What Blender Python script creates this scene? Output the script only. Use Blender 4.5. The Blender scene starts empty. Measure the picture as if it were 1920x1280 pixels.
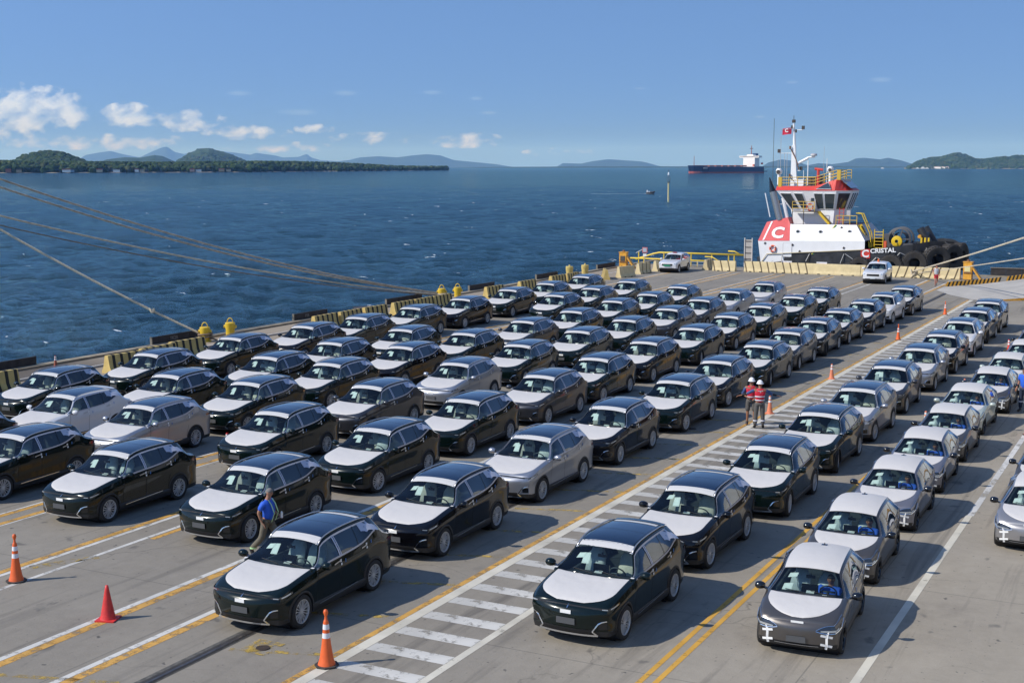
import bpy, bmesh, math, random
import numpy as np
from mathutils import Vector, Matrix, noise
random.seed(7); np.random.seed(7)
R = math.radians
sc = bpy.context.scene
col = sc.collection

# ------------------------------------------------------------------ camera, sky, sun, exposure
CAM_H = 9.468
cam = bpy.data.objects.new('camera', bpy.data.cameras.new('camera'))
col.objects.link(cam); sc.camera = cam
cam.data.lens = 46.875; cam.data.sensor_width = 36.0
cam.location = (0, 0, CAM_H)
cam.rotation_euler = (R(90) - math.atan(330 / 2500), 0, R(27.3878))
cam.data.clip_start = 0.5; cam.data.clip_end = 120000

SUN_EL = R(40.5)
SUN_DIR = Vector((-0.74 * math.cos(SUN_EL), -0.673 * math.cos(SUN_EL), math.sin(SUN_EL))).normalized()
world = bpy.data.worlds.new('World'); sc.world = world; world.use_nodes = True
wt = world.node_tree; wt.nodes.clear()
def wn(t, **k):
    n = wt.nodes.new(t)
    for a, b in k.items(): setattr(n, a, b)
    return n
def wl(a, b): wt.links.new(a, b)
def wmath(op, a=None, b=None, c=None, clamp=False):
    n = wn('ShaderNodeMath', operation=op); n.use_clamp = clamp
    for i, v in enumerate((a, b, c)):
        if v is None: continue
        if isinstance(v, (int, float)): n.inputs[i].default_value = v
        else: wl(v, n.inputs[i])
    return n.outputs[0]
sky = wn('ShaderNodeTexSky', sky_type='NISHITA')
sky.sun_disc = False; sky.sun_elevation = SUN_EL
sky.sun_rotation = math.atan2(SUN_DIR.x, SUN_DIR.y)
sky.altitude = 10; sky.air_density = 1.0; sky.dust_density = 0.25; sky.ozone_density = 2.0
tc = wn('ShaderNodeTexCoord')
# the air is clear and the camera's blue is deep: read the sky model a little above the true elevation, all the way round
sp0 = wn('ShaderNodeSeparateXYZ'); wl(tc.outputs['Generated'], sp0.inputs[0])
cb0 = wn('ShaderNodeCombineXYZ'); wl(sp0.outputs[0], cb0.inputs[0]); wl(sp0.outputs[1], cb0.inputs[1])
wl(wmath('ADD', wmath('MULTIPLY', wmath('MAXIMUM', sp0.outputs[2], 0.0), 1.05), 0.36), cb0.inputs[2])
nv0 = wn('ShaderNodeVectorMath', operation='NORMALIZE'); wl(cb0.outputs[0], nv0.inputs[0]); wl(nv0.outputs[0], sky.inputs[0])
sep = wn('ShaderNodeSeparateXYZ'); wl(tc.outputs['Generated'], sep.inputs[0])
azi = wmath('ARCTAN2', sep.outputs['X'], sep.outputs['Y'])          # compass angle, 0 = +Y
el = wmath('ARCSINE', sep.outputs['Z'])
comb = wn('ShaderNodeCombineXYZ'); wl(azi, comb.inputs[0]); wl(el, comb.inputs[1])
def cl_noise(sx, sy, detail, off=0.0):
    mp = wn('ShaderNodeMapping'); wl(comb.outputs[0], mp.inputs[0])
    mp.inputs['Scale'].default_value = (sx, sy, 1); mp.inputs['Location'].default_value = (off, off * .7, 0)
    n = wn('ShaderNodeTexNoise'); n.inputs['Scale'].default_value = 1; n.inputs['Detail'].default_value = detail
    n.inputs['Roughness'].default_value = 0.58
    wl(mp.outputs[0], n.inputs['Vector']); return n.outputs['Fac']
def gauss(a0, e0, sa, se):                                            # one cloud bank at azimuth a0, elevation e0 (degrees)
    da = wmath('DIVIDE', wmath('SUBTRACT', azi, R(a0)), R(sa)); de = wmath('DIVIDE', wmath('SUBTRACT', el, R(e0)), R(se))
    s = wmath('ADD', wmath('MULTIPLY', da, da), wmath('MULTIPLY', de, de))
    return wmath('SUBTRACT', 1.0, s)
fine = cl_noise(70, 95, 7, 3.1)
big = cl_noise(16, 50, 4, 9.7)
banks = [(-47.8, 2.15, 3.6, 1.15, 1.0), (-50.5, 2.2, 2.0, 1.2, 1.0), (-43.2, 1.95, 1.3, .62, 1.0), (-41.2, 1.85, 2.0, .5, .7), (-38.5, 1.35, 1.9, .38, .5), (-35.7, 1.5, .9, .24, .7),
         (-33.2, 1.1, 2.2, .3, .33), (-29.4, 1.05, 2.0, .34, .40), (-25.2, .55, 1.8, .2, .25), (-44.5, .95, 4.5, .35, .5), (-37.5, .75, 3, .25, .4),
         (-62, 2.2, 5, 1.0, .9), (20, 2.4, 6, 1.1, .8), (60, 3.0, 8, 1.3, .9), (110, 2.6, 9, 1.2, .8), (-100, 2.5, 8, 1.2, .9), (165, 3, 10, 1.3, .8), (-150, 2.5, 9, 1.2, .8)]
field = None
for a0, e0, sa, se, wgt in banks:
    g = wmath('MULTIPLY', wmath('MAXIMUM', gauss(a0, e0, sa, se), 0.0), wgt)
    field = g if field is None else wmath('MAXIMUM', field, g)
cov = wmath('ADD', wmath('MULTIPLY', field, 0.85), wmath('SUBTRACT', fine, 0.5))
cov = wmath('ADD', cov, wmath('MULTIPLY', wmath('SUBTRACT', fine, 0.5), 2.0))
mask = wmath('MULTIPLY', wmath('SUBTRACT', cov, 0.16), 1.7, clamp=True)
mask = wmath('MULTIPLY', mask, wmath('GREATER_THAN', field, 0.0))
mask = wmath('MULTIPLY', mask, 0.72)
# small grey flecks higher up
flecks = [(-34.4, 3.0, .55, .13), (-30.8, 3.05, .5, .1), (-38.8, 2.95, .55, .12), (-28.9, 2.8, .3, .08), (-28.4, 2.2, .4, .08), (-12.2, 3.45, .5, .12), (-15.7, 3.4, .3, .07), (-17, 2.0, .3, .07), (-36.4, 2.2, .9, .15), (-22, 3.2, .3, .05)]
fl = None
for a0, e0, sa, se in flecks:
    g = wmath('MAXIMUM', gauss(a0, e0, sa, se), 0.0); fl = g if fl is None else wmath('MAXIMUM', fl, g)
flm = wmath('MULTIPLY', wmath('ADD', fl, wmath('MULTIPLY', wmath('SUBTRACT', fine, .5), 1.6)), wmath('GREATER_THAN', fl, 0.0))
flm = wmath('MULTIPLY', flm, 0.38, clamp=True)
# cloud tops catch the sun, bases are blue grey
shade = wmath('ADD', wmath('MULTIPLY', wmath('SUBTRACT', cl_noise(70, 95, 7, 3.25), fine), 5.0), 0.5, clamp=True)
shade = wmath('MULTIPLY', wmath('ADD', shade, wmath('MULTIPLY', wmath('SUBTRACT', fine, .42), 3.0)), 1.0, clamp=True)
cr = wn('ShaderNodeMix', data_type='RGBA'); wl(shade, cr.inputs['Factor'])
cr.inputs['A'].default_value = (3.3, 4.5, 6.6, 1); cr.inputs['B'].default_value = (6.4, 6.95, 7.7, 1)
hs = wn('ShaderNodeMix', data_type='RGBA', blend_type='MULTIPLY'); hs.inputs['Factor'].default_value = 1
wl(sky.outputs[0], hs.inputs['A']); hs.inputs['B'].default_value = (0.93, 1.09, 1.30, 1)
m1 = wn('ShaderNodeMix', data_type='RGBA'); wl(flm, m1.inputs['Factor']); wl(hs.outputs['Result'], m1.inputs['A']); m1.inputs['B'].default_value = (2.6, 3.9, 6.0, 1)
m2 = wn('ShaderNodeMix', data_type='RGBA'); wl(mask, m2.inputs['Factor']); wl(m1.outputs['Result'], m2.inputs['A']); wl(cr.outputs['Result'], m2.inputs['B'])
bg = wn('ShaderNodeBackground'); bg.inputs['Strength'].default_value = 0.12
wl(m2.outputs['Result'], bg.inputs['Color'])
wo = wn('ShaderNodeOutputWorld'); wl(bg.outputs[0], wo.inputs['Surface'])

sun = bpy.data.objects.new('sun', bpy.data.lights.new('sun', 'SUN')); col.objects.link(sun)
sun.data.energy = 3.6; sun.data.angle = R(0.53); sun.data.color = (1.0, 0.955, 0.88)
sun.rotation_euler = SUN_DIR.to_track_quat('Z', 'Y').to_euler()
sun.location = (-40, -30, 60)
sc.view_settings.view_transform = 'Standard'; sc.view_settings.look = 'None'
sc.view_settings.exposure = 0.32; sc.view_settings.gamma = 1.0; sc.view_settings.use_curve_mapping = False
sc.cycles.volume_bounces = 0; sc.cycles.max_bounces = 8; sc.cycles.transparent_max_bounces = 12
sc.cycles.volume_step_rate = 1.0

# ------------------------------------------------------------------ materials
MATS = {}
def mat(name, color=(.5, .5, .5), rough=.5, metal=0.0, coat=0.0, spec=0.5, noise_amt=0.0, noise_scale=8.0, bump=0.0, bump_scale=30.0, emit=None, dirt=None):
    if name in MATS: return MATS[name]
    m = bpy.data.materials.new(name); m.use_nodes = True
    nt = m.node_tree; b = nt.nodes['Principled BSDF']
    b.inputs['Base Color'].default_value = (*color, 1); b.inputs['Roughness'].default_value = rough
    b.inputs['Metallic'].default_value = metal; b.inputs['Coat Weight'].default_value = coat
    b.inputs['Coat Roughness'].default_value = 0.03; b.inputs['Specular IOR Level'].default_value = spec
    if noise_amt or dirt:
        t = nt.nodes.new('ShaderNodeTexCoord'); n = nt.nodes.new('ShaderNodeTexNoise')
        n.inputs['Scale'].default_value = noise_scale; n.inputs['Detail'].default_value = 6; n.inputs['Roughness'].default_value = .6
        nt.links.new(t.outputs['Object'], n.inputs['Vector'])
        rmp = nt.nodes.new('ShaderNodeMapRange'); rmp.inputs['From Min'].default_value = .3; rmp.inputs['From Max'].default_value = .7
        rmp.inputs['To Min'].default_value = 0; rmp.inputs['To Max'].default_value = 1
        nt.links.new(n.outputs['Fac'], rmp.inputs['Value'])
        mx = nt.nodes.new('ShaderNodeMix'); mx.data_type = 'RGBA'
        nt.links.new(rmp.outputs[0], mx.inputs['Factor'])
        d = dirt if dirt else tuple(c * (1 - noise_amt) for c in color)
        u = color if dirt else tuple(min(1, c * (1 + noise_amt)) for c in color)
        mx.inputs['A'].default_value = (*d, 1); mx.inputs['B'].default_value = (*u, 1)
        nt.links.new(mx.outputs['Result'], b.inputs['Base Color'])
    if bump:
        t = nt.nodes.new('ShaderNodeTexCoord'); n = nt.nodes.new('ShaderNodeTexNoise')
        n.inputs['Scale'].default_value = bump_scale; n.inputs['Detail'].default_value = 5
        nt.links.new(t.outputs['Object'], n.inputs['Vector'])
        bp = nt.nodes.new('ShaderNodeBump'); bp.inputs['Strength'].default_value = 1; bp.inputs['Distance'].default_value = bump
        nt.links.new(n.outputs['Fac'], bp.inputs['Height']); nt.links.new(bp.outputs[0], b.inputs['Normal'])
    if emit:
        b.inputs['Emission Color'].default_value = (*emit[0], 1); b.inputs['Emission Strength'].default_value = emit[1]
    MATS[name] = m; return m

def glass_mat(name, tint=(.42, .62, .6), refl=1.0, ior=1.5):
    if name in MATS: return MATS[name]
    m = bpy.data.materials.new(name); m.use_nodes = True; nt = m.node_tree; nt.nodes.clear()
    tr = nt.nodes.new('ShaderNodeBsdfTransparent'); tr.inputs[0].default_value = (*tint, 1)
    gl = nt.nodes.new('ShaderNodeBsdfGlossy'); gl.inputs['Roughness'].default_value = .02; gl.inputs[0].default_value = (.95, .97, 1, 1)
    fr = nt.nodes.new('ShaderNodeFresnel'); fr.inputs[0].default_value = ior
    mu = nt.nodes.new('ShaderNodeMath'); mu.operation = 'MULTIPLY'; mu.inputs[1].default_value = refl; mu.use_clamp = True
    mx = nt.nodes.new('ShaderNodeMixShader'); o = nt.nodes.new('ShaderNodeOutputMaterial')
    nt.links.new(fr.outputs[0], mu.inputs[0]); nt.links.new(mu.outputs[0], mx.inputs[0])
    nt.links.new(tr.outputs[0], mx.inputs[1]); nt.links.new(gl.outputs[0], mx.inputs[2]); nt.links.new(mx.outputs[0], o.inputs[0])
    MATS[name] = m; return m

# ------------------------------------------------------------------ mesh building
class MB:
    def __init__(s): s.v = []; s.f = []; s.m = []; s.mats = []
    def mi(s, m):
        if m not in s.mats: s.mats.append(m)
        return s.mats.index(m)
    def add(s, vs, fs, m):
        o = len(s.v); k = s.mi(m); s.v += [tuple(p) for p in vs]
        for f in fs: s.f.append(tuple(o + i for i in f)); s.m.append(k)
        return s
    def box(s, c, d, m, rz=0.0, rx=0.0, ry=0.0, taper=1.0):
        hx, hy, hz = d[0] / 2, d[1] / 2, d[2] / 2
        M = Matrix.Rotation(rz, 3, 'Z') @ Matrix.Rotation(ry, 3, 'Y') @ Matrix.Rotation(rx, 3, 'X')
        vs = []
        for z in (-1, 1):
            t = taper if z > 0 else 1
            for x, y in ((-1, -1), (1, -1), (1, 1), (-1, 1)):
                vs.append(Vector(c) + M @ Vector((x * hx * t, y * hy * t, z * hz)))
        return s.add(vs, [(3, 2, 1, 0), (4, 5, 6, 7), (0, 1, 5, 4), (1, 2, 6, 5), (2, 3, 7, 6), (3, 0, 4, 7)], m)
    def cyl(s, a, b, r, m, n=12, r2=None, cap=True):
        a = Vector(a); b = Vector(b); r2 = r if r2 is None else r2
        d = (b - a); 
        if d.length < 1e-9: return s
        d.normalize(); u = d.orthogonal().normalized(); w = d.cross(u)
        vs = []
        for p, q in ((a, r), (b, r2)):
            for i in range(n):
                t = 2 * math.pi * i / n; vs.append(p + (u * math.cos(t) + w * math.sin(t)) * q)
        fs = [(i, (i + 1) % n, n + (i + 1) % n, n + i) for i in range(n)]
        if cap: fs += [tuple(range(n - 1, -1, -1)), tuple(range(n, 2 * n))]
        return s.add(vs, fs, m)
    def tube(s, pts, r, m, n=6, closed=False):
        pts = [Vector(p) for p in pts]; k = len(pts); vs = []
        up = None
        for i, p in enumerate(pts):
            if closed: d = pts[(i + 1) % k] - pts[i - 1]
            else: d = pts[min(i + 1, k - 1)] - pts[max(i - 1, 0)]
            d.normalize()
            u = d.orthogonal().normalized() if up is None else (up - d * up.dot(d)).normalized()
            up = u; w = d.cross(u); rr = r[i] if isinstance(r, (list, tuple)) else r
            for j in range(n):
                t = 2 * math.pi * j / n; vs.append(p + (u * math.cos(t) + w * math.sin(t)) * rr)
        fs = []
        for i in range(k if closed else k - 1):
            a = i * n; b = ((i + 1) % k) * n
            for j in range(n): fs.append((a + j, a + (j + 1) % n, b + (j + 1) % n, b + j))
        if not closed: fs += [tuple(range(n - 1, -1, -1)), tuple(range((k - 1) * n, k * n))]
        return s.add(vs, fs, m)
    def lathe(s, prof, c, m, axis='Z', n=24, mats=None):
        # prof: (radius, height); surface of revolution about the axis through c
        vs = []
        for r, h in prof:
            for i in range(n):
                t = 2 * math.pi * i / n; x, y = r * math.cos(t), r * math.sin(t)
                if axis == 'Z': p = (x, y, h)
                elif axis == 'X': p = (h, x, y)
                else: p = (x, h, y)
                vs.append((c[0] + p[0], c[1] + p[1], c[2] + p[2]))
        for j in range(len(prof) - 1):
            mm = mats[j] if mats else m
            o = [(j * n + i, j * n + (i + 1) % n, (j + 1) * n + (i + 1) % n, (j + 1) * n + i) for i in range(n)]
            base = len(s.v) if j == 0 else base0
            if j == 0: base0 = len(s.v); s.v += [tuple(p) for p in vs]
            k = s.mi(mm)
            for f in o: s.f.append(tuple(base0 + q for q in f)); s.m.append(k)
        return s
    def prism(s, poly, y0, y1, m, plane='XZ'):
        # closed polygon extruded between two levels of the third axis
        n = len(poly); vs = []
        for h in (y0, y1):
            for a, b in poly: vs.append((a, h, b) if plane == 'XZ' else ((a, b, h) if plane == 'XY' else (h, a, b)))
        return s.add(vs, [tuple(range(n)), tuple(range(2 * n - 1, n - 1, -1))] + [(i, (i + 1) % n, n + (i + 1) % n, n + i) for i in range(n)], m)
    def grid(s, P, m, closed_u=False):
        # P: rows of points
        nu = len(P); nv = len(P[0]); vs = [p for row in P for p in row]
        fs = [(i * nv + j, i * nv + j + 1, (i + 1) * nv + j + 1, (i + 1) * nv + j) for i in range(nu - 1) for j in range(nv - 1)]
        return s.add(vs, fs, m)
    def mesh(s, name, smooth=False, weld=False, fixn=True, angle=None):
        me = bpy.data.meshes.new(name); me.from_pydata(s.v, [], s.f)
        for m in s.mats: me.materials.append(m)
        me.polygons.foreach_set('material_index', s.m)
        if weld or fixn:
            bm = bmesh.new(); bm.from_mesh(me)
            if weld: bmesh.ops.remove_doubles(bm, verts=bm.verts, dist=.0004)
            if fixn: bmesh.ops.recalc_face_normals(bm, faces=bm.faces)
            bm.to_mesh(me); bm.free()
        if smooth: me.polygons.foreach_set('use_smooth', [True] * len(me.polygons))
        if angle: me.set_sharp_from_angle(angle=R(angle))
        me.update(); return me
    def build(s, name, parent=None, smooth=False, weld=False, fixn=True, angle=None, **tags):
        o = bpy.data.objects.new(name, s.mesh(name, smooth, weld, fixn, angle)); col.objects.link(o)
        if parent: o.parent = parent
        return tag(o, **tags)
def tag(o, label=None, category=None, group=None, kind=None):
    if label: o['label'] = label
    if category: o['category'] = category
    if group: o['group'] = group
    if kind: o['kind'] = kind
    return o
def thing(name, label, category, loc=(0, 0, 0), rz=0.0, group=None):
    o = bpy.data.objects.new(name, None); col.objects.link(o); o.empty_display_size = .3
    o.location = loc; o.rotation_euler = (0, 0, rz)
    return tag(o, label, category, group)
def children_map():
    d = {}
    for o in col.objects:
        if o.parent: d.setdefault(o.parent, []).append(o)
    return d
def copy_tree(o, cm, parent=None, skip=()):
    c = o.copy(); col.objects.link(c); c.parent = parent
    for ch in cm.get(o, []):
        if ch.name.split('.')[0] in skip: continue
        copy_tree(ch, cm, c, skip)
    return c
def text_mesh(txt, size, depth=0.01, bold=False):
    cu = bpy.data.curves.new('lettering', 'FONT'); cu.body = txt; cu.size = size; cu.extrude = depth
    cu.resolution_u = 3; cu.offset = size * .035 if bold else 0; cu.align_x = 'CENTER'; cu.align_y = 'CENTER'
    t = bpy.data.objects.new('lettering', cu); col.objects.link(t)
    me = bpy.data.meshes.new_from_object(t.evaluated_get(bpy.context.evaluated_depsgraph_get()))
    bpy.data.objects.remove(t); me.name = 'lettering'; return me
def lettering(txt, size, m, parent, loc, rot, depth=.01, bold=False, sx=1.0, name='lettering'):
    me = text_mesh(txt, size, depth, bold); me.materials.clear(); me.materials.append(m)
    o = bpy.data.objects.new(name, me); col.objects.link(o); o.parent = parent
    o.location = loc; o.rotation_euler = rot; o.scale = (sx, 1, 1); return o
# ------------------------------------------------------------------ the quay deck
def quay_material():
    m = bpy.data.materials.new('worn_concrete'); m.use_nodes = True; nt = m.node_tree; b = nt.nodes['Principled BSDF']
    L = nt.links.new
    tcn = nt.nodes.new('ShaderNodeTexCoord')
    def nz(scale, detail=6, rough=.6, sc3=(1, 1, 1), dist=0.0):
        mp = nt.nodes.new('ShaderNodeMapping'); mp.inputs['Scale'].default_value = sc3; L(tcn.outputs['Object'], mp.inputs[0])
        n = nt.nodes.new('ShaderNodeTexNoise'); n.inputs['Scale'].default_value = scale; n.inputs['Detail'].default_value = detail
        n.inputs['Roughness'].default_value = rough; n.inputs['Distortion'].default_value = dist
        L(mp.outputs[0], n.inputs['Vector']); return n.outputs['Fac']
    def rng(v, a, c, lo=0.0, hi=1.0):
        r = nt.nodes.new('ShaderNodeMapRange'); r.inputs['From Min'].default_value = a; r.inputs['From Max'].default_value = c
        r.inputs['To Min'].default_value = lo; r.inputs['To Max'].default_value = hi; L(v, r.inputs['Value']); return r.outputs[0]
    def mix(f, A, B, op='MIX'):
        x = nt.nodes.new('ShaderNodeMix'); x.data_type = 'RGBA'; x.blend_type = op
        if isinstance(f, float): x.inputs['Factor'].default_value = f
        else: L(f, x.inputs['Factor'])
        for k, q in (('A', A), ('B', B)):
            if isinstance(q, tuple): x.inputs[k].default_value = (*q, 1)
            else: L(q, x.inputs[k])
        return x.outputs['Result']
    c = mix(rng(nz(.16, 5, .65), .38, .62), (.235, .207, .168), (.345, .306, .246))
    c = mix(rng(nz(1.1, 8, .7, (1, .45, 1)), .38, .66), c, (.28, .248, .198))
    c = mix(rng(nz(3.0, 8, .75), .35, .75, 0, .5), c, (.38, .34, .275))
    # tyre tracks and scuffs run along the lanes
    c = mix(rng(nz(1.0, 7, .62, (1.9, .10, 1), .6), .54, .70, 0, .6), c, (.12, .108, .092))
    # oil drips and damp blots
    c = mix(rng(nz(1.35, 3, .5, (1, .75, 1), .3), .655, .71, 0, .62), c, (.1, .095, .088))
    c = mix(rng(nz(4.5, 2, .5), .70, .74, 0, .75), c, (.07, .067, .062))
    c = mix(rng(nz(11, 2, .5), .70, .75, 0, .7), c, (.085, .08, .075))
    # fine cracks here and there
    vo = nt.nodes.new('ShaderNodeTexVoronoi'); vo.feature = 'DISTANCE_TO_EDGE'; vo.inputs['Scale'].default_value = .22
    wv = nt.nodes.new('ShaderNodeMapping'); L(tcn.outputs['Object'], wv.inputs[0])
    wa = nt.nodes.new('ShaderNodeVectorMath'); wa.operation = 'MULTIPLY_ADD'; wn_ = nt.nodes.new('ShaderNodeTexNoise'); wn_.inputs['Scale'].default_value = .8; wn_.inputs['Detail'].default_value = 5
    L(tcn.outputs['Object'], wn_.inputs['Vector']); L(wn_.outputs['Color'], wa.inputs[0]); wa.inputs[1].default_value = (1.6, 1.6, 0); L(wv.outputs[0], wa.inputs[2]); L(wa.outputs[0], vo.inputs['Vector'])
    ck = nt.nodes.new('ShaderNodeMath'); ck.operation = 'MULTIPLY'; L(rng(vo.outputs['Distance'], .006, .0, 0, .55), ck.inputs[0]); L(rng(nz(.25, 3, .5), .48, .6), ck.inputs[1])
    c = mix(ck.outputs[0], c, (.07, .063, .055))
    # slab joints
    br = nt.nodes.new('ShaderNodeTexBrick'); br.offset = 0; br.inputs['Scale'].default_value = 1
    br.inputs['Brick Width'].default_value = 6.2; br.inputs['Row Height'].default_value = 7.5; br.inputs['Mortar Size'].default_value = .018
    br.inputs['Mortar Smooth'].default_value = .3; L(tcn.outputs['Object'], br.inputs['Vector'])
    c = mix(rng(br.outputs['Fac'], 0, 1, 0, .45), c, (.09, .085, .078))
    sx0 = nt.nodes.new('ShaderNodeSeparateXYZ'); L(tcn.outputs['Object'], sx0.inputs[0])
    c = mix(rng(sx0.outputs[0], -7.5, -12.0, 0, 1), c, (.80, .81, .83), 'MULTIPLY')        # the lanes on the left are older and greyer
    # the strip beside the water is damp and brown
    sx = nt.nodes.new('ShaderNodeSeparateXYZ'); L(tcn.outputs['Object'], sx.inputs[0])
    edge = rng(sx.outputs[0], -43.4, -44.6, 0, .6)
    c = mix(edge, c, (.36, .285, .20))
    ny = rng(sx.outputs[1], 50, 46, 0, 1); ex = rng(sx.outputs[0], -45.6, -46.4, 0, .8)
    mm = nt.nodes.new('ShaderNodeMath'); mm.operation = 'MULTIPLY'; L(ny, mm.inputs[0]); L(ex, mm.inputs[1])
    c = mix(mm.outputs[0], c, (.07, .062, .055))
    L(c, b.inputs['Base Color'])
    b.inputs['Roughness'].default_value = .82; b.inputs['Specular IOR Level'].default_value = .3
    bp = nt.nodes.new('ShaderNodeBump'); bp.inputs['Distance'].default_value = .012; bp.inputs['Strength'].default_value = .7
    L(nz(14, 8, .7), bp.inputs['Height']); L(bp.outputs[0], b.inputs['Normal'])
    return m
QM = quay_material()
WATER_Z = -3.2
EDGE_X, END_Y = -49.0, 121.0
deck = MB()
poly = [(EDGE_X, -60), (60, -60), (60, END_Y), (EDGE_X, END_Y)]
deck.add([(x, y, 0) for x, y in poly], [(0, 1, 2, 3)], QM)
dk = mat('quay_wall_concrete', (.13, .12, .1), .9, noise_amt=.35, noise_scale=.8)
for i in range(4):
    a, b_ = poly[i], poly[(i + 1) % 4]
    deck.add([(*a, 0), (*b_, 0), (*b_, -9), (*a, -9)], [(0, 1, 2, 3)], dk)
quay = deck.build('quay_deck', kind='structure')

def paint(name, color, wear=.45, scale=5.0, stretch=(1, 1, 1)):
    m = bpy.data.materials.new(name); m.use_nodes = True; nt = m.node_tree; b = nt.nodes['Principled BSDF']
    b.inputs['Roughness'].default_value = .7
    t = nt.nodes.new('ShaderNodeTexCoord'); mp = nt.nodes.new('ShaderNodeMapping'); mp.inputs['Scale'].default_value = stretch
    n = nt.nodes.new('ShaderNodeTexNoise'); n.inputs['Scale'].default_value = scale; n.inputs['Detail'].default_value = 9; n.inputs['Roughness'].default_value = .72
    nt.links.new(t.outputs['Object'], mp.inputs[0]); nt.links.new(mp.outputs[0], n.inputs['Vector'])
    r = nt.nodes.new('ShaderNodeMapRange'); r.inputs['From Min'].default_value = wear - .07; r.inputs['From Max'].default_value = wear + .07
    nt.links.new(n.outputs['Fac'], r.inputs['Value'])
    n2 = nt.nodes.new('ShaderNodeTexNoise'); n2.inputs['Scale'].default_value = .9; n2.inputs['Detail'].default_value = 6
    nt.links.new(t.outputs['Object'], n2.inputs['Vector'])
    mx = nt.nodes.new('ShaderNodeMix'); mx.data_type = 'RGBA'; mx.inputs['A'].default_value = (*[c * .72 for c in color], 1); mx.inputs['B'].default_value = (*color, 1)
    r2 = nt.nodes.new('ShaderNodeMapRange'); r2.inputs['From Min'].default_value = .3; r2.inputs['From Max'].default_value = .6
    nt.links.new(n2.outputs['Fac'], r2.inputs['Value']); nt.links.new(r2.outputs[0], mx.inputs['Factor'])
    nt.links.new(mx.outputs['Result'], b.inputs['Base Color']); nt.links.new(r.outputs[0], b.inputs['Alpha'])
    return m
P_WHITE = paint('worn_white_road_paint', (.60, .58, .53), .40, 3.2)
P_CREAM = paint('cream_road_paint', (.62, .58, .48), .33, 3.2)
P_YEL = paint('worn_yellow_road_paint', (.60, .33, .07), .44, 3.0)
P_ORG = paint('orange_road_paint', (.62, .34, .05), .36, 3.0)
P_FAINT = paint('faded_yellow_road_paint', (.5, .34, .07), .53, 3.5)
P_WHITE2 = paint('chipped_white_road_paint', (.6, .59, .56), .42, 2.0, (1, .5, 1))
def strip(name, x0, y0, x1, y1, w, m, z=.004, n=1):
    # a painted strip from one point to another, centred
    a = Vector((x0, y0, 0)); b = Vector((x1, y1, 0)); d = (b - a).normalized(); s = Vector((-d.y, d.x, 0)) * w / 2
    q = MB(); q.add([(*(a - s)[:2], z), (*(b - s)[:2], z), (*(b + s)[:2], z), (*(a + s)[:2], z)], [(0, 1, 2, 3)], m)
    return q.build(name, quay)
strip('lane_line', -14.57, -10, -14.57, 98.6, .15, P_YEL)
strip('lane_line', -14.355, -10, -14.355, 98.6, .26, P_CREAM)
strip('lane_line', -12.335, -10, -12.335, 99, .175, P_CREAM)
bar_me = None
for i in range(74):
    y = 17.06 + i * 1.075
    if bar_me is None:
        o = strip('hatch_bar', -14.215, 0, -12.43, 0, .43, P_WHITE); bar_me = o.data
    else:
        o = bpy.data.objects.new('hatch_bar', bar_me); col.objects.link(o); o.parent = quay
    o.location = (0, y + random.uniform(-.02, .02), 0)
strip('lane_line', -5.23, -10, -5.23, 37.2, .17, P_CREAM)
strip('lane_line', -5.2, 37.2, -5.2, 96, .17, P_WHITE2)
for x in (-8.78, -8.5): strip('lane_line', x, -10, x, 96, .115, P_ORG)
def pair(xw, xy, ww=.2, wy=.24, y0=-10, y1=114, mw=P_WHITE, my=P_YEL):
    if xw is not None: strip('lane_line', xw, y0, xw, y1, ww, mw)
    if xy is not None: strip('lane_line', xy, y0, xy, y1, wy, my, .004 if xw is None or abs(xw - xy) > (ww + wy) / 2 else .008)
pair(-20.19, -19.98, .16, .23)
pair(-18.37, -18.17, .15, .22)
pair(-23.62, None, .13); pair(None, -23.42, .16, .17, 25.2, 30); pair(-24.42, -24.62, .14, .2)
pair(-28.82, -28.66, .08, .2, my=P_YEL); pair(-27.86, -28.02, .07, .2)
pair(-33.3, -33.1, .12, .2); pair(-32.5, -32.3, .1, .2)
pair(-37.3, -37.1, .12, .22); pair(-36.5, -36.3, .1, .2)
pair(-42.2, -42.0, .16, .22); pair(-46.6, None, .1, mw=P_WHITE2)
for i in range(34):
    y = 18.0 + i * 2.46
    strip('faded_cross_line', -16.6, y - .55, -14.66, y + .1, .16, P_FAINT)
    if i % 3 == 0: strip('faded_cross_line', -19.8, y - 1.2, -17.3, y - .4, .14, P_FAINT)
strip('faded_cross_line', -24.3, 22.0, -23.5, 23.4, .3, P_FAINT)
strip('yellow_patch', -16.42, 20.28, -15.78, 20.28, .72, P_FAINT, .012)
q = MB(); q.lathe([(0, .0165), (.14, .0165), (.15, .002)], (-16.05, 20.26, 0), mat('rusty_iron_cover', (.045, .03, .022), .8, noise_amt=.4), n=20)
q.build('manhole_cover', quay)
q = MB(); q.lathe([(0, .0165), (.14, .0165), (.15, .002)], (-16.05, 45.2, 0), mat('rusty_iron_cover'), n=20)
q.build('manhole_cover', quay)
# crane rails: a dark channel with the rail head in it
rail_dark = mat('rail_channel_grime', (.035, .032, .03), .85, noise_amt=.4, noise_scale=4)
rail_steel = mat('rail_steel', (.12, .11, .105), .45, .7, noise_amt=.3)
rail_edge = mat('rail_edge_mortar', (.09, .085, .075), .9, noise_amt=.5, noise_scale=9)
for x in (-16.88, -46.2):
    q = MB(); q.box((x, 22, .005), (.34, 168, .006), rail_edge); q.build('rail_mortar', quay)
    q = MB(); q.box((x + .04, 22, .011), (.2, 168, .008), rail_dark); q.build('rail_channel', quay)
    q = MB(); q.box((x + .07, 22, .017), (.065, 168, .012), rail_steel); q.build('rail', quay)
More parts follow.
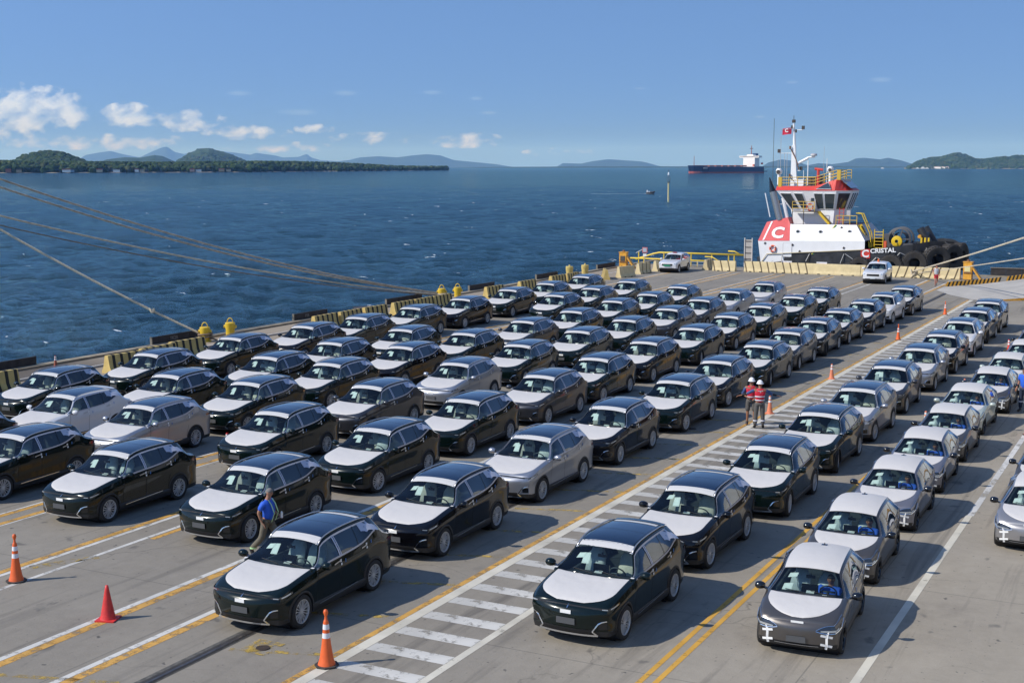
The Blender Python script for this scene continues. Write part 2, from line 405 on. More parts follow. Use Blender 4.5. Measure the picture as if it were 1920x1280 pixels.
# raised coping along the water
q = MB()
for i in range(14):
    q.box((-48.72, -40 + i * 12 + 6, .05), (.5, 11.97, .1), mat('coping_concrete', (.26, .215, .15), .85, noise_amt=.3, noise_scale=1.5))
q.build('coping', quay)

# ------------------------------------------------------------------ the sea, curved like the earth
RE = 7433000.0
def sea_z(x, y): return WATER_Z - (x * x + y * y) / (2 * RE)
def build_sea():
    dense = np.linspace(R(-57), R(3), 720)
    rest = np.linspace(R(3), R(303), 90)[1:-1]
    az = np.concatenate([dense, rest]); na = len(az)
    r = np.concatenate([[4, 15, 30], np.geomspace(44, 2600, 900), np.geomspace(2700, 26000, 40)])
    A, RR = np.meshgrid(az, r)
    X = RR * np.sin(A); Y = RR * np.cos(A)
    Z = WATER_Z - RR * RR / (2 * RE)
    rs = np.random.RandomState(4)
    H = np.zeros_like(X); DX = np.zeros_like(X); DY = np.zeros_like(X)
    cell = RR * 0.00146; cellr = RR * 0.0046
    for i in range(64):
        lam = 0.8 * (11 / 0.8) ** (rs.rand() ** 1.5)
        th = R(150) + rs.normal() * .55                      # the wind blows towards the quay
        kx, ky = 2 * np.pi / lam * np.sin(th), 2 * np.pi / lam * np.cos(th)
        amp = .019 * lam ** .64 * (.6 + .8 * rs.rand())
        fade = np.clip((lam / np.maximum(cell, cellr) - 2.2) / 2.5, 0, 1)
        ph = kx * X + ky * Y + rs.rand() * 6.283
        s = np.sin(ph); H += amp * fade * (s + .25 * np.cos(2 * ph)); c = np.cos(ph)
        DX += amp * fade * c * np.sin(th) * .8; DY += amp * fade * c * np.cos(th) * .8
    X = X + DX; Y = Y + DY; Z = Z + H
    nr = len(r)
    V = np.stack([X, Y, Z], -1).reshape(-1, 3)
    i, j = np.meshgrid(np.arange(nr - 1), np.arange(na), indexing='ij'); j2 = (j + 1) % na
    F = np.stack([i * na + j, i * na + j2, (i + 1) * na + j2, (i + 1) * na + j], -1).reshape(-1, 4)[:, ::-1]
    me = bpy.data.meshes.new('sea'); me.vertices.add(len(V)); me.vertices.foreach_set('co', V.ravel())
    me.loops.add(F.size); me.loops.foreach_set('vertex_index', F.ravel().astype(np.int32))
    me.polygons.add(len(F)); me.polygons.foreach_set('loop_start', np.arange(0, F.size, 4, dtype=np.int32))
    me.polygons.foreach_set('loop_total', np.full(len(F), 4, dtype=np.int32))
    me.polygons.foreach_set('use_smooth', np.ones(len(F), dtype=bool)); me.update(calc_edges=True)
    m = bpy.data.materials.new('sea_water'); m.use_nodes = True; nt = m.node_tree; L = nt.links.new
    nt.nodes.clear()
    def nd(t, **k):
        n = nt.nodes.new(t)
        for a, b in k.items(): setattr(n, a, b)
        return n
    t = nd('ShaderNodeTexCoord')
    def nz(sc3, detail, rough=.6, dist=0.0):
        mp = nd('ShaderNodeMapping'); mp.inputs['Scale'].default_value = sc3; mp.inputs['Rotation'].default_value = (0, 0, R(-27)); L(t.outputs['Object'], mp.inputs[0])
        n = nd('ShaderNodeTexNoise'); n.inputs['Scale'].default_value = 1; n.inputs['Detail'].default_value = detail; n.inputs['Roughness'].default_value = rough; n.inputs['Distortion'].default_value = dist
        L(mp.outputs[0], n.inputs['Vector']); return n.outputs['Fac']
    def rng(v, a, c, lo=0.0, hi=1.0):
        r_ = nd('ShaderNodeMapRange'); r_.inputs['From Min'].default_value = a; r_.inputs['From Max'].default_value = c
        r_.inputs['To Min'].default_value = lo; r_.inputs['To Max'].default_value = hi; L(v, r_.inputs['Value']); return r_.outputs[0]
    def ridged(v):       # sharp little crests instead of soft blobs
        a = nd('ShaderNodeMath', operation='MULTIPLY_ADD'); a.inputs[1].default_value = 2; a.inputs[2].default_value = -1; L(v, a.inputs[0])
        b = nd('ShaderNodeMath', operation='ABSOLUTE'); L(a.outputs[0], b.inputs[0])
        c = nd('ShaderNodeMath', operation='SUBTRACT'); c.inputs[0].default_value = 1; L(b.outputs[0], c.inputs[1]); return c.outputs[0]
    b1 = nd('ShaderNodeBump'); b1.inputs['Distance'].default_value = .75; b1.inputs['Strength'].default_value = 1.0
    L(ridged(nz((.28, .62, 1), 8, .70, .5)), b1.inputs['Height'])
    b2 = nd('ShaderNodeBump'); b2.inputs['Distance'].default_value = .22; b2.inputs['Strength'].default_value = 1.0
    L(ridged(nz((1.1, 2.6, 1), 4, .65)), b2.inputs['Height']); L(b1.outputs[0], b2.inputs['Normal'])
    b3 = nd('ShaderNodeBump'); b3.inputs['Distance'].default_value = 2.2; b3.inputs['Strength'].default_value = .6
    L(nz((.03, .07, 1), 6, .75, .4), b3.inputs['Height']); L(b2.outputs[0], b3.inputs['Normal'])
    deep = nd('ShaderNodeMix', data_type='RGBA'); L(rng(nz((.0035, .008, 1), 5, .6, .5), .35, .65), deep.inputs['Factor'])
    deep.inputs['A'].default_value = (.003, .013, .018, 1); deep.inputs['B'].default_value = (.005, .019, .026, 1)
    dif = nd('ShaderNodeBsdfDiffuse'); L(deep.outputs['Result'], dif.inputs[0])
    gl = nd('ShaderNodeBsdfGlossy'); gl.inputs['Roughness'].default_value = .07; L(b3.outputs[0], gl.inputs['Normal'])
    gl.inputs[0].default_value = (.57, .75, .75, 1)
    fr = nd('ShaderNodeFresnel'); fr.inputs[0].default_value = 1.33; L(b3.outputs[0], fr.inputs['Normal'])
    fm = nd('ShaderNodeMath', operation='MULTIPLY'); fm.inputs[1].default_value = .66; L(fr.outputs[0], fm.inputs[0])
    mx = nd('ShaderNodeMixShader'); L(fm.outputs[0], mx.inputs[0]); L(dif.outputs[0], mx.inputs[1]); L(gl.outputs[0], mx.inputs[2])
    # whitecaps, rare
    caps = nd('ShaderNodeMath', operation='MULTIPLY')
    L(rng(nz((.16, .42, 1), 4, .62, .9), .69, .71), caps.inputs[0]); L(rng(nz((.5, 1.1, 1), 4, .7), .47, .53), caps.inputs[1])
    foam = nd('ShaderNodeBsdfDiffuse'); foam.inputs[0].default_value = (.7, .74, .76, 1)
    mx2 = nd('ShaderNodeMixShader'); L(caps.outputs[0], mx2.inputs[0]); L(mx.outputs[0], mx2.inputs[1]); L(foam.outputs[0], mx2.inputs[2])
    out = nd('ShaderNodeOutputMaterial'); L(mx2.outputs[0], out.inputs[0])
    me.materials.append(m)
    o = bpy.data.objects.new('sea', me); col.objects.link(o); tag(o, kind='structure')
build_sea()

# ------------------------------------------------------------------ far land
def azi_of(u): return R(-27.3878) + math.atan((u - 960) / 2521.7)
def azel(u, v):
    """direction of a photographed skyline point, as compass angle and elevation"""
    p = math.atan(330 / 2500); x, y, z = u - 960, 2500 * math.cos(p) + (640 - v) * math.sin(p), -2500 * math.sin(p) + (640 - v) * math.cos(p)
    return R(-27.3878) + math.atan2(x, y), math.atan2(z, math.hypot(x, y))
def forest_mat(name, a, b, scale):
    m = bpy.data.materials.new(name); m.use_nodes = True; nt = m.node_tree; bs = nt.nodes['Principled BSDF']; bs.inputs['Roughness'].default_value = .9
    bs.inputs['Specular IOR Level'].default_value = .1
    t = nt.nodes.new('ShaderNodeTexCoord'); n = nt.nodes.new('ShaderNodeTexNoise'); n.inputs['Scale'].default_value = scale; n.inputs['Detail'].default_value = 6
    nt.links.new(t.outputs['Object'], n.inputs['Vector'])
    r = nt.nodes.new('ShaderNodeMapRange'); r.inputs['From Min'].default_value = .35; r.inputs['From Max'].default_value = .65; nt.links.new(n.outputs['Fac'], r.inputs['Value'])
    mx = nt.nodes.new('ShaderNodeMix'); mx.data_type = 'RGBA'; mx.inputs['A'].default_value = (*a, 1); mx.inputs['B'].default_value = (*b, 1)
    nt.links.new(r.outputs[0], mx.inputs['Factor']); nt.links.new(mx.outputs['Result'], bs.inputs['Base Color']); return m
F_FAR = forest_mat('far_forest', (.022, .045, .02), (.05, .085, .03), .004)
F_MID = forest_mat('hill_forest', (.018, .04, .014), (.06, .095, .03), .02)
def ridge(name, prof, dist, depth, m, rough=.06, n=220, rows=15, seed=0, noise_len=40.0):
    """a hill range: prof lists skyline points, dist the range's distance in metres, depth its breadth"""
    us = np.array([p[0] for p in prof], float); vs = np.array([p[1] for p in prof], float)
    q = MB(); P = []
    U = np.linspace(us[0], us[-1], n); V = np.interp(U, us, vs)
    for k in range(rows):
        t = k / (rows - 1) * 2 - 1; row = []
        for u, v in zip(U, V):
            a, e = azel(u, v); base = sea_z(0, dist)
            top = CAM_H + dist * math.tan(e)
            h = max(0, top - base)
            d = dist + t * depth
            sh = max(0.0, 1 - abs(t)) ** .75
            nn = noise.noise(Vector((a * dist / noise_len / 8, d / noise_len / 8, seed))) + .5 * noise.noise(Vector((a * dist / noise_len / 3, d / noise_len / 3, seed)))
            z = base + h * sh * (1 + (rough * nn * 2 if abs(t) > .02 else rough * .15 * nn)) - (2 if sh == 0 else 0)
            row.append((d * math.sin(a), d * math.cos(a), z))
        P.append(row)
    q.grid(P, m)
    return q.build(name, smooth=True, kind='structure')
ridge('mountain_range', [(90, 312), (145, 300), (160, 291), (185, 286), (207, 283), (230, 289), (250, 293), (262, 295), (285, 284), (305, 276), (313, 275), (328, 285), (345, 289), (372, 281), (392, 279), (420, 284), (440, 286), (470, 290), (480, 286), (492, 288), (515, 291), (530, 295), (560, 294), (572, 289), (577, 289), (583, 295), (600, 300), (640, 303), (660, 302), (690, 301), (720, 309)], 33000, 3500, F_FAR, .25, seed=2, noise_len=900)
ridge('mountain_range', [(560, 312), (620, 304), (655, 300), (675, 295), (710, 293), (745, 295), (775, 291), (800, 289), (825, 291), (850, 300), (890, 304), (930, 308), (960, 313)], 26000, 2600, F_FAR, .25, seed=5, noise_len=700)
ridge('mountain_range', [(1040, 315), (1055, 306), (1090, 307), (1110, 303), (1140, 300), (1165, 302), (1200, 304), (1212, 306), (1232, 311), (1250, 315)], 24000, 2000, F_FAR, .2, seed=8, noise_len=700)
ridge('mountain_range', [(1425, 315), (1440, 305), (1465, 299), (1490, 302), (1515, 310), (1535, 306), (1560, 308), (1590, 304), (1605, 297), (1620, 296), (1650, 299), (1665, 296), (1690, 301), (1715, 309), (1740, 315)], 19000, 1500, F_FAR, .22, seed=11, noise_len=600)
ridge('low_coast', [(820, 315), (900, 313.4), (1050, 312.5), (1200, 312), (1320, 312.2), (1450, 311.6), (1600, 312), (1760, 313)], 12000, 900, F_FAR, .1, seed=14, noise_len=200)
ridge('hill', [(170, 312), (200, 299), (235, 295), (262, 296), (290, 291), (305, 293), (330, 304), (345, 312)], 9000, 700, F_MID, .15, seed=17, noise_len=120)
ridge('hill', [(318, 312), (335, 302), (355, 289), (375, 281), (392, 280), (410, 285), (430, 290), (450, 298), (472, 308), (482, 313)], 7500, 700, F_MID, .15, seed=19, noise_len=110)
ridge('island_hill', [(0, 312), (25, 303), (45, 292), (65, 286), (82, 283.5), (100, 284), (118, 286), (135, 293), (155, 300), (170, 306), (185, 313)], 3300, 260, F_MID, .12, seed=21, noise_len=35)
ridge('island_hill', [(1700, 315), (1712, 308), (1725, 302), (1742, 297), (1760, 296), (1775, 292), (1792, 288), (1802, 289), (1815, 293), (1828, 298), (1842, 300), (1858, 298), (1875, 295), (1890, 295), (1905, 293), (1925, 292), (1990, 290), (2060, 300), (2140, 315)], 6800, 420, F_MID, .12, n=260, seed=23, noise_len=70)

def crowns(name, spots, m, seed, subdiv=1):
    """a belt of tree crowns, too many to count: lumpy clumps, one mesh"""
    rs = random.Random(seed)
    bm0 = bmesh.new(); bmesh.ops.create_icosphere(bm0, subdivisions=2, radius=1)
    base = [v.co.copy() for v in bm0.verts]; faces = [[v.index for v in f.verts] for f in bm0.faces]; bm0.free()
    shapes = []
    for k in range(8):
        shapes.append([p * (1 + .42 * noise.noise(p * 2.1 + Vector((k * 7, 0, 0))) + .22 * noise.noise(p * 5 + Vector((0, k * 5, 0)))) for p in base])
    V = []; F = []; K = []
    for (x, y, z, r, h, ci) in spots:
        s = shapes[rs.randrange(8)]; a = rs.random() * 6.28; ca, sa = math.cos(a), math.sin(a); o = len(V)
        for p in s: V.append((x + (p.x * ca - p.y * sa) * r, y + (p.x * sa + p.y * ca) * r, z + p.z * h))
        F += [tuple(o + i for i in f) for f in faces]; K += [ci] * len(faces)
    me = bpy.data.meshes.new(name); me.from_pydata(V, [], F)
    for q in m: me.materials.append(q)
    me.polygons.foreach_set('material_index', K); me.update()
    o = bpy.data.objects.new(name, me); col.objects.link(o); tag(o, kind='stuff'); return o
LEAF = [forest_mat('leaf_dark', (.014, .032, .01), (.035, .065, .02), .12), forest_mat('leaf_mid', (.03, .055, .018), (.06, .095, .03), .12), forest_mat('leaf_pale', (.06, .085, .03), (.095, .12, .05), .12), forest_mat('leaf_olive', (.035, .05, .02), (.075, .09, .035), .12)]
rs = random.Random(3)
sand = mat('beach_sand', (.32, .27, .19), .9)
def shore_d(u):   # distance of the left island's beach
    return float(np.interp(u, [-60, 100, 480, 640, 800, 838], [2380, 2400, 2600, 2900, 3450, 3650]))
def shore_top(u): # height of the tree belt in metres
    return float(np.interp(u, [-60, 0, 100, 300, 480, 560, 640, 700, 760, 838], [19, 19, 18, 17, 19, 19, 17, 14, 9, 7.5]))
base = MB(); P = []
for k, off in enumerate((0, 12, 260, 300)):
    row = []
    for u in np.linspace(-60, 842, 120):
        a, _ = azel(u, 320); d = shore_d(u) + off + 6 * math.sin(u * .11) * (1 if k < 2 else 0); row.append((d * math.sin(a), d * math.cos(a), sea_z(0, d) + (-1.0, 1.2, 2.0, -1.0)[k]))
    P.append(row)
base.grid(P, sand); base.build('island_shore', kind='structure')
spots = []
for i in range(5200):
    u = rs.uniform(-60, 838); a, _ = azel(u, 320); dep = rs.random() ** .8
    width = 240 if u < 700 else 240 - (u - 700) * 1.4
    d = shore_d(u) + 8 + dep * width; top = shore_top(u) * (.55 + .45 * min(1, dep * 3.5)) * rs.uniform(.7, 1.12)
    r = rs.uniform(3.2, 7.5); h = r * rs.uniform(.7, 1.0); ci = rs.choices((0, 1, 2, 3), (5, 4, .8 if u < 600 else 4, 2))[0]
    b0 = sea_z(0, d) + 1.5
    spots.append((d * math.sin(a), d * math.cos(a), b0 + max(h * .6, top - h), r, h, ci))
    if rs.random() < .6: spots.append((d * math.sin(a), d * math.cos(a), b0 + top * .35, r * 1.1, h * 1.2, 0))
crowns('island_forest', spots, LEAF, 5)
# forest on the two near hills follows their slope
def hill_crowns(name, prof, dist, depth, count, rmin, rmax, seed):
    us = [p[0] for p in prof]; vs = [p[1] for p in prof]; out = []; r_ = random.Random(seed)
    for i in range(count):
        u = r_.uniform(us[0], us[-1]); t = -r_.random() * 1.0; v = float(np.interp(u, us, vs)); a, e = azel(u, v)
        top = CAM_H + dist * math.tan(e); b0 = sea_z(0, dist); h = max(0, top - b0); sh = (1 - abs(t)) ** .75; d = dist + t * depth
        rr = r_.uniform(rmin, rmax); out.append((d * math.sin(a), d * math.cos(a), b0 + h * sh + rr * .1 - 1.5, rr, rr * .75, r_.choices((0, 1, 2, 3), (5, 4, .6, 1.5))[0]))
    crowns(name, out, LEAF, seed)
hill_crowns('hill_forest', [(0, 314), (25, 304), (45, 293), (65, 287), (82, 284.5), (100, 285), (118, 287), (135, 294), (155, 301), (170, 307), (185, 313)], 3300, 260, 1500, 4, 8, 31)
hill_crowns('hill_forest', [(1702, 316), (1712, 309), (1725, 303), (1742, 298), (1760, 297), (1775, 293), (1792, 289), (1802, 290), (1815, 294), (1828, 299), (1842, 301), (1858, 299), (1875, 296), (1890, 296), (1905, 294), (1925, 293)], 6800, 420, 2000, 7, 14, 32)
hill_crowns('hill_forest', [(322, 312), (335, 303), (355, 290), (375, 282), (392, 281), (410, 286), (430, 291), (450, 299), (472, 309)], 7500, 700, 900, 8, 16, 33)
# beach of the far right island
base = MB(); P = []
for k, off in enumerate((0, 16, 60)):
    row = []
    for u in np.linspace(1695, 2100, 60):
        a, _ = azel(u, 320); d = 6370 + off; row.append((d * math.sin(a), d * math.cos(a), sea_z(0, d) + (-.5, 3, 4)[k]))
    P.append(row)
base.grid(P, sand); base.build('far_shore', kind='structure')

# the air
HAZE_TOP, HAZE_BOTTOM = 640.0, -100.0
hz = MB(); hz.box((0, 0, 0), (1, 1, 1), mat('haze_air'))
hm = MATS['haze_air']; nt = hm.node_tree; nt.nodes.clear()
pv = nt.nodes.new('ShaderNodeVolumePrincipled'); pv.inputs['Color'].default_value = (.24, .49, 1.0, 1); pv.inputs['Absorption Color'].default_value = (1, 1, 1, 1); pv.inputs['Density'].default_value = 5.0e-5
pv.inputs['Anisotropy'].default_value = 0.0
oo = nt.nodes.new('ShaderNodeOutputMaterial'); nt.links.new(pv.outputs[0], oo.inputs['Volume'])
haze = hz.build('haze', kind='stuff')
haze.scale = (90000, 90000, HAZE_TOP - HAZE_BOTTOM); haze.location = (0, 0, (HAZE_TOP + HAZE_BOTTOM) / 2)
# ------------------------------------------------------------------ cars
# local frame of a car: x across (plus = its left side), y backwards from the front axle, z up
def lerp_tab(tab, y):
    xs = [p[0] for p in tab]; ys = [p[1] for p in tab]
    if y <= xs[0]: return ys[0]
    if y >= xs[-1]: return ys[-1]
    for i in range(len(xs) - 1):
        if y <= xs[i + 1]:
            x0, x1 = xs[i], xs[i + 1]; t = (y - x0) / (x1 - x0)
            m0 = (ys[i + 1] - ys[i - 1]) / (xs[i + 1] - xs[i - 1]) if i > 0 else (ys[1] - ys[0]) / (x1 - x0)
            m1 = (ys[i + 2] - ys[i]) / (xs[i + 2] - xs[i]) if i + 2 < len(xs) else (ys[i + 1] - ys[i]) / (x1 - x0)
            s0 = (ys[i + 1] - ys[i]) / (x1 - x0)
            # limit the tangents so that the curve never overshoots
            if s0 == 0: m0 = m1 = 0
            else:
                m0 = 0 if m0 * s0 <= 0 else math.copysign(min(abs(m0), 3 * abs(s0)), s0)
                m1 = 0 if m1 * s0 <= 0 else math.copysign(min(abs(m1), 3 * abs(s0)), s0)
            h = x1 - x0
            return (2 * t ** 3 - 3 * t * t + 1) * ys[i] + (t ** 3 - 2 * t * t + t) * h * m0 + (-2 * t ** 3 + 3 * t * t) * ys[i + 1] + (t ** 3 - t * t) * h * m1

black_plastic = mat('black_plastic_cladding', (.018, .018, .019), .55)
gloss_black = mat('gloss_black_trim', (.006, .006, .007), .12, coat=.6)
tyre_rubber = mat('tyre_rubber', (.022, .021, .02), .85)
rim_silver = mat('rim_silver', (.62, .61, .59), .4, .3)
rim_dark = mat('rim_pocket_dark', (.008, .008, .009), .7)
chrome = mat('bright_chrome_trim', (.75, .76, .78), .16, 1.0)
satin = mat('satin_silver_trim', (.55, .56, .58), .32, .9)
film = mat('white_protective_film', (.56, .54, .52), .5, bump=.014, bump_scale=3.5)
film_crisp = mat('smooth_white_film', (.55, .54, .525), .42, bump=.006, bump_scale=9)
trim_film = mat('pale_trim_film', (.52, .54, .62), .35, .25)
tape_white = mat('white_tape', (.82, .82, .8), .55)
tape_blue = mat('blue_tape', (.08, .22, .55), .5)
paper = mat('white_paper_sheet', (.62, .66, .64), .6)
seat_cloth = mat('beige_seat_cover', (.66, .63, .52), .8, noise_amt=.15, noise_scale=6)
seat_pale = mat('pale_plastic_seat_cover', (.58, .64, .62), .6, noise_amt=.2, noise_scale=5)
cabin = mat('dark_cabin_trim', (.02, .025, .028), .7)
cabin_mid = mat('grey_cabin_trim', (.06, .075, .08), .7)
lamp_glass = mat('headlamp_lens', (.5, .56, .62), .08, .5, coat=1)
lamp_dark = mat('headlamp_housing', (.02, .025, .035), .12, coat=1)
plate_grey = mat('plain_grey_plate', (.075, .078, .082), .6)
glass_front = glass_mat('windscreen_glass', (.72, .82, .81), 1.0, 1.5)
glass_side = glass_mat('side_window_glass', (.46, .54, .55), 2.3, 1.5)
glass_dark = mat('dark_rear_glass', (.006, .008, .01), .04, coat=1)
pano = mat('panoramic_roof_glass', (.003, .011, .034), .035, spec=.5, coat=.8); pano.node_tree.nodes['Principled BSDF'].inputs['IOR'].default_value = 1.45; pano.node_tree.nodes['Principled BSDF'].inputs['Coat IOR'].default_value = 1.5
def car_paint(name, c, metal=.35, rough=.32):
    m = mat(name, c, rough, metal, coat=.85); m.node_tree.nodes['Principled BSDF'].inputs['Coat IOR'].default_value = 1.43; m.node_tree.nodes['Principled BSDF'].inputs['Specular IOR Level'].default_value = .12 if max(c) < .05 else .5; return m
PAINT = {
    'green': car_paint('dark_green_car_paint', (.003, .0082, .0072), .1, .2),
    'black': car_paint('black_car_paint', (.0035, .0035, .005), .05, .15),
    'grey': car_paint('graphite_grey_car_paint', (.045, .047, .055), .55, .34),
    'silver': car_paint('silver_car_paint', (.36, .375, .41), .72, .36),
    'white': car_paint('white_car_paint', (.66, .67, .69), .0, .3),
    'bronze': car_paint('bronze_grey_car_paint', (.105, .096, .09), .6, .36),
    'lilac': car_paint('lilac_grey_car_paint', (.23, .225, .25), .6, .36),
    'mist': car_paint('pale_green_car_paint', (.42, .47, .42), .25, .34),
    'pearl': car_paint('pearl_grey_car_paint', (.34, .33, .33), .62, .36),
}
NR = 5                       # roof faces from the edge to the middle

class Car:
    """geometry of one model; every table is (distance behind the front axle, value)"""
    def __init__(s, W, T, B, gx, gz_drop, cowl, header, F, stations, zb=.20, wheel_r=.355, wb=2.75, front=-.9, rear=3.72, bulge=.13, win=(.62, 1.38, 1.48, 2.74), divider=2.14, arch=1.09, crown=.045, tumble=None, rear_glass=(3.16, 3.52), wheel_y=None):
        s.__dict__.update(locals()); s.y0 = stations[0]
    def ring(s, y):
        """half section at y: list of (x, z)"""
        W = lerp_tab(s.W, y); T = lerp_tab(s.T, y); zb = s.zb + (.06 if y < s.front + .3 else 0) * max(0, 1 - (y - s.front) / .3)
        fz = lerp_tab(s.F, y); bz = lerp_tab(s.B, y)
        t = min(1, max(0, (y - s.cowl) / (s.header - s.cowl)))
        cab = t; bz = bz if y > s.cowl else fz
        pts = [(0, zb), (W * .78, zb), (W * .93, zb + .03), (W * .965, zb + .14)]
        z3 = zb + .14
        prof = ((.16, .962), (.32, .958), (.47, .965), (.62, .984), (.745, 1.002), (.84, .986))
        for k, w in prof: pts.append((W * w, z3 + (bz - z3) * k))
        sh = W * (.972 if y > s.cowl else .965)
        pts.append((sh, bz - .012))                                    # belt = row 10
        x0 = W * .955; z0 = bz + .004
        gx = lerp_tab(s.gx, y); gz = T - s.gz_drop
        e0x, e0z = W * .90, bz + .028                                   # hood edge rail
        Gx = e0x + (gx - e0x) * t; Gz = e0z + (max(gz, e0z) - e0z) * t if cab > 0 else e0z
        if y > 2.9 and gz < bz + .02: Gz = max(gz, bz + .01)
        for k in (1 / 3, 2 / 3): # glass rows with a little outward bow
            bow = .018 * math.sin(math.pi * k) * t
            pts.append((sh + (Gx - sh) * k + bow, (bz - .012) + (Gz - bz + .012) * k))
        pts.append((Gx, Gz))                                           # rail = row 13
        Ex = Gx - (.035 + .015 * t); Ez = Gz + .012 + .030 * t
        Tm = T
        Ez = min(Ez, Tm - .004) if cab > 0 else Ez
        pts.append((Ex, Ez))                                           # edge = row 14
        for k in range(1, NR + 1):
            c = 1 - k / NR
            pts.append((Ex * c, Ez + (Tm - Ez) * (1 - c ** 2.4)))
        return pts
    def dy(s, c, y, row):
        """plan curvature of the nose: the middle stands further forward"""
        b = .04 * (1 - min(1, abs(c)) ** 2.6)
        f = max(0.0, min(1.0, 1 - (y - s.y0) / .75)) if row >= 14 else 0
        return -b * f * f * (3 - 2 * f)
    def point(s, y, r, side=1):
        """point on the skin: station y, fractional row r"""
        P = s.ring(y); i = int(min(len(P) - 2, math.floor(r))); f = r - i
        x = P[i][0] * (1 - f) + P[i + 1][0] * f; z = P[i][1] * (1 - f) + P[i + 1][1] * f
        c = x / P[14][0] if r >= 14 else 1
        return Vector((x * side, y + s.dy(c, y, r), z))
    def top(s, y, c, off=0.0):
        """point on hood, screen or roof: c runs from -1 to 1 across"""
        r = 14 + NR * (1 - abs(c)); p = s.point(y, r, 1 if c >= 0 else -1)
        P = s.ring(y); a = abs(c); Ex, Ez = P[14]; Tm = P[-1][1]
        p.z = Ez + (Tm - Ez) * (1 - a ** 2.4); p.x = Ex * c
        if off:
            e = .02; d1 = s.raw_top(y + e, c) - s.raw_top(y - e, c); d2 = s.raw_top(y, min(1, c + .04)) - s.raw_top(y, max(-1, c - .04))
            n = d2.cross(d1); n.normalize(); n = n if n.z > 0 else -n; p += n * off
        return p
    def raw_top(s, y, c):
        P = s.ring(y); Ex, Ez = P[14]; Tm = P[-1][1]; return Vector((Ex * c, y + s.dy(c, y, 14), Ez + (Tm - Ez) * (1 - abs(c) ** 2.4)))
    def side(s, y, z, off=0.004, sd=1):
        """point on the body side at height z"""
        P = s.ring(y); 
        for i in range(2, 13):
            if P[i][1] <= z <= P[i + 1][1] + 1e-6:
                f = (z - P[i][1]) / max(1e-6, P[i + 1][1] - P[i][1]); x = P[i][0] * (1 - f) + P[i + 1][0] * f
                return Vector(((x + off) * sd, y, z))
        x = P[13][0] if z > P[13][1] else P[2][0]
        return Vector(((x + off) * sd, y, z))
    def nose(s, c, z, off=0.004):
        """point on the front face: c across, z height"""
        P = s.ring(s.y0)
        for i in range(2, 14):
            if P[i][1] <= z <= P[i + 1][1] + 1e-6 or i == 13:
                f = min(1, max(0, (z - P[i][1]) / max(1e-6, P[i + 1][1] - P[i][1]))); x = P[i][0] * (1 - f) + P[i + 1][0] * f; break
        return Vector((x * c, s.nose_y(c, z) - off, z))
    def nose_y(s, c, z):
        P = s.ring(s.y0); zt = P[14][1]; zl = P[2][1]; k = (z - zl) / (zt - zl)
        k = min(1, max(0, k)); B = lerp_tab([(0, s.bulge * .62), (.2, s.bulge * .95), (.5, s.bulge), (.7, s.bulge * .95), (.86, s.bulge * .75), (.95, s.bulge * .36), (1, .04)], k)
        corner = .045 * math.sin(math.pi * min(1, k * 1.15)) * abs(c) ** 3 if k < .87 else 0
        return s.y0 - B * (1 - min(1, abs(c)) ** 2.4) - corner * 0

def ribbon(q, pts, w, m, nrm):
    """flat strip of width w along pts, lying across direction nrm x tangent"""
    pts = [Vector(p) for p in pts]; a = []; b = []
    for i, p in enumerate(pts):
        d = pts[min(i + 1, len(pts) - 1)] - pts[max(i - 1, 0)]; n = nrm[i] if isinstance(nrm, list) else Vector(nrm)
        s_ = d.cross(n); s_.normalize(); a.append(p + s_ * w / 2); b.append(p - s_ * w / 2)
    q.grid([a, b], m)

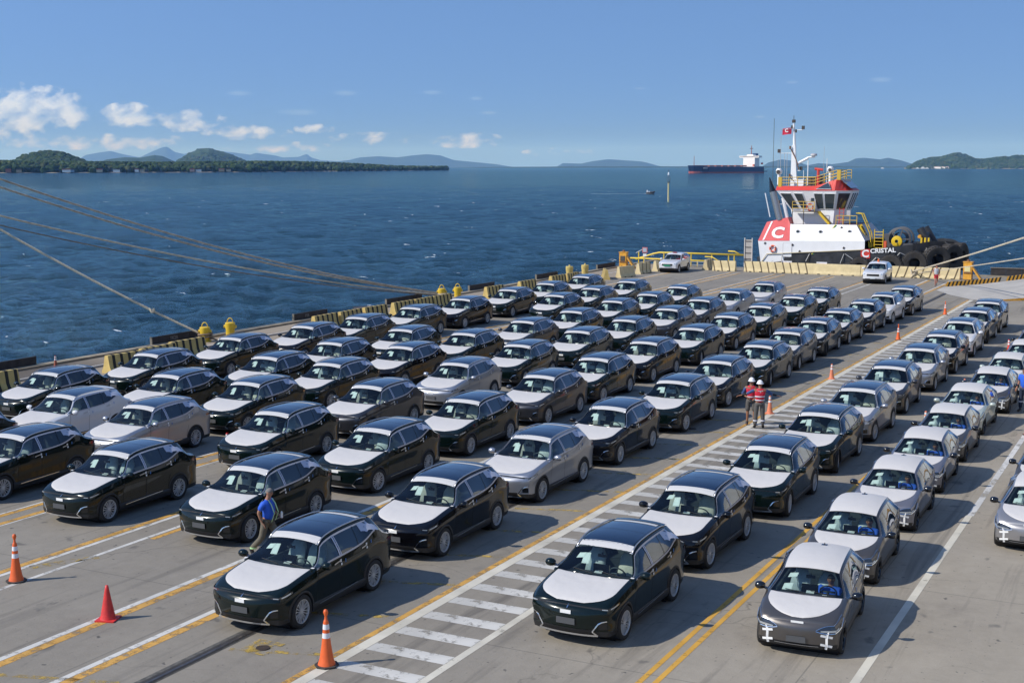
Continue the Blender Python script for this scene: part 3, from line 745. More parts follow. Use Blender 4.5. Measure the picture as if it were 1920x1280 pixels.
def make_wheel(r, w, kind):
    """centred at the origin, axle along x, outer face towards +x"""
    q = MB(); h = w / 2; R_ = r
    q.lathe([(R_ * .70, -h), (R_ * .93, -h * .98), (R_ * .985, -h * .8), (R_, -h * .45), (R_, h * .45), (R_ * .985, h * .8), (R_ * .94, h * .98), (R_ * .80, h * 1.03), (R_ * .715, h * .92), (R_ * .70, h * .5)], (0, 0, 0), tyre_rubber, 'X', 28)
    tyre = q.mesh('tyre', smooth=True)
    q = MB(); ri = R_ * .71
    face = rim_silver if kind == 'silver' else gloss_black
    q.lathe([(ri * 1.0, h * .92), (ri * .955, h * .93), (ri * .93, h * .72), (ri * .93, -h * .3)], (0, 0, 0), face, 'X', 28)
    q.lathe([(ri * .94, h * .42), (0.0, h * .36)], (0, 0, 0), rim_dark, 'X', 20)
    n = 8 if kind == 'silver' else 5
    for i in range(n):
        a0 = 2 * math.pi * i / n
        if kind == 'silver':
            for da in (-.15, .15):
                a1 = a0 + da; a2 = a0 + da * 1.55
                p1 = Vector((h * .74, math.cos(a1) * ri * .20, math.sin(a1) * ri * .20)); p2 = Vector((h * .80, math.cos(a2) * ri * .95, math.sin(a2) * ri * .95))
                t = (p2 - p1).normalized(); s_ = Vector((1, 0, 0)).cross(t); wd = .0068
                vs = [p1 + s_ * wd, p1 - s_ * wd, p2 - s_ * wd * 1.5, p2 + s_ * wd * 1.5]; vs += [v - Vector((.03, 0, 0)) for v in vs]
                q.add(vs, [(0, 1, 2, 3), (0, 4, 5, 1), (1, 5, 6, 2), (2, 6, 7, 3), (3, 7, 4, 0)], face)
        else:
            p1 = Vector((h * .62, math.cos(a0) * ri * .15, math.sin(a0) * ri * .15)); p2 = Vector((h * .78, math.cos(a0) * ri * .95, math.sin(a0) * ri * .95))
            t = (p2 - p1).normalized(); s_ = Vector((1, 0, 0)).cross(t)
            vs = [p1 + s_ * .03, p1 - s_ * .03, p2 - s_ * .05, p2 + s_ * .05]; vs += [v - Vector((.04, 0, 0)) for v in vs]
            q.add(vs, [(0, 1, 2, 3), (0, 4, 5, 1), (1, 5, 6, 2), (2, 6, 7, 3), (3, 7, 4, 0)], face)
    q.lathe([(ri * .20, h * .5), (ri * .20, h * .76), (ri * .08, h * .80), (0, h * .80)], (0, 0, 0), face if kind == 'silver' else rim_dark, 'X', 14)
    rim = q.mesh('rim')
    return tyre, rim

def add_obj(name, me, parent):
    o = bpy.data.objects.new(name, me); col.objects.link(o); o.parent = parent; return o

def build_car(P, name, label, paint_m, style):
    """style: 'suv' (dark roof glass), 'hatch' (covered roof), 'plain' (finished car without films)"""
    root = thing(name, label, 'car')
    S = P.stations; rings = [P.ring(y) for y in S]; nrow = len(rings[0]); q = MB(); under = MB(); gl_s = {}; gl_f = MB(); gl_r = MB(); clad = MB()
    wheels = ((0.0, P.wheel_r * P.arch), (P.wb, P.wheel_r * P.arch)); zc = P.wheel_r - .012
    def vert(i, r, sd):
        x, z = rings[i][r]; y = S[i]; c = x / rings[i][14][0] if r >= 14 else 1
        yy = y + P.dy(c, y, r)
        if 2 <= r <= 9:                                                # open the wheel arches
            for wy, wr in wheels:
                d = math.hypot(y - wy, z - zc)
                if d < wr and z > .02:
                    k = wr / max(d, 1e-4); ny, nz_ = wy + (y - wy) * k, zc + (z - zc) * k
                    if nz_ > rings[i][2][1] - .02: yy, z = ny, nz_
        return (x * sd, yy, z)
    def inside(i, r):
        cy = (S[i] + S[i + 1]) / 2; cz = sum(rings[a][b][1] for a in (i, i + 1) for b in (r, r + 1)) / 4
        return any(math.hypot(cy - wy, cz - zc) < wr * .97 for wy, wr in wheels)
    w0, w1, w2, w3 = P.win
    for sd in (1, -1):
        for i in range(len(S) - 1):
            cy = (S[i] + S[i + 1]) / 2
            for r in range(nrow - 1):
                vs = [vert(i, r, sd), vert(i, r + 1, sd), vert(i + 1, r + 1, sd), vert(i + 1, r, sd)]
                tgt, m = q, paint_m
                if r <= 1:
                    if r == 0 or not inside(i, 2): under.add(vs, [(0, 1, 2, 3)], black_plastic)
                    continue
                if r <= 9 and inside(i, r): continue
                if r == 2: tgt, m = clad, black_plastic
                if 10 <= r <= 12 and (w0 < cy < w1 or w2 < cy < w3): gl_s.setdefault((sd, cy < w1), MB()).add(vs, [(0, 1, 2, 3)], glass_side); continue
                if 10 <= r <= 12 and w1 <= cy <= w2: tgt, m = clad, gloss_black
                if r >= 14 and P.cowl + .02 < cy < P.header: gl_f.add(vs, [(0, 1, 2, 3)], glass_front); continue
                if r >= 14 and P.rear_glass[0] < cy < P.rear_glass[1]: gl_r.add(vs, [(0, 1, 2, 3)], glass_dark); continue
                tgt.add(vs, [(0, 1, 2, 3)], m)
    # nose and tail faces
    cs = [k / NR for k in range(-NR, NR + 1)]
    rows = []
    for r in range(2, 15):
        x, z = rings[0][r]; rows.append([(x * c, P.nose_y(c, z) if 2 < r < 14 else (P.nose_y(c, z) if r == 2 else P.y0 + P.dy(c, P.y0, 14)), z) for c in cs])
    # blend the top row into the hood line
    rows[-1] = [tuple(P.raw_top(P.y0, c)) for c in cs]
    for k in range(len(rows) - 1): q.grid(rows[k:k + 2], paint_m) if k > 0 else clad.grid(rows[k:k + 2], black_plastic)
    rows = []
    for r in range(2, 15):
        x, z = rings[-1][r]; rows.append([(x * c, S[-1] + .05 * (1 - abs(c) ** 3) * math.sin(math.pi * (r - 2) / 12), z) for c in cs])
    rows.append([(rings[-1][14][0] * c, S[-1], rings[-1][14][1] + (rings[-1][-1][1] - rings[-1][14][1]) * (1 - abs(c) ** 2.4)) for c in cs])
    for k in range(len(rows) - 1): (q if k > 3 else clad).grid(rows[k:k + 2], paint_m if k > 3 else black_plastic)
    body = add_obj('body', q.mesh('body', smooth=True, weld=True, angle=38), root)
    # flared black arches and sill
    for sd in (1, -1):
        for wy, wr in wheels:
            rad = []
            for ang in np.linspace(R(-14), R(194), 30):
                y1, z1 = wy + math.cos(ang) * wr, zc + math.sin(ang) * wr; wo = wr + (.055 if style != 'hatch' else .032)
                y2, z2 = wy + math.cos(ang) * wo, zc + math.sin(ang) * wo
                p = P.side(min(max(y1, S[0]), S[-1]), max(z1, .22), 0, 1).x; o_ = P.side(min(max(y2, S[0]), S[-1]), max(z2, .22), .0, 1).x
                rad.append([((p - .14) * sd, y1, z1), ((p + .012) * sd, y1, z1), ((max(p, o_) + .014) * sd, (y1 + y2) / 2, (z1 + z2) / 2), ((o_ + .003) * sd, y2, z2)])
            clad.grid(rad, black_plastic if style != 'hatch' else paint_m)
        zs = P.zb + .13; ys = np.linspace(wheels[0][1] * .93, P.wb - wheels[1][1] * .93, 10)
        clad.grid([[tuple(P.side(y, zs + dz, off, sd)) for y in ys] for dz, off in ((-.11, .012), (-.03, .03), (.06, .022), (.085, .003))], black_plastic)
    add_obj('cladding', clad.mesh('cladding', smooth=True, weld=True, angle=40), root)
    # inner arches
    for wy, wr in wheels:
        under.cyl((-.8, wy, zc), (.8, wy, zc), wr * .99, rim_dark, 20, cap=False)
    add_obj('underbody', under.mesh('underbody'), root)
    for g_ in gl_s.values(): add_obj('side_window', g_.mesh('side_window', smooth=True, weld=True), root)
    add_obj('windscreen', gl_f.mesh('windscreen', smooth=True, weld=True), root)
    if gl_r.v: add_obj('rear_window', gl_r.mesh('rear_window', smooth=True, weld=True), root)
    # wheels
    ty, rm = make_wheel(P.wheel_r, .225, 'black' if style == 'hatch' else 'silver')
    hw = lerp_tab(P.W, 0) - .125
    for wy in (0, P.wb):
        for sd in (1, -1):
            e = bpy.data.objects.new('wheel', ty); col.objects.link(e); e.parent = root; e.location = (hw * sd, wy, P.wheel_r)
            e.rotation_euler = (random.uniform(0, 1.2), 0, 0 if sd > 0 else math.pi)
            rr = bpy.data.objects.new('rim', rm); col.objects.link(rr); rr.parent = e
    # cabin
    q = MB(); x_ = .66; cz = .52; cw, hd = P.cowl, P.header; seat0 = hd + .28
    q.box((0, (cw + P.rear_glass[0]) / 2 + .1, cz - .2), (1.5, P.rear_glass[0] - cw, .02), cabin)
    q.box((0, cw + .22, P.ring(cw + .05)[-1][1] - .17), (1.42, .5, .17), cabin, rx=-.08)                      # dashboard
    q.box((0, cw - .02, P.ring(cw)[-1][1] - .10), (1.36, .12, .1), cabin)
    q.box((0, hd + .5, .62), (.22, 1.2, .3), cabin_mid)
    q.box((0, P.wb - .02, .72), (1.34, .5, .2), cabin_mid); q.box((0, P.wb + .28, .98), (1.34, .14, .56), cabin_mid, rx=-.22)
    for sx in (-1, 1): q.box((.70 * sx, (cw + P.wb) / 2 + .2, .74), (.05, P.wb - cw, .52), cabin_mid)
    for sx in (-.42, 0, .42): q.box((sx, P.wb + .36, 1.33 if style != 'hatch' else 1.26), (.26, .1, .2), cabin_mid, rx=-.15)
    add_obj('cabin', q.mesh('cabin'), root)
    q = MB()
    zt = P.ring(hd + .5)[-1][1]
    prof = [(.02, .42, .50), (.10, .60, .52), (-.02, .92, .46), (.06, zt - .44, .42), (.10, zt - .32, .27), (.12, zt - .13, .24), (.16, zt - .11, .18)]
    rings_ = []
    for (dy_, zz, ww) in prof:
        th_ = .10 if zz < .8 else .085
        rings_.append([(math.copysign(abs(math.cos(a)) ** .5, math.cos(a)) * ww / 2, seat0 + dy_ + .25 * max(0, zz - .6) * .5 + math.sin(a) * th_, zz) for a in np.linspace(0, 2 * math.pi, 13)])
    q.grid(rings_, seat_cloth if style == 'suv' else seat_pale)
    q.box((0, seat0 - .24, .56), (.5, .5, .16), seat_cloth if style == 'suv' else seat_pale)
    seat_me = q.mesh('seat', smooth=True, angle=60)
    for sx in (-.38, .38):
        o = bpy.data.objects.new('seat', seat_me); col.objects.link(o); o.parent = root; o.location = (sx, 0, 0); o.rotation_euler = (0, 0, .06 * (1 if sx > 0 else -1))
    dz = P.ring(cw + .05)[-1][1]
    q = MB(); c = Vector((.38, hd - .16 if style != 'hatch' else hd - .1, dz - .06)); nrm = Vector((0, .86, .5)).normalized(); u = Vector((1, 0, 0)); v = nrm.cross(u)
    q.tube([c + (u * math.cos(a) + v * math.sin(a)) * .175 for a in np.linspace(0, 2 * math.pi, 18)[:-1]], .016, cabin_mid, 5, True)
    q.box(c, (.3, .03, .04), cabin_mid, rx=-.5); q.cyl(c, c - nrm * .25, .03, cabin, 6)
    add_obj('steering_wheel', q.mesh('steering_wheel', smooth=True), root)
    q = MB(); q.box((0, cw + .40, dz + .0), (.36, .03, .17), gloss_black, rx=-.18); add_obj('centre_screen', q.mesh('centre_screen'), root)
    if style != 'plain':
        q = MB(); q.box((.02, cw + .34, dz - .065), (.17, .1, .012), paper, rx=.3); add_obj('leaflet', q.mesh('leaflet'), root)
    q = MB(); p = P.top(hd - .12, 0, -.05); q.box((0, p.y, p.z - .03), (.2, .03, .06), gloss_black); q.cyl((0, p.y, p.z - .02), (0, p.y - .02, p.z + .04), .02, gloss_black, 6)
    add_obj('rear_view_mirror', q.mesh('rear_view_mirror'), root)
    # door mirrors
    q = MB()
    for sd in (1,):
        b0 = P.side(cw + .18, P.ring(cw + .18)[10][1] - .03, 0, 1); c = Vector((b0.x + .15, b0.y + .02, b0.z + .08))
        rws = []
        for k, (dx, sc_) in enumerate(((-.10, .55), (-.06, .85), (0, 1.0), (.07, .92), (.11, .6))):
            rws.append([(c.x + dx, c.y + math.cos(a) * .085 * sc_ * (1.2 if math.cos(a) < 0 else .7), c.z + math.sin(a) * .088 * sc_) for a in np.linspace(0, 2 * math.pi, 13)])
        q.grid(rws, paint_m if style != 'hatch' else gloss_black)
        q.add(rws[0][:-1], [tuple(range(12))], gloss_black); q.add(rws[-1][:-1], [tuple(range(12))], paint_m if style != 'hatch' else gloss_black)
        q.box((b0.x + .03, b0.y + .02, b0.z + .03), (.12, .07, .035), gloss_black, ry=-.3)
    ml = q.mesh('door_mirror', smooth=True, angle=50)
    o = add_obj('door_mirror', ml, root); o = add_obj('door_mirror', ml, root); o.scale = (-1, 1, 1)
    # door gaps, handles
    q = MB(); gap = rim_dark
    def seam(pts, sd, w=.009, m=gap, off=.0025):
        pp = [P.side(y, z, off, sd) for y, z in pts]; ribbon(q, pp, w, m, (sd, 0, 0))
    belt = lambda y: P.ring(y)[10][1] - .015
    zs = P.zb + .19
    def vline(y, za, zb_, lean=0.0, n=9): return [(y + lean * k / (n - 1), za + (zb_ - za) * k / (n - 1)) for k in range(n)]
    for sd in (1, -1):
        seam(vline(P.cowl + .07, zs, belt(P.cowl + .12), .04), sd); seam(vline((w1 + w2) / 2, zs, belt((w1 + w2) / 2)), sd)
        seam([(P.wb - .42, zs), (P.wb - .43, zs + .15), (P.wb - .34, zs + .42), (P.wb - .28, belt(P.wb - .3))], sd)
        seam([(y, zs) for y in np.linspace(P.cowl + .07, P.wb - .42, 8)], sd)
        for hy in (w1 - .12, P.wb - .42):
            zh = belt(hy) - .10; pp = [P.side(y, zh + .01 * k, .014, sd) for k, y in enumerate(np.linspace(hy - .1, hy + .1, 4))]; ribbon(q, pp, .03, satin if style == 'suv' else paint_m, (sd, 0, 0))
    add_obj('door_seams', q.mesh('door_seams'), root)
    # bright strip above the sill
    if style == 'suv':
        for sd in (1, -1):
            q = MB(); ribbon(q, [P.side(y, P.zb + .155 + .02 * k, .03, sd) for k, y in enumerate(np.linspace(.6, P.wb - .7, 4))], .018, chrome, (sd, 0, 0))
            add_obj('sill_strip', q.mesh('sill_strip'), root)
    # window surround
    def srow(y, r, off, sd):
        p = P.point(y, r, sd); p.x += off * sd; return p
    m_s = trim_film if style != 'plain' else gloss_black; wtr = .042 if style == 'suv' else .018
    for sd in (1, -1):
        q = MB(); ys = [w0 - .05] + list(np.linspace(w0, w3, 22)) + [w3 + .04]
        ribbon(q, [srow(y, 10.05, .006, sd) for y in ys], wtr, m_s, (sd, 0, 0))
        ribbon(q, [srow(y, 12.95, .007, sd) for y in ys], wtr, m_s, (sd, 0, .3))
        ribbon(q, [srow(w3 + .01, r, .007, sd) for r in np.linspace(10, 13, 7)], wtr * 1.4, m_s, (sd, 0, .3))
        if style == 'suv': ribbon(q, [srow((w1 + w2) / 2 - .018 + (r - 10) * .0, r, .009, sd) for r in np.linspace(10, 13, 7)], .045, m_s, (sd, 0, .3)); ribbon(q, [srow((w1 + w2) / 2 + .035, r, .009, sd) for r in np.linspace(10, 13, 7)], .03, m_s, (sd, 0, .3))
        ribbon(q, [srow(P.divider + (r - 10) * .02, r, .005, sd) for r in np.linspace(10, 13, 7)], .035, gloss_black, (sd, 0, .3))
        add_obj('window_surround', q.mesh('window_surround'), root)
    # lamps, grille, plate
    def nose_strip(qq, pts, w, m, off=.006):
        pp = [P.nose(c, z, off) for c, z in pts]; ribbon(qq, pp, w, m, (0, -1, 0))
    def nose_patch(qq, c0, c1, z0, z1, m, off=.006, n=8):
        qq.grid([[tuple(P.nose(c0 + (c1 - c0) * k / n, z, off)) for k in range(n + 1)] for z in (z0, (z0 + z1) / 2, z1)], m)
    R0 = P.ring(P.y0); zt = R0[14][1]
    if style == 'suv':
        q = MB(); nose_strip(q, [(c, zt - .045 - .015 * abs(c) ** 2) for c in np.linspace(-1, 1, 21)], .055, lamp_dark)
        for sd in (1, -1):
            ribbon(q, [P.side(y, zt - .055 + .055 * t, .006, sd) for y, t in zip(np.linspace(P.y0, P.y0 + .34, 6), np.linspace(0, 1, 6))], .055, lamp_dark, (sd, 0, 0))
        add_obj('light_bar', q.mesh('light_bar'), root)
        for sd in (1, -1):
            q = MB(); ribbon(q, [P.side(P.y0 + .04 + .06 * k, zt - .05 + .012 * k, .012, sd) for k in range(5)], .028, lamp_glass, (sd, 0, 0))
            nose_strip(q, [(sd * c, zt - .055) for c in (.86, .93, .995)], .022, lamp_glass, .011)
            add_obj('headlight', q.mesh('headlight'), root)
        q = MB(); nose_patch(q, -.64, .64, .285, .395, rim_dark, .006)
        for k in range(3): nose_strip(q, [(c, .315 + .022 * k) for c in np.linspace(-.6, .6, 9)], .006, gloss_black, .012)
        add_obj('lower_grille', q.mesh('lower_grille'), root)
        q = MB(); nose_strip(q, [(c, .262 + .012 * abs(c) ** 3) for c in np.linspace(-.8, .8, 15)], .034, chrome, .022)
        for sd in (1, -1):
            nose_strip(q, [(sd * .76, .285), (sd * .71, .315), (sd * .655, .36)], .034, chrome, .016)
            nose_strip(q, [(sd * .655, .355), (sd * .73, .44), (sd * .80, .52), (sd * .88, .555), (sd * .98, .57)], .024, chrome, .016)
        nose_strip(q, [(0, zt - .075), (0, zt - .02)], .02, chrome, .02)
        add_obj('chrome_trim', q.mesh('chrome_trim'), root)
        for sd in (1, -1):
            q = MB(); nose_patch(q, sd * .80, sd * .985, .40, .53, gloss_black, .005, 4); add_obj('air_intake', q.mesh('air_intake'), root)
        q = MB(); p = P.nose(0, .535, .018); q.box(p, (.40, .012, .125), plate_grey); add_obj('blank_plate', q.mesh('blank_plate'), root)
        q = MB(); p = P.nose(.0, zt - .145, .010); q.box((p.x - .01, p.y, p.z), (.23, .004, .075), tape_white); add_obj('sticker', q.mesh('sticker'), root)
        # roof rails
        for sd in (1, -1):
            q = MB(); q.tube([Vector((P.ring(y)[14][0] * sd, y, P.ring(y)[14][1] + h_)) for y, h_ in [(hd_, h__) for hd_, h__ in zip(np.linspace(P.header - .02, 2.92, 14), [.0, .022] + [.032] * 10 + [.022, 0])]], .016, satin, 6)
            add_obj('roof_rail', q.mesh('roof_rail', smooth=True), root)
        q = MB(); q.grid([[tuple(P.top(y, c, .006)) for c in np.linspace(-.9, .9, 11)] for y in np.linspace(P.header + .17, 2.66, 14)], pano)
        add_obj('panoramic_roof', q.mesh('panoramic_roof', smooth=True), root)
        q = MB(); ribbon(q, [P.top(1.95, c, .009) for c in np.linspace(-.88, .88, 9)], .012, gloss_black, (0, 0, 1))
        add_obj('roof_glass_joint', q.mesh('roof_glass_joint'), root)
        q = MB(); q.grid([[tuple(P.top(y, c, .011)) for c in np.linspace(-.96, .96, 13)] for y in np.linspace(P.header - .015, P.header + .185, 4)], film_crisp)
        add_obj('front_roof_film', q.mesh('front_roof_film', smooth=True), root)
        q = MB(); q.grid([[tuple(P.top(y, c, .011)) for c in np.linspace(-.84, .84, 11)] for y in np.linspace(2.64, 2.80, 4)], film_crisp)
        add_obj('rear_roof_film', q.mesh('rear_roof_film', smooth=True), root)
        # rear spoiler
        q = MB(); q.grid([[tuple(P.top(y, c, .012 + (.02 if y > 3.0 else 0))) for c in np.linspace(-.98, .98, 9)] for y in np.linspace(2.86, 3.09, 4)], paint_m)
        add_obj('spoiler', q.mesh('spoiler', smooth=True), root)
        # ragged film over the rear pillars
        for sd in (1, -1):
            q = MB(); rs_ = random.Random(5)
            ys = np.linspace(2.40, 2.98, 12); lo = []; hi = []
            for k, y in enumerate(ys):
                t = k / 11; lo.append(srow(y, 11.6 - 1.9 * t + rs_.uniform(-.18, .18), .011, sd)); hi.append(srow(y, 13.1 - 2.0 * t * t + rs_.uniform(-.2, .2), .011, sd))
            q.grid([lo, hi], trim_film); add_obj('rear_pillar_film', q.mesh('rear_pillar_film'), root)
        # tape tags
        q = MB()
        for sd in (1, -1):
            for hy in (w1 + .02, P.wb - .34):
                zh = belt(hy) - .075; q.box(P.side(hy, zh, .012, sd), (.006, .05, .06), tape_white); q.box(P.side(hy + .01, zh - .075, .012, sd), (.006, .045, .05), tape_white)
            for hy in (w2 + .1, P.wb - .16): q.box(P.side(hy, belt(hy) - .12, .01, sd), (.006, .02, .075), tape_blue)
            p = P.point(P.cowl + .03, 12.5, sd); q.box(p + Vector((0, -.02, .015)), (.07, .05, .006), tape_white)
            p = P.top(P.header - .01, .96 * sd, .014); q.box(p, (.035, .03, .008), tape_white)
        tag(add_obj('tape_tags', q.mesh('tape_tags'), root), kind='stuff')
    if style == 'hatch':
        for sd in (1, -1):
            q = MB()
            def wrap(s_, z, off): return P.nose(sd * s_, z, off) if s_ <= 1 else P.side(P.y0 + (s_ - 1) * .5, z, off, sd)
            ss = (.50, .62, .75, .88, .995, 1.12, 1.28, 1.46, 1.66); zl = (.60, .575, .56, .555, .565, .61, .67, .74, .81); zh = (.615, .665, .70, .715, .722, .765, .81, .85, .875)
            q.grid([[tuple(wrap(a_, z0 + (z1 - z0) * t, .007)) for a_, z0, z1 in zip(ss, zl, zh)] for t in (0, .5, 1)], lamp_dark)
            q.grid([[tuple(wrap(a_, z0 + (z1 - z0) * t, .012)) for a_, z0, z1 in zip(ss[1:6], zl[1:6], zh[1:6])] for t in (.18, .45)], lamp_glass)
            ribbon(q, [wrap(a_, z0, .013) for a_, z0 in zip(ss, zl)], .014, chrome, (sd * .5, -.8, .3)); ribbon(q, [wrap(a_, z1, .012) for a_, z1 in zip(ss, zh)], .008, chrome, (sd * .5, -.6, .5))
            add_obj('headlight', q.mesh('headlight'), root)
        q = MB(); nose_patch(q, -.7, .7, .245, .285, black_plastic, .006); nose_patch(q, -.36, .36, .235, .305, rim_dark, .010); nose_strip(q, [(c, .275) for c in np.linspace(-.6, .6, 9)], .008, satin, .013)
        add_obj('lower_grille', q.mesh('lower_grille'), root)
        q = MB(); p = P.nose(0, .40, .02); q.box(p, (.40, .012, .125), plate_grey); add_obj('blank_plate', q.mesh('blank_plate'), root)
        q = MB(); p = P.nose(0, zt - .035, .016); q.box(p, (.26, .006, .06), tape_white); add_obj('sticker', q.mesh('sticker'), root)
        q = MB()
        for sd in (1, -1):
            nose_strip(q, [(sd * .80, z) for z in np.linspace(.22, .60, 6)], .05, tape_white, .009)
            for z in (.31, .50): nose_strip(q, [(sd * c, z - .02 + (.9 - c) * .16) for c in (.64, .74, .84, .95)], .05, tape_white, .012)
        add_obj('tape_crosses', q.mesh('tape_crosses'), root)
        ys = np.linspace(P.header + .01, P.rear_glass[0] - .1, 16)
        q = MB(); q.grid([[tuple(P.top(y, c, .009)) for c in np.linspace(-1.0, 1.0, 15)] for y in ys], film)
        add_obj('roof_film', q.mesh('roof_film', smooth=True), root)
        q = MB(); p = P.top(P.rear_glass[0] - .42, 0, .01); q.box(p + Vector((0, .02, .02)), (.03, .12, .05), gloss_black, taper=.4); q.box(p, (.13, .14, .012), gloss_black)
        add_obj('roof_antenna', q.mesh('roof_antenna'), root)
        q = MB()
        for sd in (1, -1):
            for hy in (w2 + .06, P.wb - .2): q.box(P.side(hy, belt(hy) - .08, .012, sd), (.006, .03, .1), tape_blue)
        tag(add_obj('tape_tags', q.mesh('tape_tags'), root), kind='stuff')
    if style == 'plain':
        for sd in (1, -1):
            q = MB(); q.add([P.nose(sd * .70, zt - .10, .008), P.nose(sd * .985, zt - .17, .008), P.side(P.y0 + .22, zt - .03, .008, sd), P.nose(sd * .92, zt - .04, .01)], [(0, 1, 2, 3)], lamp_glass)
            add_obj('headlight', q.mesh('headlight'), root)
        q = MB(); nose_patch(q, -.62, .62, zt - .26, zt - .09, rim_dark, .006); add_obj('grille', q.mesh('grille'), root)
        q = MB(); nose_patch(q, -.8, .8, P.zb + .06, P.zb + .2, black_plastic, .008); add_obj('lower_grille', q.mesh('lower_grille'), root)
    if style != 'plain':
        # the padded white sheet on the bonnet
        y_f = P.y0 + (.025 if style == 'suv' else .03); y_b = P.cowl - .02; q = MB(); rows = []; nY = 22; nC = 25
        for i in range(nY):
            t = i / (nY - 1); y = y_f + (y_b - y_f) * t
            ce = .985 * (1 - (1 - min(1, t / .42)) ** 2.6) ** (1 / 2.6) if style == 'suv' else .975 * (1 - (1 - min(1, t / .8)) ** 2.1) ** (1 / 2.1)
            ce = max(ce, .40 if style == 'suv' else .16)
            row = []
            for k in range(nC):
                c = ce * (k / (nC - 1) * 2 - 1); edge = 1 - abs(k / (nC - 1) * 2 - 1) ** 8
                pull = 0
                w = .5 * noise.noise(Vector((c * 5.5, y * 5, 1))) + .35 * noise.noise(Vector((c * 16, y * 9, 4))) + .2 * noise.noise(Vector((c * 34, y * 26, 7)))
                h_ = (.014 + .013 * w * (1 if style == 'suv' else .8)) * (edge if 0 < i < nY - 1 else .0) + .004
                jag = .010 * noise.noise(Vector((k * 1.7, i * 1.3, 2))) if (k in (0, nC - 1) or i in (0, nY - 1)) else 0
                row.append(tuple(P.top(y + jag, min(1, max(-1, c)), h_)))
            rows.append(row)
        q.grid(rows, film); add_obj('bonnet_cover', q.mesh('bonnet_cover', smooth=True), root)
        # papers behind the windscreen
        for cx_, cy_, w_, h_, tilt in (((-.62, P.header - .16, .17, .12, .1), (-.40, P.cowl + .30, .17, .26, -.25)) if style == 'suv' else ((-.56, P.header - .15, .22, .12, .05), (-.58, P.header - .42, .2, .2, .0))):
            q = MB(); pts = []
            for dx, dy_ in ((-w_ / 2, -h_ / 2), (w_ / 2, -h_ / 2), (w_ / 2, h_ / 2), (-w_ / 2, h_ / 2)):
                pts.append(P.top(cy_ + dy_ * .8, cx_ + (dx * math.cos(tilt) + dy_ * math.sin(tilt)) / .75, -.012))
            q.add(pts, [(0, 1, 2, 3)], paper); add_obj('paper_sheet', q.mesh('paper_sheet'), root)
        if style == 'hatch':
            q = MB(); ribbon(q, [P.top(P.cowl + .05, c, -.006) for c in (.42, .55)], .05, paper, (0, 0, 1)); add_obj('small_sticker', q.mesh('small_sticker'), root)
    # wipers
    q = MB()
    for a0, a1 in ((.75, .1), (-.05, -.62)):
        q.tube([P.top(P.cowl + .03, a0, .012), P.top(P.cowl + .06, (a0 + a1) / 2, .02), P.top(P.cowl + .09, a1, .012)], .007, gloss_black, 4)
    add_obj('wipers', q.mesh('wipers'), root)
    # rear lamps
    for sd in (1, -1):
        q = MB(); ribbon(q, [P.side(y, P.ring(P.rear - .3)[10][1] - .12, .006, sd) for y in np.linspace(P.rear - .34, P.rear - .03, 5)], .08, mat('red_lamp', (.12, .004, .004), .1, coat=1), (sd, 0, 0))
        add_obj('tail_lamp', q.mesh('tail_lamp'), root)
    return root

def st(front, *marks):
    """stations: dense at wheel arches"""
    return sorted(set(round(v, 3) for v in marks))
def arange(a, b, n): return [a + (b - a) * k / n for k in range(n + 1)]
suv_st = st(0, -.66, -.62, *arange(-.58, -.44, 2), *arange(-.42, .42, 22), .46, .48, *arange(.56, .92, 5), 1.0, 1.1, 1.2, 1.30, 1.38, 1.48, *arange(1.60, 2.30, 6), *arange(2.33, 3.05, 20), 3.1, 3.17, 3.25, 3.33, 3.40, 3.46, 3.54, 3.61, 3.66)
SUV = Car(W=[(-.66, .855), (-.56, .895), (-.42, .92), (-.25, .935), (0, .943), (.6, .945), (2.0, .945), (2.75, .948), (3.0, .942), (3.25, .925), (3.45, .895), (3.58, .855), (3.66, .80)],
          T=[(-.66, .86), (-.5, .92), (-.3, .975), (0, 1.028), (.3, 1.068), (.46, 1.085), (.72, 1.305), (1.0, 1.535), (1.2, 1.61), (1.5, 1.66), (2.0, 1.68), (2.5, 1.672), (2.85, 1.648), (3.06, 1.615), (3.12, 1.56), (3.25, 1.40), (3.40, 1.245), (3.47, 1.20), (3.66, 1.14)],
          B=[(.36, 1.08), (.6, 1.12), (1.0, 1.15), (1.5, 1.17), (2.0, 1.20), (2.3, 1.24), (2.55, 1.32), (2.74, 1.40), (2.92, 1.38), (3.08, 1.28), (3.2, 1.215), (3.45, 1.15), (3.66, 1.08)],
          F=[(-.66, .815), (-.5, .885), (-.3, .95), (0, 1.008), (.3, 1.052), (.46, 1.072)],
          gx=[(.46, .84), (1.0, .67), (1.6, .675), (2.4, .66), (2.95, .64), (3.1, .65), (3.4, .72), (3.6, .70)], gz_drop=.085, cowl=.46, header=1.0, stations=suv_st, front=-.88, rear=3.66, bulge=.22, win=(.58, 1.38, 1.48, 2.74), rear_glass=(3.07, 3.40))
hat_st = st(0, -.47, -.43, -.40, *arange(-.38, .38, 20), .44, .46, *arange(.55, .95, 5), 1.02, 1.1, 1.2, 1.32, 1.42, *arange(1.5, 2.24, 6), *arange(2.27, 3.03, 20), 3.08, 3.16, 3.24, 3.3, 3.36, 3.40)
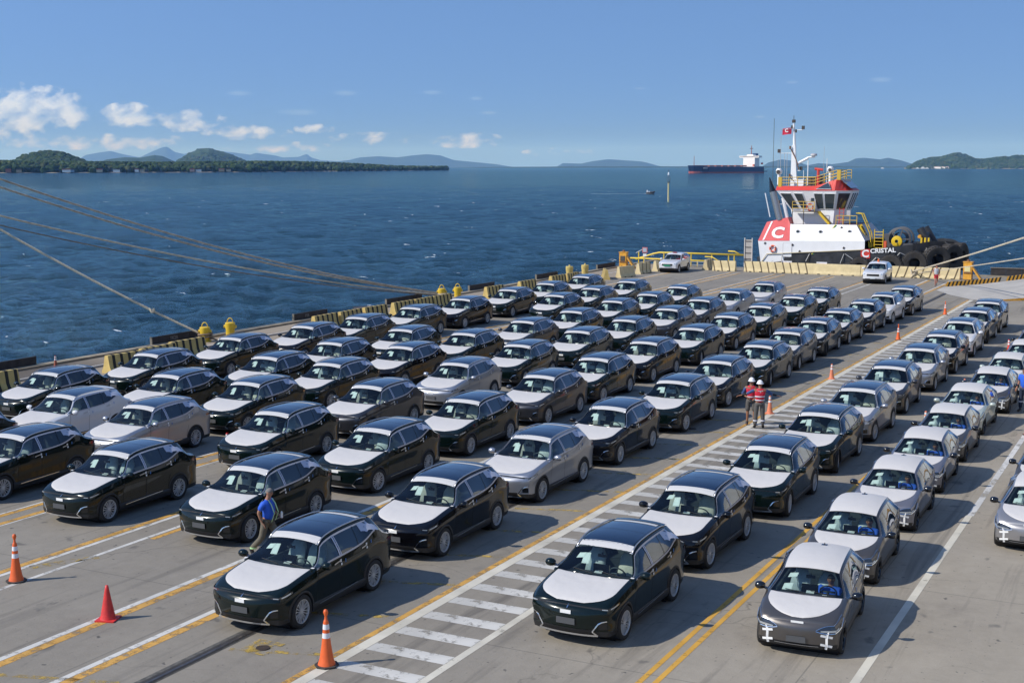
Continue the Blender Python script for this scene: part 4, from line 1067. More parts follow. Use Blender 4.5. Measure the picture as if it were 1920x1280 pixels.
HATCH = Car(W=[(-.47, .80), (-.38, .85), (-.25, .882), (0, .90), (.6, .903), (2.2, .903), (2.65, .90), (3.0, .87), (3.2, .82), (3.42, .74)],
            T=[(-.47, .79), (-.3, .86), (-.1, .92), (.1, .96), (.3, .99), (.44, 1.005), (.7, 1.20), (1.02, 1.405), (1.2, 1.475), (1.5, 1.53), (1.9, 1.555), (2.3, 1.545), (2.7, 1.50), (2.95, 1.455), (3.08, 1.34), (3.24, 1.14), (3.32, 1.04), (3.42, .95)],
            B=[(.34, .97), (.55, 1.0), (1.0, 1.02), (1.5, 1.04), (2.0, 1.07), (2.3, 1.115), (2.55, 1.2), (2.66, 1.25), (2.9, 1.16), (3.1, 1.02), (3.42, .92)],
            F=[(-.47, .72), (-.3, .81), (-.1, .88), (.1, .93), (.3, .965), (.44, .985)],
            gx=[(.44, .79), (1.02, .635), (1.6, .64), (2.4, .62), (2.95, .59), (3.1, .61), (3.42, .66)], gz_drop=.085, cowl=.44, header=1.02, stations=hat_st,
            zb=.17, wheel_r=.325, wb=2.65, front=-.72, rear=3.41, bulge=.17, win=(.56, 1.30, 1.42, 2.66), divider=2.1, arch=1.08, rear_glass=(2.98, 3.24))
pln_st = st(0, -.72, -.68, *arange(-.62, -.44, 3), *arange(-.42, .42, 20), .48, .5, *arange(.6, .95, 4), 1.05, 1.15, 1.3, 1.4, *arange(1.5, 2.2, 5), *arange(2.25, 3.1, 20), 3.2, 3.3, 3.4, 3.48)
def plain(rise=0.0):
    return Car(W=[(-.72, .80), (-.5, .88), (0, .90), (2.6, .90), (3.1, .88), (3.48, .80)],
            T=[(-.85, .90), (-.72, .93), (-.3, 1.02), (.3, 1.09), (.48, 1.11), (.8, 1.36), (1.05, 1.54), (1.3, 1.63), (1.8, 1.68), (2.6, 1.66), (3.0, 1.60), (3.2, 1.48), (3.4, 1.18), (3.5, 1.08)],
            B=[(.4, 1.08), (.8, 1.12), (1.8, 1.15), (2.4, 1.20), (2.8, 1.24), (3.1, 1.15), (3.48, 1.0)],
            F=[(-.85, .82), (-.72, .86), (-.3, .97), (.3, 1.05), (.48, 1.08)],
            gx=[(.48, .82), (1.05, .70), (2.4, .69), (3.0, .67), (3.48, .70)], gz_drop=.09, cowl=.48, header=1.05, stations=pln_st, zb=.25, wheel_r=.345, wb=2.62, front=-.85, rear=3.48, bulge=.10, win=(.6, 1.32, 1.4, 2.9), divider=2.2, rear_glass=(3.04, 3.4))

suv0 = build_car(SUV, 'parked_suv', 'prototype', PAINT['green'], 'suv')
hatch0 = build_car(HATCH, 'hatchback_car', 'prototype', PAINT['bronze'], 'hatch')

def drivers_place(): pass
CM = children_map()
SUV_PAINTED = ('body', 'door_mirror', 'spoiler'); HATCH_PAINTED = ('body', 'cladding', 'door_mirror', 'door_seams')
SUV_LIST = """
L1 y c1 35.47 -38.98 green|c2 41.13 -39.13 green|c3 46.90 -39.40 green|e1 52.1 -39.10 black|d1 56.56 -38.91 green|d2 61.98 -38.98 green|j4 67.53 -38.93 black|j3 74.0 -39.14 green|j2 79.22 -38.99 green|j1 85.52 -39.23 green|x1 29.5 -38.5 green
L2 y c4 32.07 -34.65 white|c5 37.11 -34.46 green|c12 42.71 -34.15 green|d5 47.65 -34.34 black|d3 53.22 -34.10 green|j6 72.10 -34.94 green|j5 77.41 -34.88 green|i2 83.19 -34.78 green|x2 27.2 -35.0 green
L3 y c8 26.33 -30.82 green|c6 31.71 -30.77 silver|c7 37.09 -30.65 green|d10 42.37 -30.77 green|d4 47.96 -30.85 black|d6 53.29 -30.68 green|d7 59.03 -30.46 grey|f1 64.4 -30.23 green|i7 70.49 -30.40 green|i6 75.31 -30.11 green|i3 80.87 -30.23 green
L4 y c9 25.93 -26.42 green|c10 32.81 -26.15 green|d13 38.52 -26.33 grey|d11 44.78 -26.26 silver|d8 50.86 -26.55 green|d9 56.59 -26.27 green|f3 61.95 -26.09 green|f4 67.91 -26.04 grey|i8 73.55 -26.16 grey|i4 79.45 -26.23 silver|i5 85.82 -25.90 silver
L5 y c11 26.15 -21.85 green|d15 31.99 -21.80 green|d14 37.60 -21.85 green|d12 43.49 -21.87 grey|f5 48.63 -21.90 green|f6 54.37 -22.0 black|f7 60.16 -21.83 green|f8 66.01 -21.99 black|i12 71.76 -21.92 green|i13 77.81 -21.70 green|h6 83.43 -21.66 green
L6 y A1 21.56 -16.90 green|A2 27.35 -16.88 black|A3 33.22 -17.08 silver|A4 38.64 -16.97 black|A5 44.60 -16.92 green|A6 50.10 -17.15 black|A7 55.58 -17.08 green|A8 60.79 -17.25 grey|A9 65.96 -17.3 black|A10 71.03 -17.35 black|A11 76.59 -17.28 black|A12 81.52 -17.19 white|A13 86.74 -17.03 black
L7 y B1 24.01 -10.72 green|B2 29.41 -10.78 black|B3 34.89 -10.43 green|B4 40.71 -10.53 green|B5 45.99 -10.54 silver|B6 51.88 -10.62 grey|B7 57.72 -10.57 silver|B8 63.15 -10.59 black|B9 69.07 -10.67 white|B10 74.74 -10.82 black|B11 79.95 -10.84 grey
"""
ORD = ['first', 'second', 'third', 'fourth', 'fifth', 'sixth', 'seventh', 'eighth', 'ninth', 'tenth', 'eleventh', 'twelfth', 'thirteenth']
COLW = {'green': 'dark green', 'black': 'black', 'grey': 'graphite grey', 'silver': 'silver', 'white': 'white'}
ROWW = ['row along the water', 'second row from the water', 'third row from the water', 'fourth row from the water', 'fifth row from the water', 'row left of the hatching', 'row right of the hatching']
PLACED = {}
rows_ = [l for l in SUV_LIST.strip().split('\n')]
first = True
SPECIAL = {'x1': 'with only its tail in the frame', 'x2': 'with only its tail in the frame'}
for ri_, line in enumerate(rows_):
    items = [t.split() for t in line.split(' y ')[1].split('|')]
    items.sort(key=lambda t: float(t[1])); n_of = len(items)
    for k, (cid, y, x, colr) in enumerate(items):
        if first: o = suv0; first = False
        else: o = copy_tree(suv0, CM)
        o.location = (float(x), float(y), 0); rz = random.uniform(-.018, .018); o.rotation_euler = (0, 0, rz)
        x = float(x) - .06; o.location.x = x; PLACED[cid] = (o, colr, ri_, k, n_of, x, float(y))
for cid, (o, colr, ri_, k, n_of, x, y) in PLACED.items():
    place = 'farthest' if k == n_of - 1 else ('nearest' if k == 0 else ORD[k])
    o['label'] = f'{COLW[colr]} SUV, {place} {"car" if k in (0, n_of - 1) else "from the front"} in the {ROWW[ri_]}'
    o['category'] = 'car'; o['group'] = 'new SUVs parked in rows on the quay'
def repaint(o, names, src, dst, cm):
    for ch in cm.get(o, []):
        if ch.name.split('.')[0] in names:
            for sl in ch.material_slots:
                if sl.material == src: sl.link = 'OBJECT'; sl.material = dst
CM2 = children_map()
for cid, (o, colr, *_ ) in PLACED.items():
    if colr != 'green':
        repaint(o, SUV_PAINTED, PAINT['green'], PAINT[colr], CM2)
SEATVAR = random.Random(11)
for cid, (o, *_r) in PLACED.items():
    steer = SEATVAR.choice((0, 0, 0, .03, -.04, .08, -.1, .2))
    for ch in CM2.get(o, []):
        nm = ch.name.split('.')[0]
        if nm == 'seat':
            for sl in ch.material_slots:
                if sl.material == seat_cloth and SEATVAR.random() < .45: sl.link = 'OBJECT'; sl.material = seat_pale
            ch.rotation_euler = (0, 0, ch.rotation_euler.z + SEATVAR.uniform(-.1, .1)); ch.location.y += SEATVAR.uniform(-.08, .08)
        elif nm == 'paper_sheet': ch.location = (SEATVAR.uniform(-.03, .05), SEATVAR.uniform(-.03, .03), 0); ch.location.z = -ch.location.y * -.6
        elif nm == 'leaflet': ch.location.x = SEATVAR.uniform(-.1, .1)
        elif nm == 'wheel':
            ch.rotation_euler.x = SEATVAR.uniform(0, 6.28)
            if ch.location.y < .5: ch.rotation_euler.z += steer
        elif nm in ('bonnet_cover', 'front_roof_film'): ch.location.y = SEATVAR.uniform(-.012, .02); ch.location.x = SEATVAR.uniform(-.012, .012)
        elif nm == 'sticker': ch.location.x = SEATVAR.uniform(-.05, .03); ch.rotation_euler.y = SEATVAR.uniform(-.12, .12) * 0
HL = [('s0', -6.6, 25.2, 'bronze', 4.5), ('s1', -6.95, 30.05, 'bronze', 2), ('s2', -7.03, 35.01, 'lilac', 1), ('s3', -7.12, 39.61, 'lilac', 1), ('s4', -7.2, 44.23, 'bronze', 0), ('s5', -7.33, 49.06, 'mist', -1),
      ('s6', -7.07, 53.80, 'bronze', 1), ('s8', -7.08, 58.47, 'mist', 0), ('s9', -6.95, 63.38, 'pearl', 0), ('s10', -7.05, 68.55, 'bronze', 0), ('s7', -3.39, 34.66, 'pearl', 0), ('s11', -3.55, 39.6, 'bronze', 0)]
HCOL = {'bronze': 'bronze grey', 'lilac': 'lilac grey', 'mist': 'pale green', 'pearl': 'pearl grey'}
HLAB = {'s0': 'bronze grey hatchback with white roof and tape crosses, leading the right hand queue', 's1': 'bronze grey hatchback directly behind the leading one of the queue',
        's2': 'lilac grey hatchback with covered roof, third car of the queue', 's3': 'lilac grey hatchback with covered roof, fourth car of the queue', 's4': 'bronze grey hatchback in front of the pale green one of the queue',
        's5': 'pale green hatchback with pale green mirrors, sixth car of the queue', 's6': 'bronze grey hatchback right behind the pale green one, beside the man in blue', 's8': 'hatchback of the queue cut by the right frame edge above the man in blue',
        's9': 'small covered hatchback beside the red leaning cone at the right edge', 's10': 'last hatchback of the queue, mostly beyond the right frame edge', 's7': 'pearl grey hatchback right of the white line, cut by the right frame edge', 's11': 'dark hatchback behind the pearl grey one, only its mirror and pillar in frame'}
CMh = children_map(); H_PLACED = {}
for i, (cid, x, y, c, deg) in enumerate(HL):
    o = hatch0 if i == 0 else copy_tree(hatch0, CMh)
    o.scale = (.935, .935, .95)
    o.location = (x, y, 0); o.rotation_euler = (0, 0, R(deg)); o['label'] = HLAB[cid]; o['category'] = 'car'; o['group'] = 'small hatchbacks with covered roofs'
    H_PLACED[cid] = (o, c)
CM3 = children_map()
for cid, (o, c) in H_PLACED.items():
    if c != 'bronze': repaint(o, HATCH_PAINTED, PAINT['bronze'], PAINT[c], CM3)
    if c == 'mist':
        for ch in CM3[o]:
            if ch.name.split('.')[0] == 'door_mirror':
                for sl in ch.material_slots: sl.link = 'OBJECT'; sl.material = PAINT[c]
PL = plain()
w1_ = build_car(PL, 'white_suv', 'white SUV with a green front plate standing by the yellow railing', PAINT['white'], 'plain')
w1_.location = (-42.15, 112.0, 0); w1_.rotation_euler = (0, 0, R(2))
q = MB(); q.box((0, PL.y0 - .17, .66), (.62, .012, .13), mat('green_tape', (.02, .25, .13), .5)); q.build('green_tape_strip', w1_)
q = MB(); q.box((0, 1.35, 1.70), (.35, .2, .06), mat('roof_beacon_red', (.4, .05, .04), .4)); q.build('roof_sign', w1_)
w2_ = build_car(PL, 'white_suv', 'white patrol SUV with an orange roof beacon before the concrete barriers', PAINT['white'], 'plain')
w2_.location = (-23.45, 109.0, 0); w2_.rotation_euler = (0, 0, R(2))
q = MB(); q.lathe([(0, 1.93), (.05, 1.90), (.09, 1.72), (.10, 1.66)], (0, 1.5, 0), mat('orange_beacon', (.7, .13, .02), .3), n=12); q.build('beacon', w2_)
q = MB(); q.box((0, PL.y0 - .15, .5), (.42, .01, .13), mat('pale_plate', (.6, .65, .68), .5)); q.build('plate', w2_)
# ------------------------------------------------------------------ cones
o_plastic = mat('orange_cone_plastic', (.78, .13, .025), .5, noise_amt=.12, noise_scale=6)
r_plastic = mat('red_cone_plastic', (.62, .035, .03), .5, noise_amt=.2, noise_scale=7)
f_plastic = mat('faded_orange_cone', (.72, .23, .12), .6, noise_amt=.15, noise_scale=6)
b_plastic = mat('brown_stained_cone', (.33, .09, .05), .7, noise_amt=.35, noise_scale=6)
band_white = mat('reflective_white_band', (.78, .78, .80), .4)
rubber = mat('dark_rubber_base', (.05, .045, .04), .8, noise_amt=.3)
def tall_cone(label, x, y, rz=0, h=1.12, body=None, base=None, group=None, tilt=0.0, knob=True, name='traffic_cone'):
    body = body or o_plastic; base = base or rubber
    t = thing(name, label, 'traffic cone', (x, y, 0), rz, group); t.rotation_euler = (tilt, 0, rz); s = h / 1.12
    q = MB(); n = 8; pts = [(math.cos(R(22.5 + 45 * k)) * .235 * s, math.sin(R(22.5 + 45 * k)) * .235 * s) for k in range(n)]
    q.prism(pts, 0.0, .035 * s, base, 'XY'); q.build('base', t)
    q = MB(); q.lathe([(.17 * s, .035 * s), (.16 * s, .07 * s), (.135 * s, .14 * s), (.092 * s, .42 * s), (.072 * s, .60 * s), (.055 * s, .84 * s), (.045 * s, .89 * s)], (0, 0, 0), body, n=20); q.build('cone_body', t, smooth=True)
    for z0, z1 in ((.56, .66), (.73, .83)):
        q = MB(); r0 = (.0775 - (z0 - .56) * .075) * s; q.lathe([(r0, z0 * s), (r0 - .0075 * s, z1 * s)], (0, 0, 0), band_white, n=20); q.build('reflective_band', t, smooth=True)
    if knob:
        q = MB(); q.lathe([(.045 * s, .89 * s), (.028 * s, .92 * s), (.024 * s, .98 * s), (.035 * s, 1.01 * s), (.048 * s, 1.06 * s), (.035 * s, 1.105 * s), (0, 1.12 * s)], (0, 0, 0), body, n=14); q.build('top_knob', t, smooth=True)
    return t
tall_cone('orange cone with two white bands standing on the lane line at the far left', -23.76, 21.10, .3, group='tall orange cones')
tall_cone('orange cone with two white bands in front of the leading dark green SUV', -14.39, 20.08, .1, group='tall orange cones')
t = thing('red_cone', 'plain red cone without bands on the white and yellow line', 'traffic cone', (-20.0, 20.12, 0), .35)
q = MB(); q.box((0, 0, .015), (.42, .42, .03), r_plastic); q.build('base', t)
q = MB(); q.lathe([(.17, .03), (.155, .06), (.09, .40), (.045, .66), (.03, .74), (.0, .745)], (0, 0, 0), r_plastic, n=20); q.build('cone_body', t, smooth=True)
FC = [('faded orange cone behind the two men in red vests', -14.44, 49.44, .95, f_plastic, 0), ('faded orange cone on the yellow line beyond the two men', -14.42, 58.93, .92, f_plastic, 0),
      ('orange cone on the yellow line beside the white SUV pair, second from the ramp', -14.53, 74.0, .95, o_plastic, 0), ('orange cone on the yellow line nearest the ramp', -14.40, 88.0, .95, o_plastic, 0),
      ('red and white cone half hidden behind a dark green SUV on the left', -28.35, 34.2, .95, r_plastic, 0), ('stained brown cone on the quay edge beside the dark board', -47.75, 45.35, .80, b_plastic, 0),
      ('cone between the right SUV row and the queue, farther of the two', -8.46, 57.2, .95, f_plastic, 0), ('cone between the right SUV row and the queue, nearer of the two', -8.52, 48.9, .95, f_plastic, 0),
      ('cone whose tip shows behind the graphite SUV roof on the hatching', -12.32, 49.4, .85, r_plastic, 0), ('cone whose tip shows between two dark SUVs in mid picture', -18.89, 48.7, .95, r_plastic, 0),
      ('orange cone at the end of the chipped white line by the right edge', -5.12, 49.6, .95, o_plastic, 0), ('leaning red cone with a white band near the right edge', -8.42, 71.0, 1.0, r_plastic, -.16)]
for lab, x, y, h, m_, ti in FC: tall_cone(lab, x, y, random.uniform(0, 1), h * .92, m_, m_ if m_ is not o_plastic else rubber, 'cones scattered among the cars', ti, knob=(m_ is o_plastic))

# ------------------------------------------------------------------ bollards
b_yel = mat('yellow_bollard_paint', (.68, .46, .03), .45, noise_amt=.12, noise_scale=4)
b_dull = mat('dull_yellow_bollard_paint', (.55, .42, .13), .6, noise_amt=.2, noise_scale=4)
def bollard(label, x, y, m_, arms=True, r=.27, h=.80, group='mooring bollards on the quay edge'):
    t = thing('mooring_bollard', label, 'bollard', (x, y, 0), R(20), group)
    q = MB(); q.lathe([(r * 1.25, 0), (r * 1.25, .05), (r * .92, .08), (r * .90, h * .5), (r, h * .62), (r * 1.02, h * .97), (r * .9, h), (0, h)], (0, 0, 0), m_, n=24); q.build('drum', t, smooth=True, angle=40)
    if arms:
        for s_ in (-1, 1):
            q = MB(); q.cyl((s_ * r * .9, 0, h * .70), (s_ * r * 1.32, 0, h * .72), r * .34, m_, 12); q.build('side_horn', t, smooth=True, angle=40)
        q = MB(); q.tube([(math.cos(a) * r * .62, 0, h + math.sin(a) * r * .9) for a in np.linspace(0, math.pi, 10)], .028, m_, 6); q.build('lifting_loop', t, smooth=True)
    else:
        q = MB(); q.lathe([(r * .22, h), (r * .22, h + .12), (0, h + .14)], (0, 0, 0), m_, n=10); q.build('top_stud', t, smooth=True)
    return t
bollard('yellow bollard with a rope looped round it, nearest on the quay edge', -47.75, 56.0, b_yel)
bollard('yellow bollard without rope beside the roped nearest one', -47.9, 58.3, b_yel)
bollard('yellow bollard holding the four long ropes', -47.9, 81.6, b_yel)
bollard('yellow bollard just beyond the one with four ropes', -47.4, 83.0, b_yel)
bollard('pale yellow drum bollard, left one of the far pair', -47.8, 102.9, b_dull, False, .31, .95)
bollard('pale yellow drum bollard, right one of the far pair', -47.3, 105.0, b_dull, False, .31, .95)

# ------------------------------------------------------------------ dark boards over the fenders
board_m = mat('dark_rubber_board', (.028, .024, .024), .7, noise_amt=.5, noise_scale=2.5)
board_edge = mat('board_end_plate', (.2, .17, .13), .8, noise_amt=.3)
chalk = mat('faded_grey_lettering', (.27, .26, .25), .8)
BO = [(38.6, 45.3, 'TWB', 'nearest dark board on the quay edge, behind the striped block'), (53.2, 57.6, 'TK2A', 'dark board with TK2A lettering left of the roped bollard'), (65.6, 69.1, 'P2R', 'dark board on the edge with worn numbers, left of the grey sign'),
      (76.0, 80.6, None, 'dark board on the quay edge below the rope bollard'), (87.5, 91.5, None, 'brown board on the quay edge, third from the far corner'), (98.9, 103.0, None, 'brown board just left of the pale bollards'), (111.4, 115.6, None, 'dark board on the quay edge beside the orange hook box')]
for y0, y1, tx, lab in BO:
    t = thing('fender_board', lab, 'board', (-48.98, (y0 + y1) / 2, 0), 0, 'boards along the quay edge')
    q = MB(); n = max(2, int((y1 - y0) / 1.1)); L_ = (y1 - y0) / n
    for k in range(n):
        p = MB(); p.box((0, -(y1 - y0) / 2 + L_ * (k + .5), .27), (.09 + random.uniform(0, .008), L_ - .012, .42), board_m); p.build('panel', t)
    p = MB(); p.box((.0, -(y1 - y0) / 2 - .03, .26), (.14, .05, .46), board_edge); p.build('end_plate', t)
    if tx: lettering(tx, .26, chalk, t, (.052, (y1 - y0) * (-.12), .27), (R(90), 0, R(90)), .003)

# ------------------------------------------------------------------ concrete barriers
jc = mat('cream_barrier_paint', (.64, .52, .29), .8, noise_amt=.12, noise_scale=2.2)
jc2 = mat('yellow_barrier_paint', (.60, .44, .15), .8, noise_amt=.18, noise_scale=2.2)
jblack = mat('black_barrier_stripe', (.03, .028, .02), .8, noise_amt=.3)
steel_dark = mat('dark_lifting_iron', (.06, .05, .045), .7)
def barrier_mesh(L_, h, m_, stripes, slant, sm, wf=.36):
    """New Jersey profile; stripes are painted bands wrapped over both faces"""
    prof = [(-.31, 0), (-.31, .09), (-.20, .30), (-.105, h * .96), (-.09, h), (.09, h), (.105, h * .96), (.20, .30), (.31, .09), (.31, 0)]
    q = MB(); q.prism([(a, b) for a, b in prof], -L_ / 2, L_ / 2, m_, 'XZ'); body = q.mesh('barrier_body')
    q = MB()
    for k in range(stripes):
        y = -L_ / 2 + L_ * (k + .62) / stripes; w = L_ / stripes * wf
        for s_ in (1, -1):
            P = []
            for a, b in prof[5:]:
                d = slant * (b / h)
                P.append([((a + .004) * s_, y + d - w / 2, b), ((a + .004) * s_, y + d + w / 2, b)])
            P[0] = [(.0, P[0][0][1], h + .004), (.0, P[0][1][1], h + .004)]
            P.insert(1, [(.094 * s_, P[0][0][1], h + .004), (.094 * s_, P[0][1][1], h + .004)])
            q.grid(P, sm)
    st_ = q.mesh('painted_stripe') if stripes else None
    q = MB()
    for y in (-L_ * .28, L_ * .28): q.tube([(0, y - .06, h), (0, y - .05, h + .09), (0, y + .05, h + .09), (0, y + .06, h)], .009, steel_dark, 4)
    loops = q.mesh('lifting_loop')
    q = MB()
    for y in (-L_ * .22, L_ * .22): q.box((0, y, .035), (.635, .22, .07), jblack)
    foot = q.mesh('drain_notch')
    return body, st_, loops, foot
def barrier(meshes, label, x, y, rz, group):
    t = thing('concrete_barrier', label, 'barrier', (x, y, 0), rz, group)
    for n_, me in zip(('barrier_body', 'painted_stripe', 'lifting_loop', 'drain_notch'), meshes):
        if me: add_obj(n_, me, t)
    return t
JA = barrier_mesh(2.45, .82, jc2, 5, 0.03, jblack); jbrown = mat('worn_brown_stripe', (.13, .095, .05), .85, noise_amt=.4, noise_scale=3); JF = barrier_mesh(2.12, .93, jc, 3, .28, jbrown, .17); JN = barrier_mesh(2.12, .93, jc, 0, 0, jblack)
JF2 = barrier_mesh(2.12, .93, jc, 3, -.28, jbrown, .17)
EB = [(36.4, 'striped block nearest the left frame edge'), (38.95, 'striped block beside the nearest dark board'), (46.15, 'striped block behind the roof of the nearest edge-row SUV'), (48.65, 'striped block left of the TK2A board'), (51.15, 'striped block below the TK2A board'),
      (63.9, 'striped block in front of the worn number board'), (66.5, 'second striped block by the worn number board'), (69.2, 'striped block just left of the grey sign'), (72.5, 'striped block right of the grey sign'), (75.0, 'striped block below the rope bollard'), (77.4, 'last striped block before the rope bollard'),
      (84.9, 'striped block just beyond the rope bollards'), (90.2, 'striped block before the brown board'), (95.6, 'striped block between the two brown boards'), (98.3, 'striped block below the left pale bollard')]
for y, lab in EB: barrier(JA, 'black and yellow ' + lab, float(np.interp(y, (36, 40, 46, 51.2, 64), (-44.9, -44.9, -44.3, -45.0, -45.45))), y + .25 if y < 52 else y, random.uniform(-.05, .05), 'striped blocks along the quay edge')
barrier(JA, 'black striped block standing askew beyond the pale bollards', -44.6, 103.2, R(28), 'striped blocks along the quay edge')
barrier(JN, 'cream barrier in front of the orange hook box', -43.75, 105.6, R(-14), 'cream concrete barriers')
barrier(JF, 'cream barrier between the hook box and the white SUV', -43.85, 109.9, R(-6), 'cream concrete barriers')
barrier(JF, 'cream barrier standing left behind the white SUV', -43.7, 113.6, R(-6), 'cream concrete barriers')
barrier(JF, 'cream barrier at the right rear of the white SUV', -40.3, 117.0, R(4), 'cream concrete barriers')
barrier(JF, 'lone striped cream barrier left of the white ladder', -38.35, 115.8, R(90), 'cream concrete barriers')
x = -35.45; k = 0
LB = ['leftmost barrier of the long cream row below the ladder', 'second barrier from the left of the long cream row', 'third barrier from the left of the long cream row', 'fourth barrier from the left of the long cream row', 'fifth barrier from the left, left of the patrol SUV', 'barrier right behind the patrol SUV', 'barrier just right of the patrol SUV', 'barrier left of the walking man in red shorts', 'rightmost barrier of the long row beside the walking man']
for k in range(9):
    xx = -35.45 + k * 2.06; kind_ = (JF, JF, JF, JN, JN, JF2, JF2, JF2, JF2)[k]
    barrier(kind_, LB[k], xx, 116.0 + (.0 if k < 6 else .12) + random.uniform(-.05, .05), R(90) + random.uniform(-.02, .02), 'cream concrete barriers')

# ------------------------------------------------------------------ hook boxes, railing, ladder, ramp
hk = mat('orange_yellow_steel', (.70, .34, .035), .5, noise_amt=.18, noise_scale=4); hk_rust = mat('rusty_steel', (.2, .09, .04), .8, noise_amt=.4)
def hook_box(label, x, y, rz):
    t = thing('mooring_hook', label, 'mooring hook', (x, y, 0), rz)
    q = MB(); q.box((0, 0, .75), (.68, .55, 1.42), hk); q.box((0, 0, 1.49), (.78, .62, .06), hk); q.build('housing', t)
    q = MB(); q.box((0, -.29, .92), (.46, .03, .46), mat('dark_recess', (.07, .065, .06), .7) if x < -30 else mat('pale_yellow_panel', (.72, .62, .3), .5)); q.build('front_panel', t)
    q = MB(); q.box((0, -.3, .60), (.56, .06, .10), hk_rust); q.build('rusty_lip', t)
    q = MB(); q.box((.62, .02, .68), (.13, .5, 1.62), hk, ry=R(-36)); q.build('diagonal_brace', t)
    q = MB(); q.lathe([(.14, 1.52), (.16, 1.58), (.08, 1.68), (0, 1.70)], (0, 0, 0), hk_rust, n=12); q.build('capstan_head', t, smooth=True)
    return t
hook_box('orange hook box with a diagonal brace at the left quay corner', -47.7, 114.6, R(4))
hook_box('orange hook box with a pale panel beside the ramp', -17.3, 116.1, R(-4))
yr = mat('yellow_pipe_paint', (.74, .52, .05), .45, noise_amt=.08)
t = thing('pipe_railing', 'yellow pipe railing with a sloping left end in front of the tug', 'railing', (0, 0, 0))
Yf = 120.3
q = MB(); q.tube([(-48.8, Yf, .46), (-47.9, Yf, .72), (-47.0, Yf, 1.02), (-46.4, Yf, 1.16), (-44.5, Yf, 1.18), (-38.0, Yf, 1.18)], .085, yr, 8); q.build('top_rail', t, smooth=True)
q = MB(); q.tube([(-49.0, Yf - .9, .62), (-45.2, Yf - .9, .60), (-43.0, Yf - .9, .58), (-38.9, Yf - .9, .56)], .07, yr, 8); q.build('middle_rail', t, smooth=True)
for x in (-48.5, -45.9, -44.4, -43.15, -41.1, -39.45, -38.9):
    q = MB(); q.cyl((x, Yf, 0), (x, Yf, 1.16), .06, yr, 8); q.build('post', t, smooth=True, angle=40)
for x in (-47.6, -45.8, -42.2): 
    q = MB(); q.cyl((x, Yf - .9, 0), (x, Yf - .9, .58), .05, yr, 8); q.build('post', t, smooth=True, angle=40)
q = MB(); q.tube([(-41.6, Yf - .5, .95), (-40.9, Yf - .5, .93), (-40.0, Yf - .9, .55)], .06, yr, 6); q.tube([(-39.5, Yf, 1.5), (-38.9, Yf, 1.48), (-38.3, Yf, 1.2)], .07, yr, 6); q.build('bent_pipe', t, smooth=True)
gal = mat('galvanised_tube', (.42, .43, .44), .5, .5)
t = thing('small_fence', 'low grey railing behind the yellow pipes', 'railing', (0, 0, 0))
for z in (.22, .48):
    q = MB(); q.tube([(-43.0, 119.0, z), (-40.0, 119.0, z)], .03, gal, 6); q.build('rail', t)
for x in (-43, -42, -41.3, -40):
    q = MB(); q.cyl((x, 119.0, 0), (x, 119.0, .58), .035 if x != -41.3 else .08, gal, 6); q.build('post', t)
t = thing('deck_ladder', 'pale boxed ladder standing upright at the quay edge beside the tug', 'ladder', (-37.72, 120.8, 0))
lad = mat('pale_ladder_paint', (.62, .58, .53), .6, noise_amt=.12)
for s_ in (-.36, .36):
    q = MB(); q.box((s_, 0, 1.4), (.07, .1, 2.7), lad); q.build('side_rail', t)
for z in (.25, .8, 1.35, 1.9, 2.45):
    q = MB(); q.box((0, 0, z), (.66, .06, .05), steel_dark if z > .3 else lad); q.build('rung', t)
q = MB(); q.box((0, .03, 1.35), (.64, .02, 2.5), mat('grey_ladder_panel', (.42, .39, .36), .7)); q.build('back_panel', t)
t = thing('warning_plate_post', 'small square plate with red rim on a post behind the hook box', 'sign', (-46.35, 116.5, 0))
q = MB(); q.cyl((0, 0, 0), (0, 0, 1.2), .035, gal, 6); q.build('post', t)
q = MB(); q.box((0, -.03, 1.62), (.5, .02, .5), mat('red_rim', (.5, .12, .1), .6)); q.box((0, -.045, 1.62), (.36, .02, .36), mat('faded_blue_grey', (.35, .4, .48), .6)); q.build('plate', t)
q = MB(); q.box((0, -.03, 1.15), (.34, .02, .24), mat('white_notice', (.7, .7, .68), .6)); q.build('notice', t)
q = MB(); q.cyl((-.1, 0, 1.75), (-.9, 0, 1.32), .03, lad, 5); q.build('arm', t)
# grey sign at the edge, partly hidden by a car
t = thing('notice_board', 'small grey board lettered mecânica on the quay edge behind an SUV', 'sign', (-47.55, 71.0, 0), R(63))
q = MB(); q.box((0, 0, .30), (1.35, .04, .48), mat('grey_board_frame', (.06, .06, .08), .6)); q.build('frame', t)
q = MB(); q.box((0, -.025, .30), (1.27, .02, .42), mat('grey_board_face', (.33, .34, .40), .6)); q.build('face', t)
lettering('mecânica', .27, gloss_black, t, (0, -.04, .32), (R(90), 0, 0), .003)
for s_ in (-.6, .6):
    q = MB(); q.box((s_, .02, .06), (.04, .04, .14), steel_dark); q.build('foot', t)

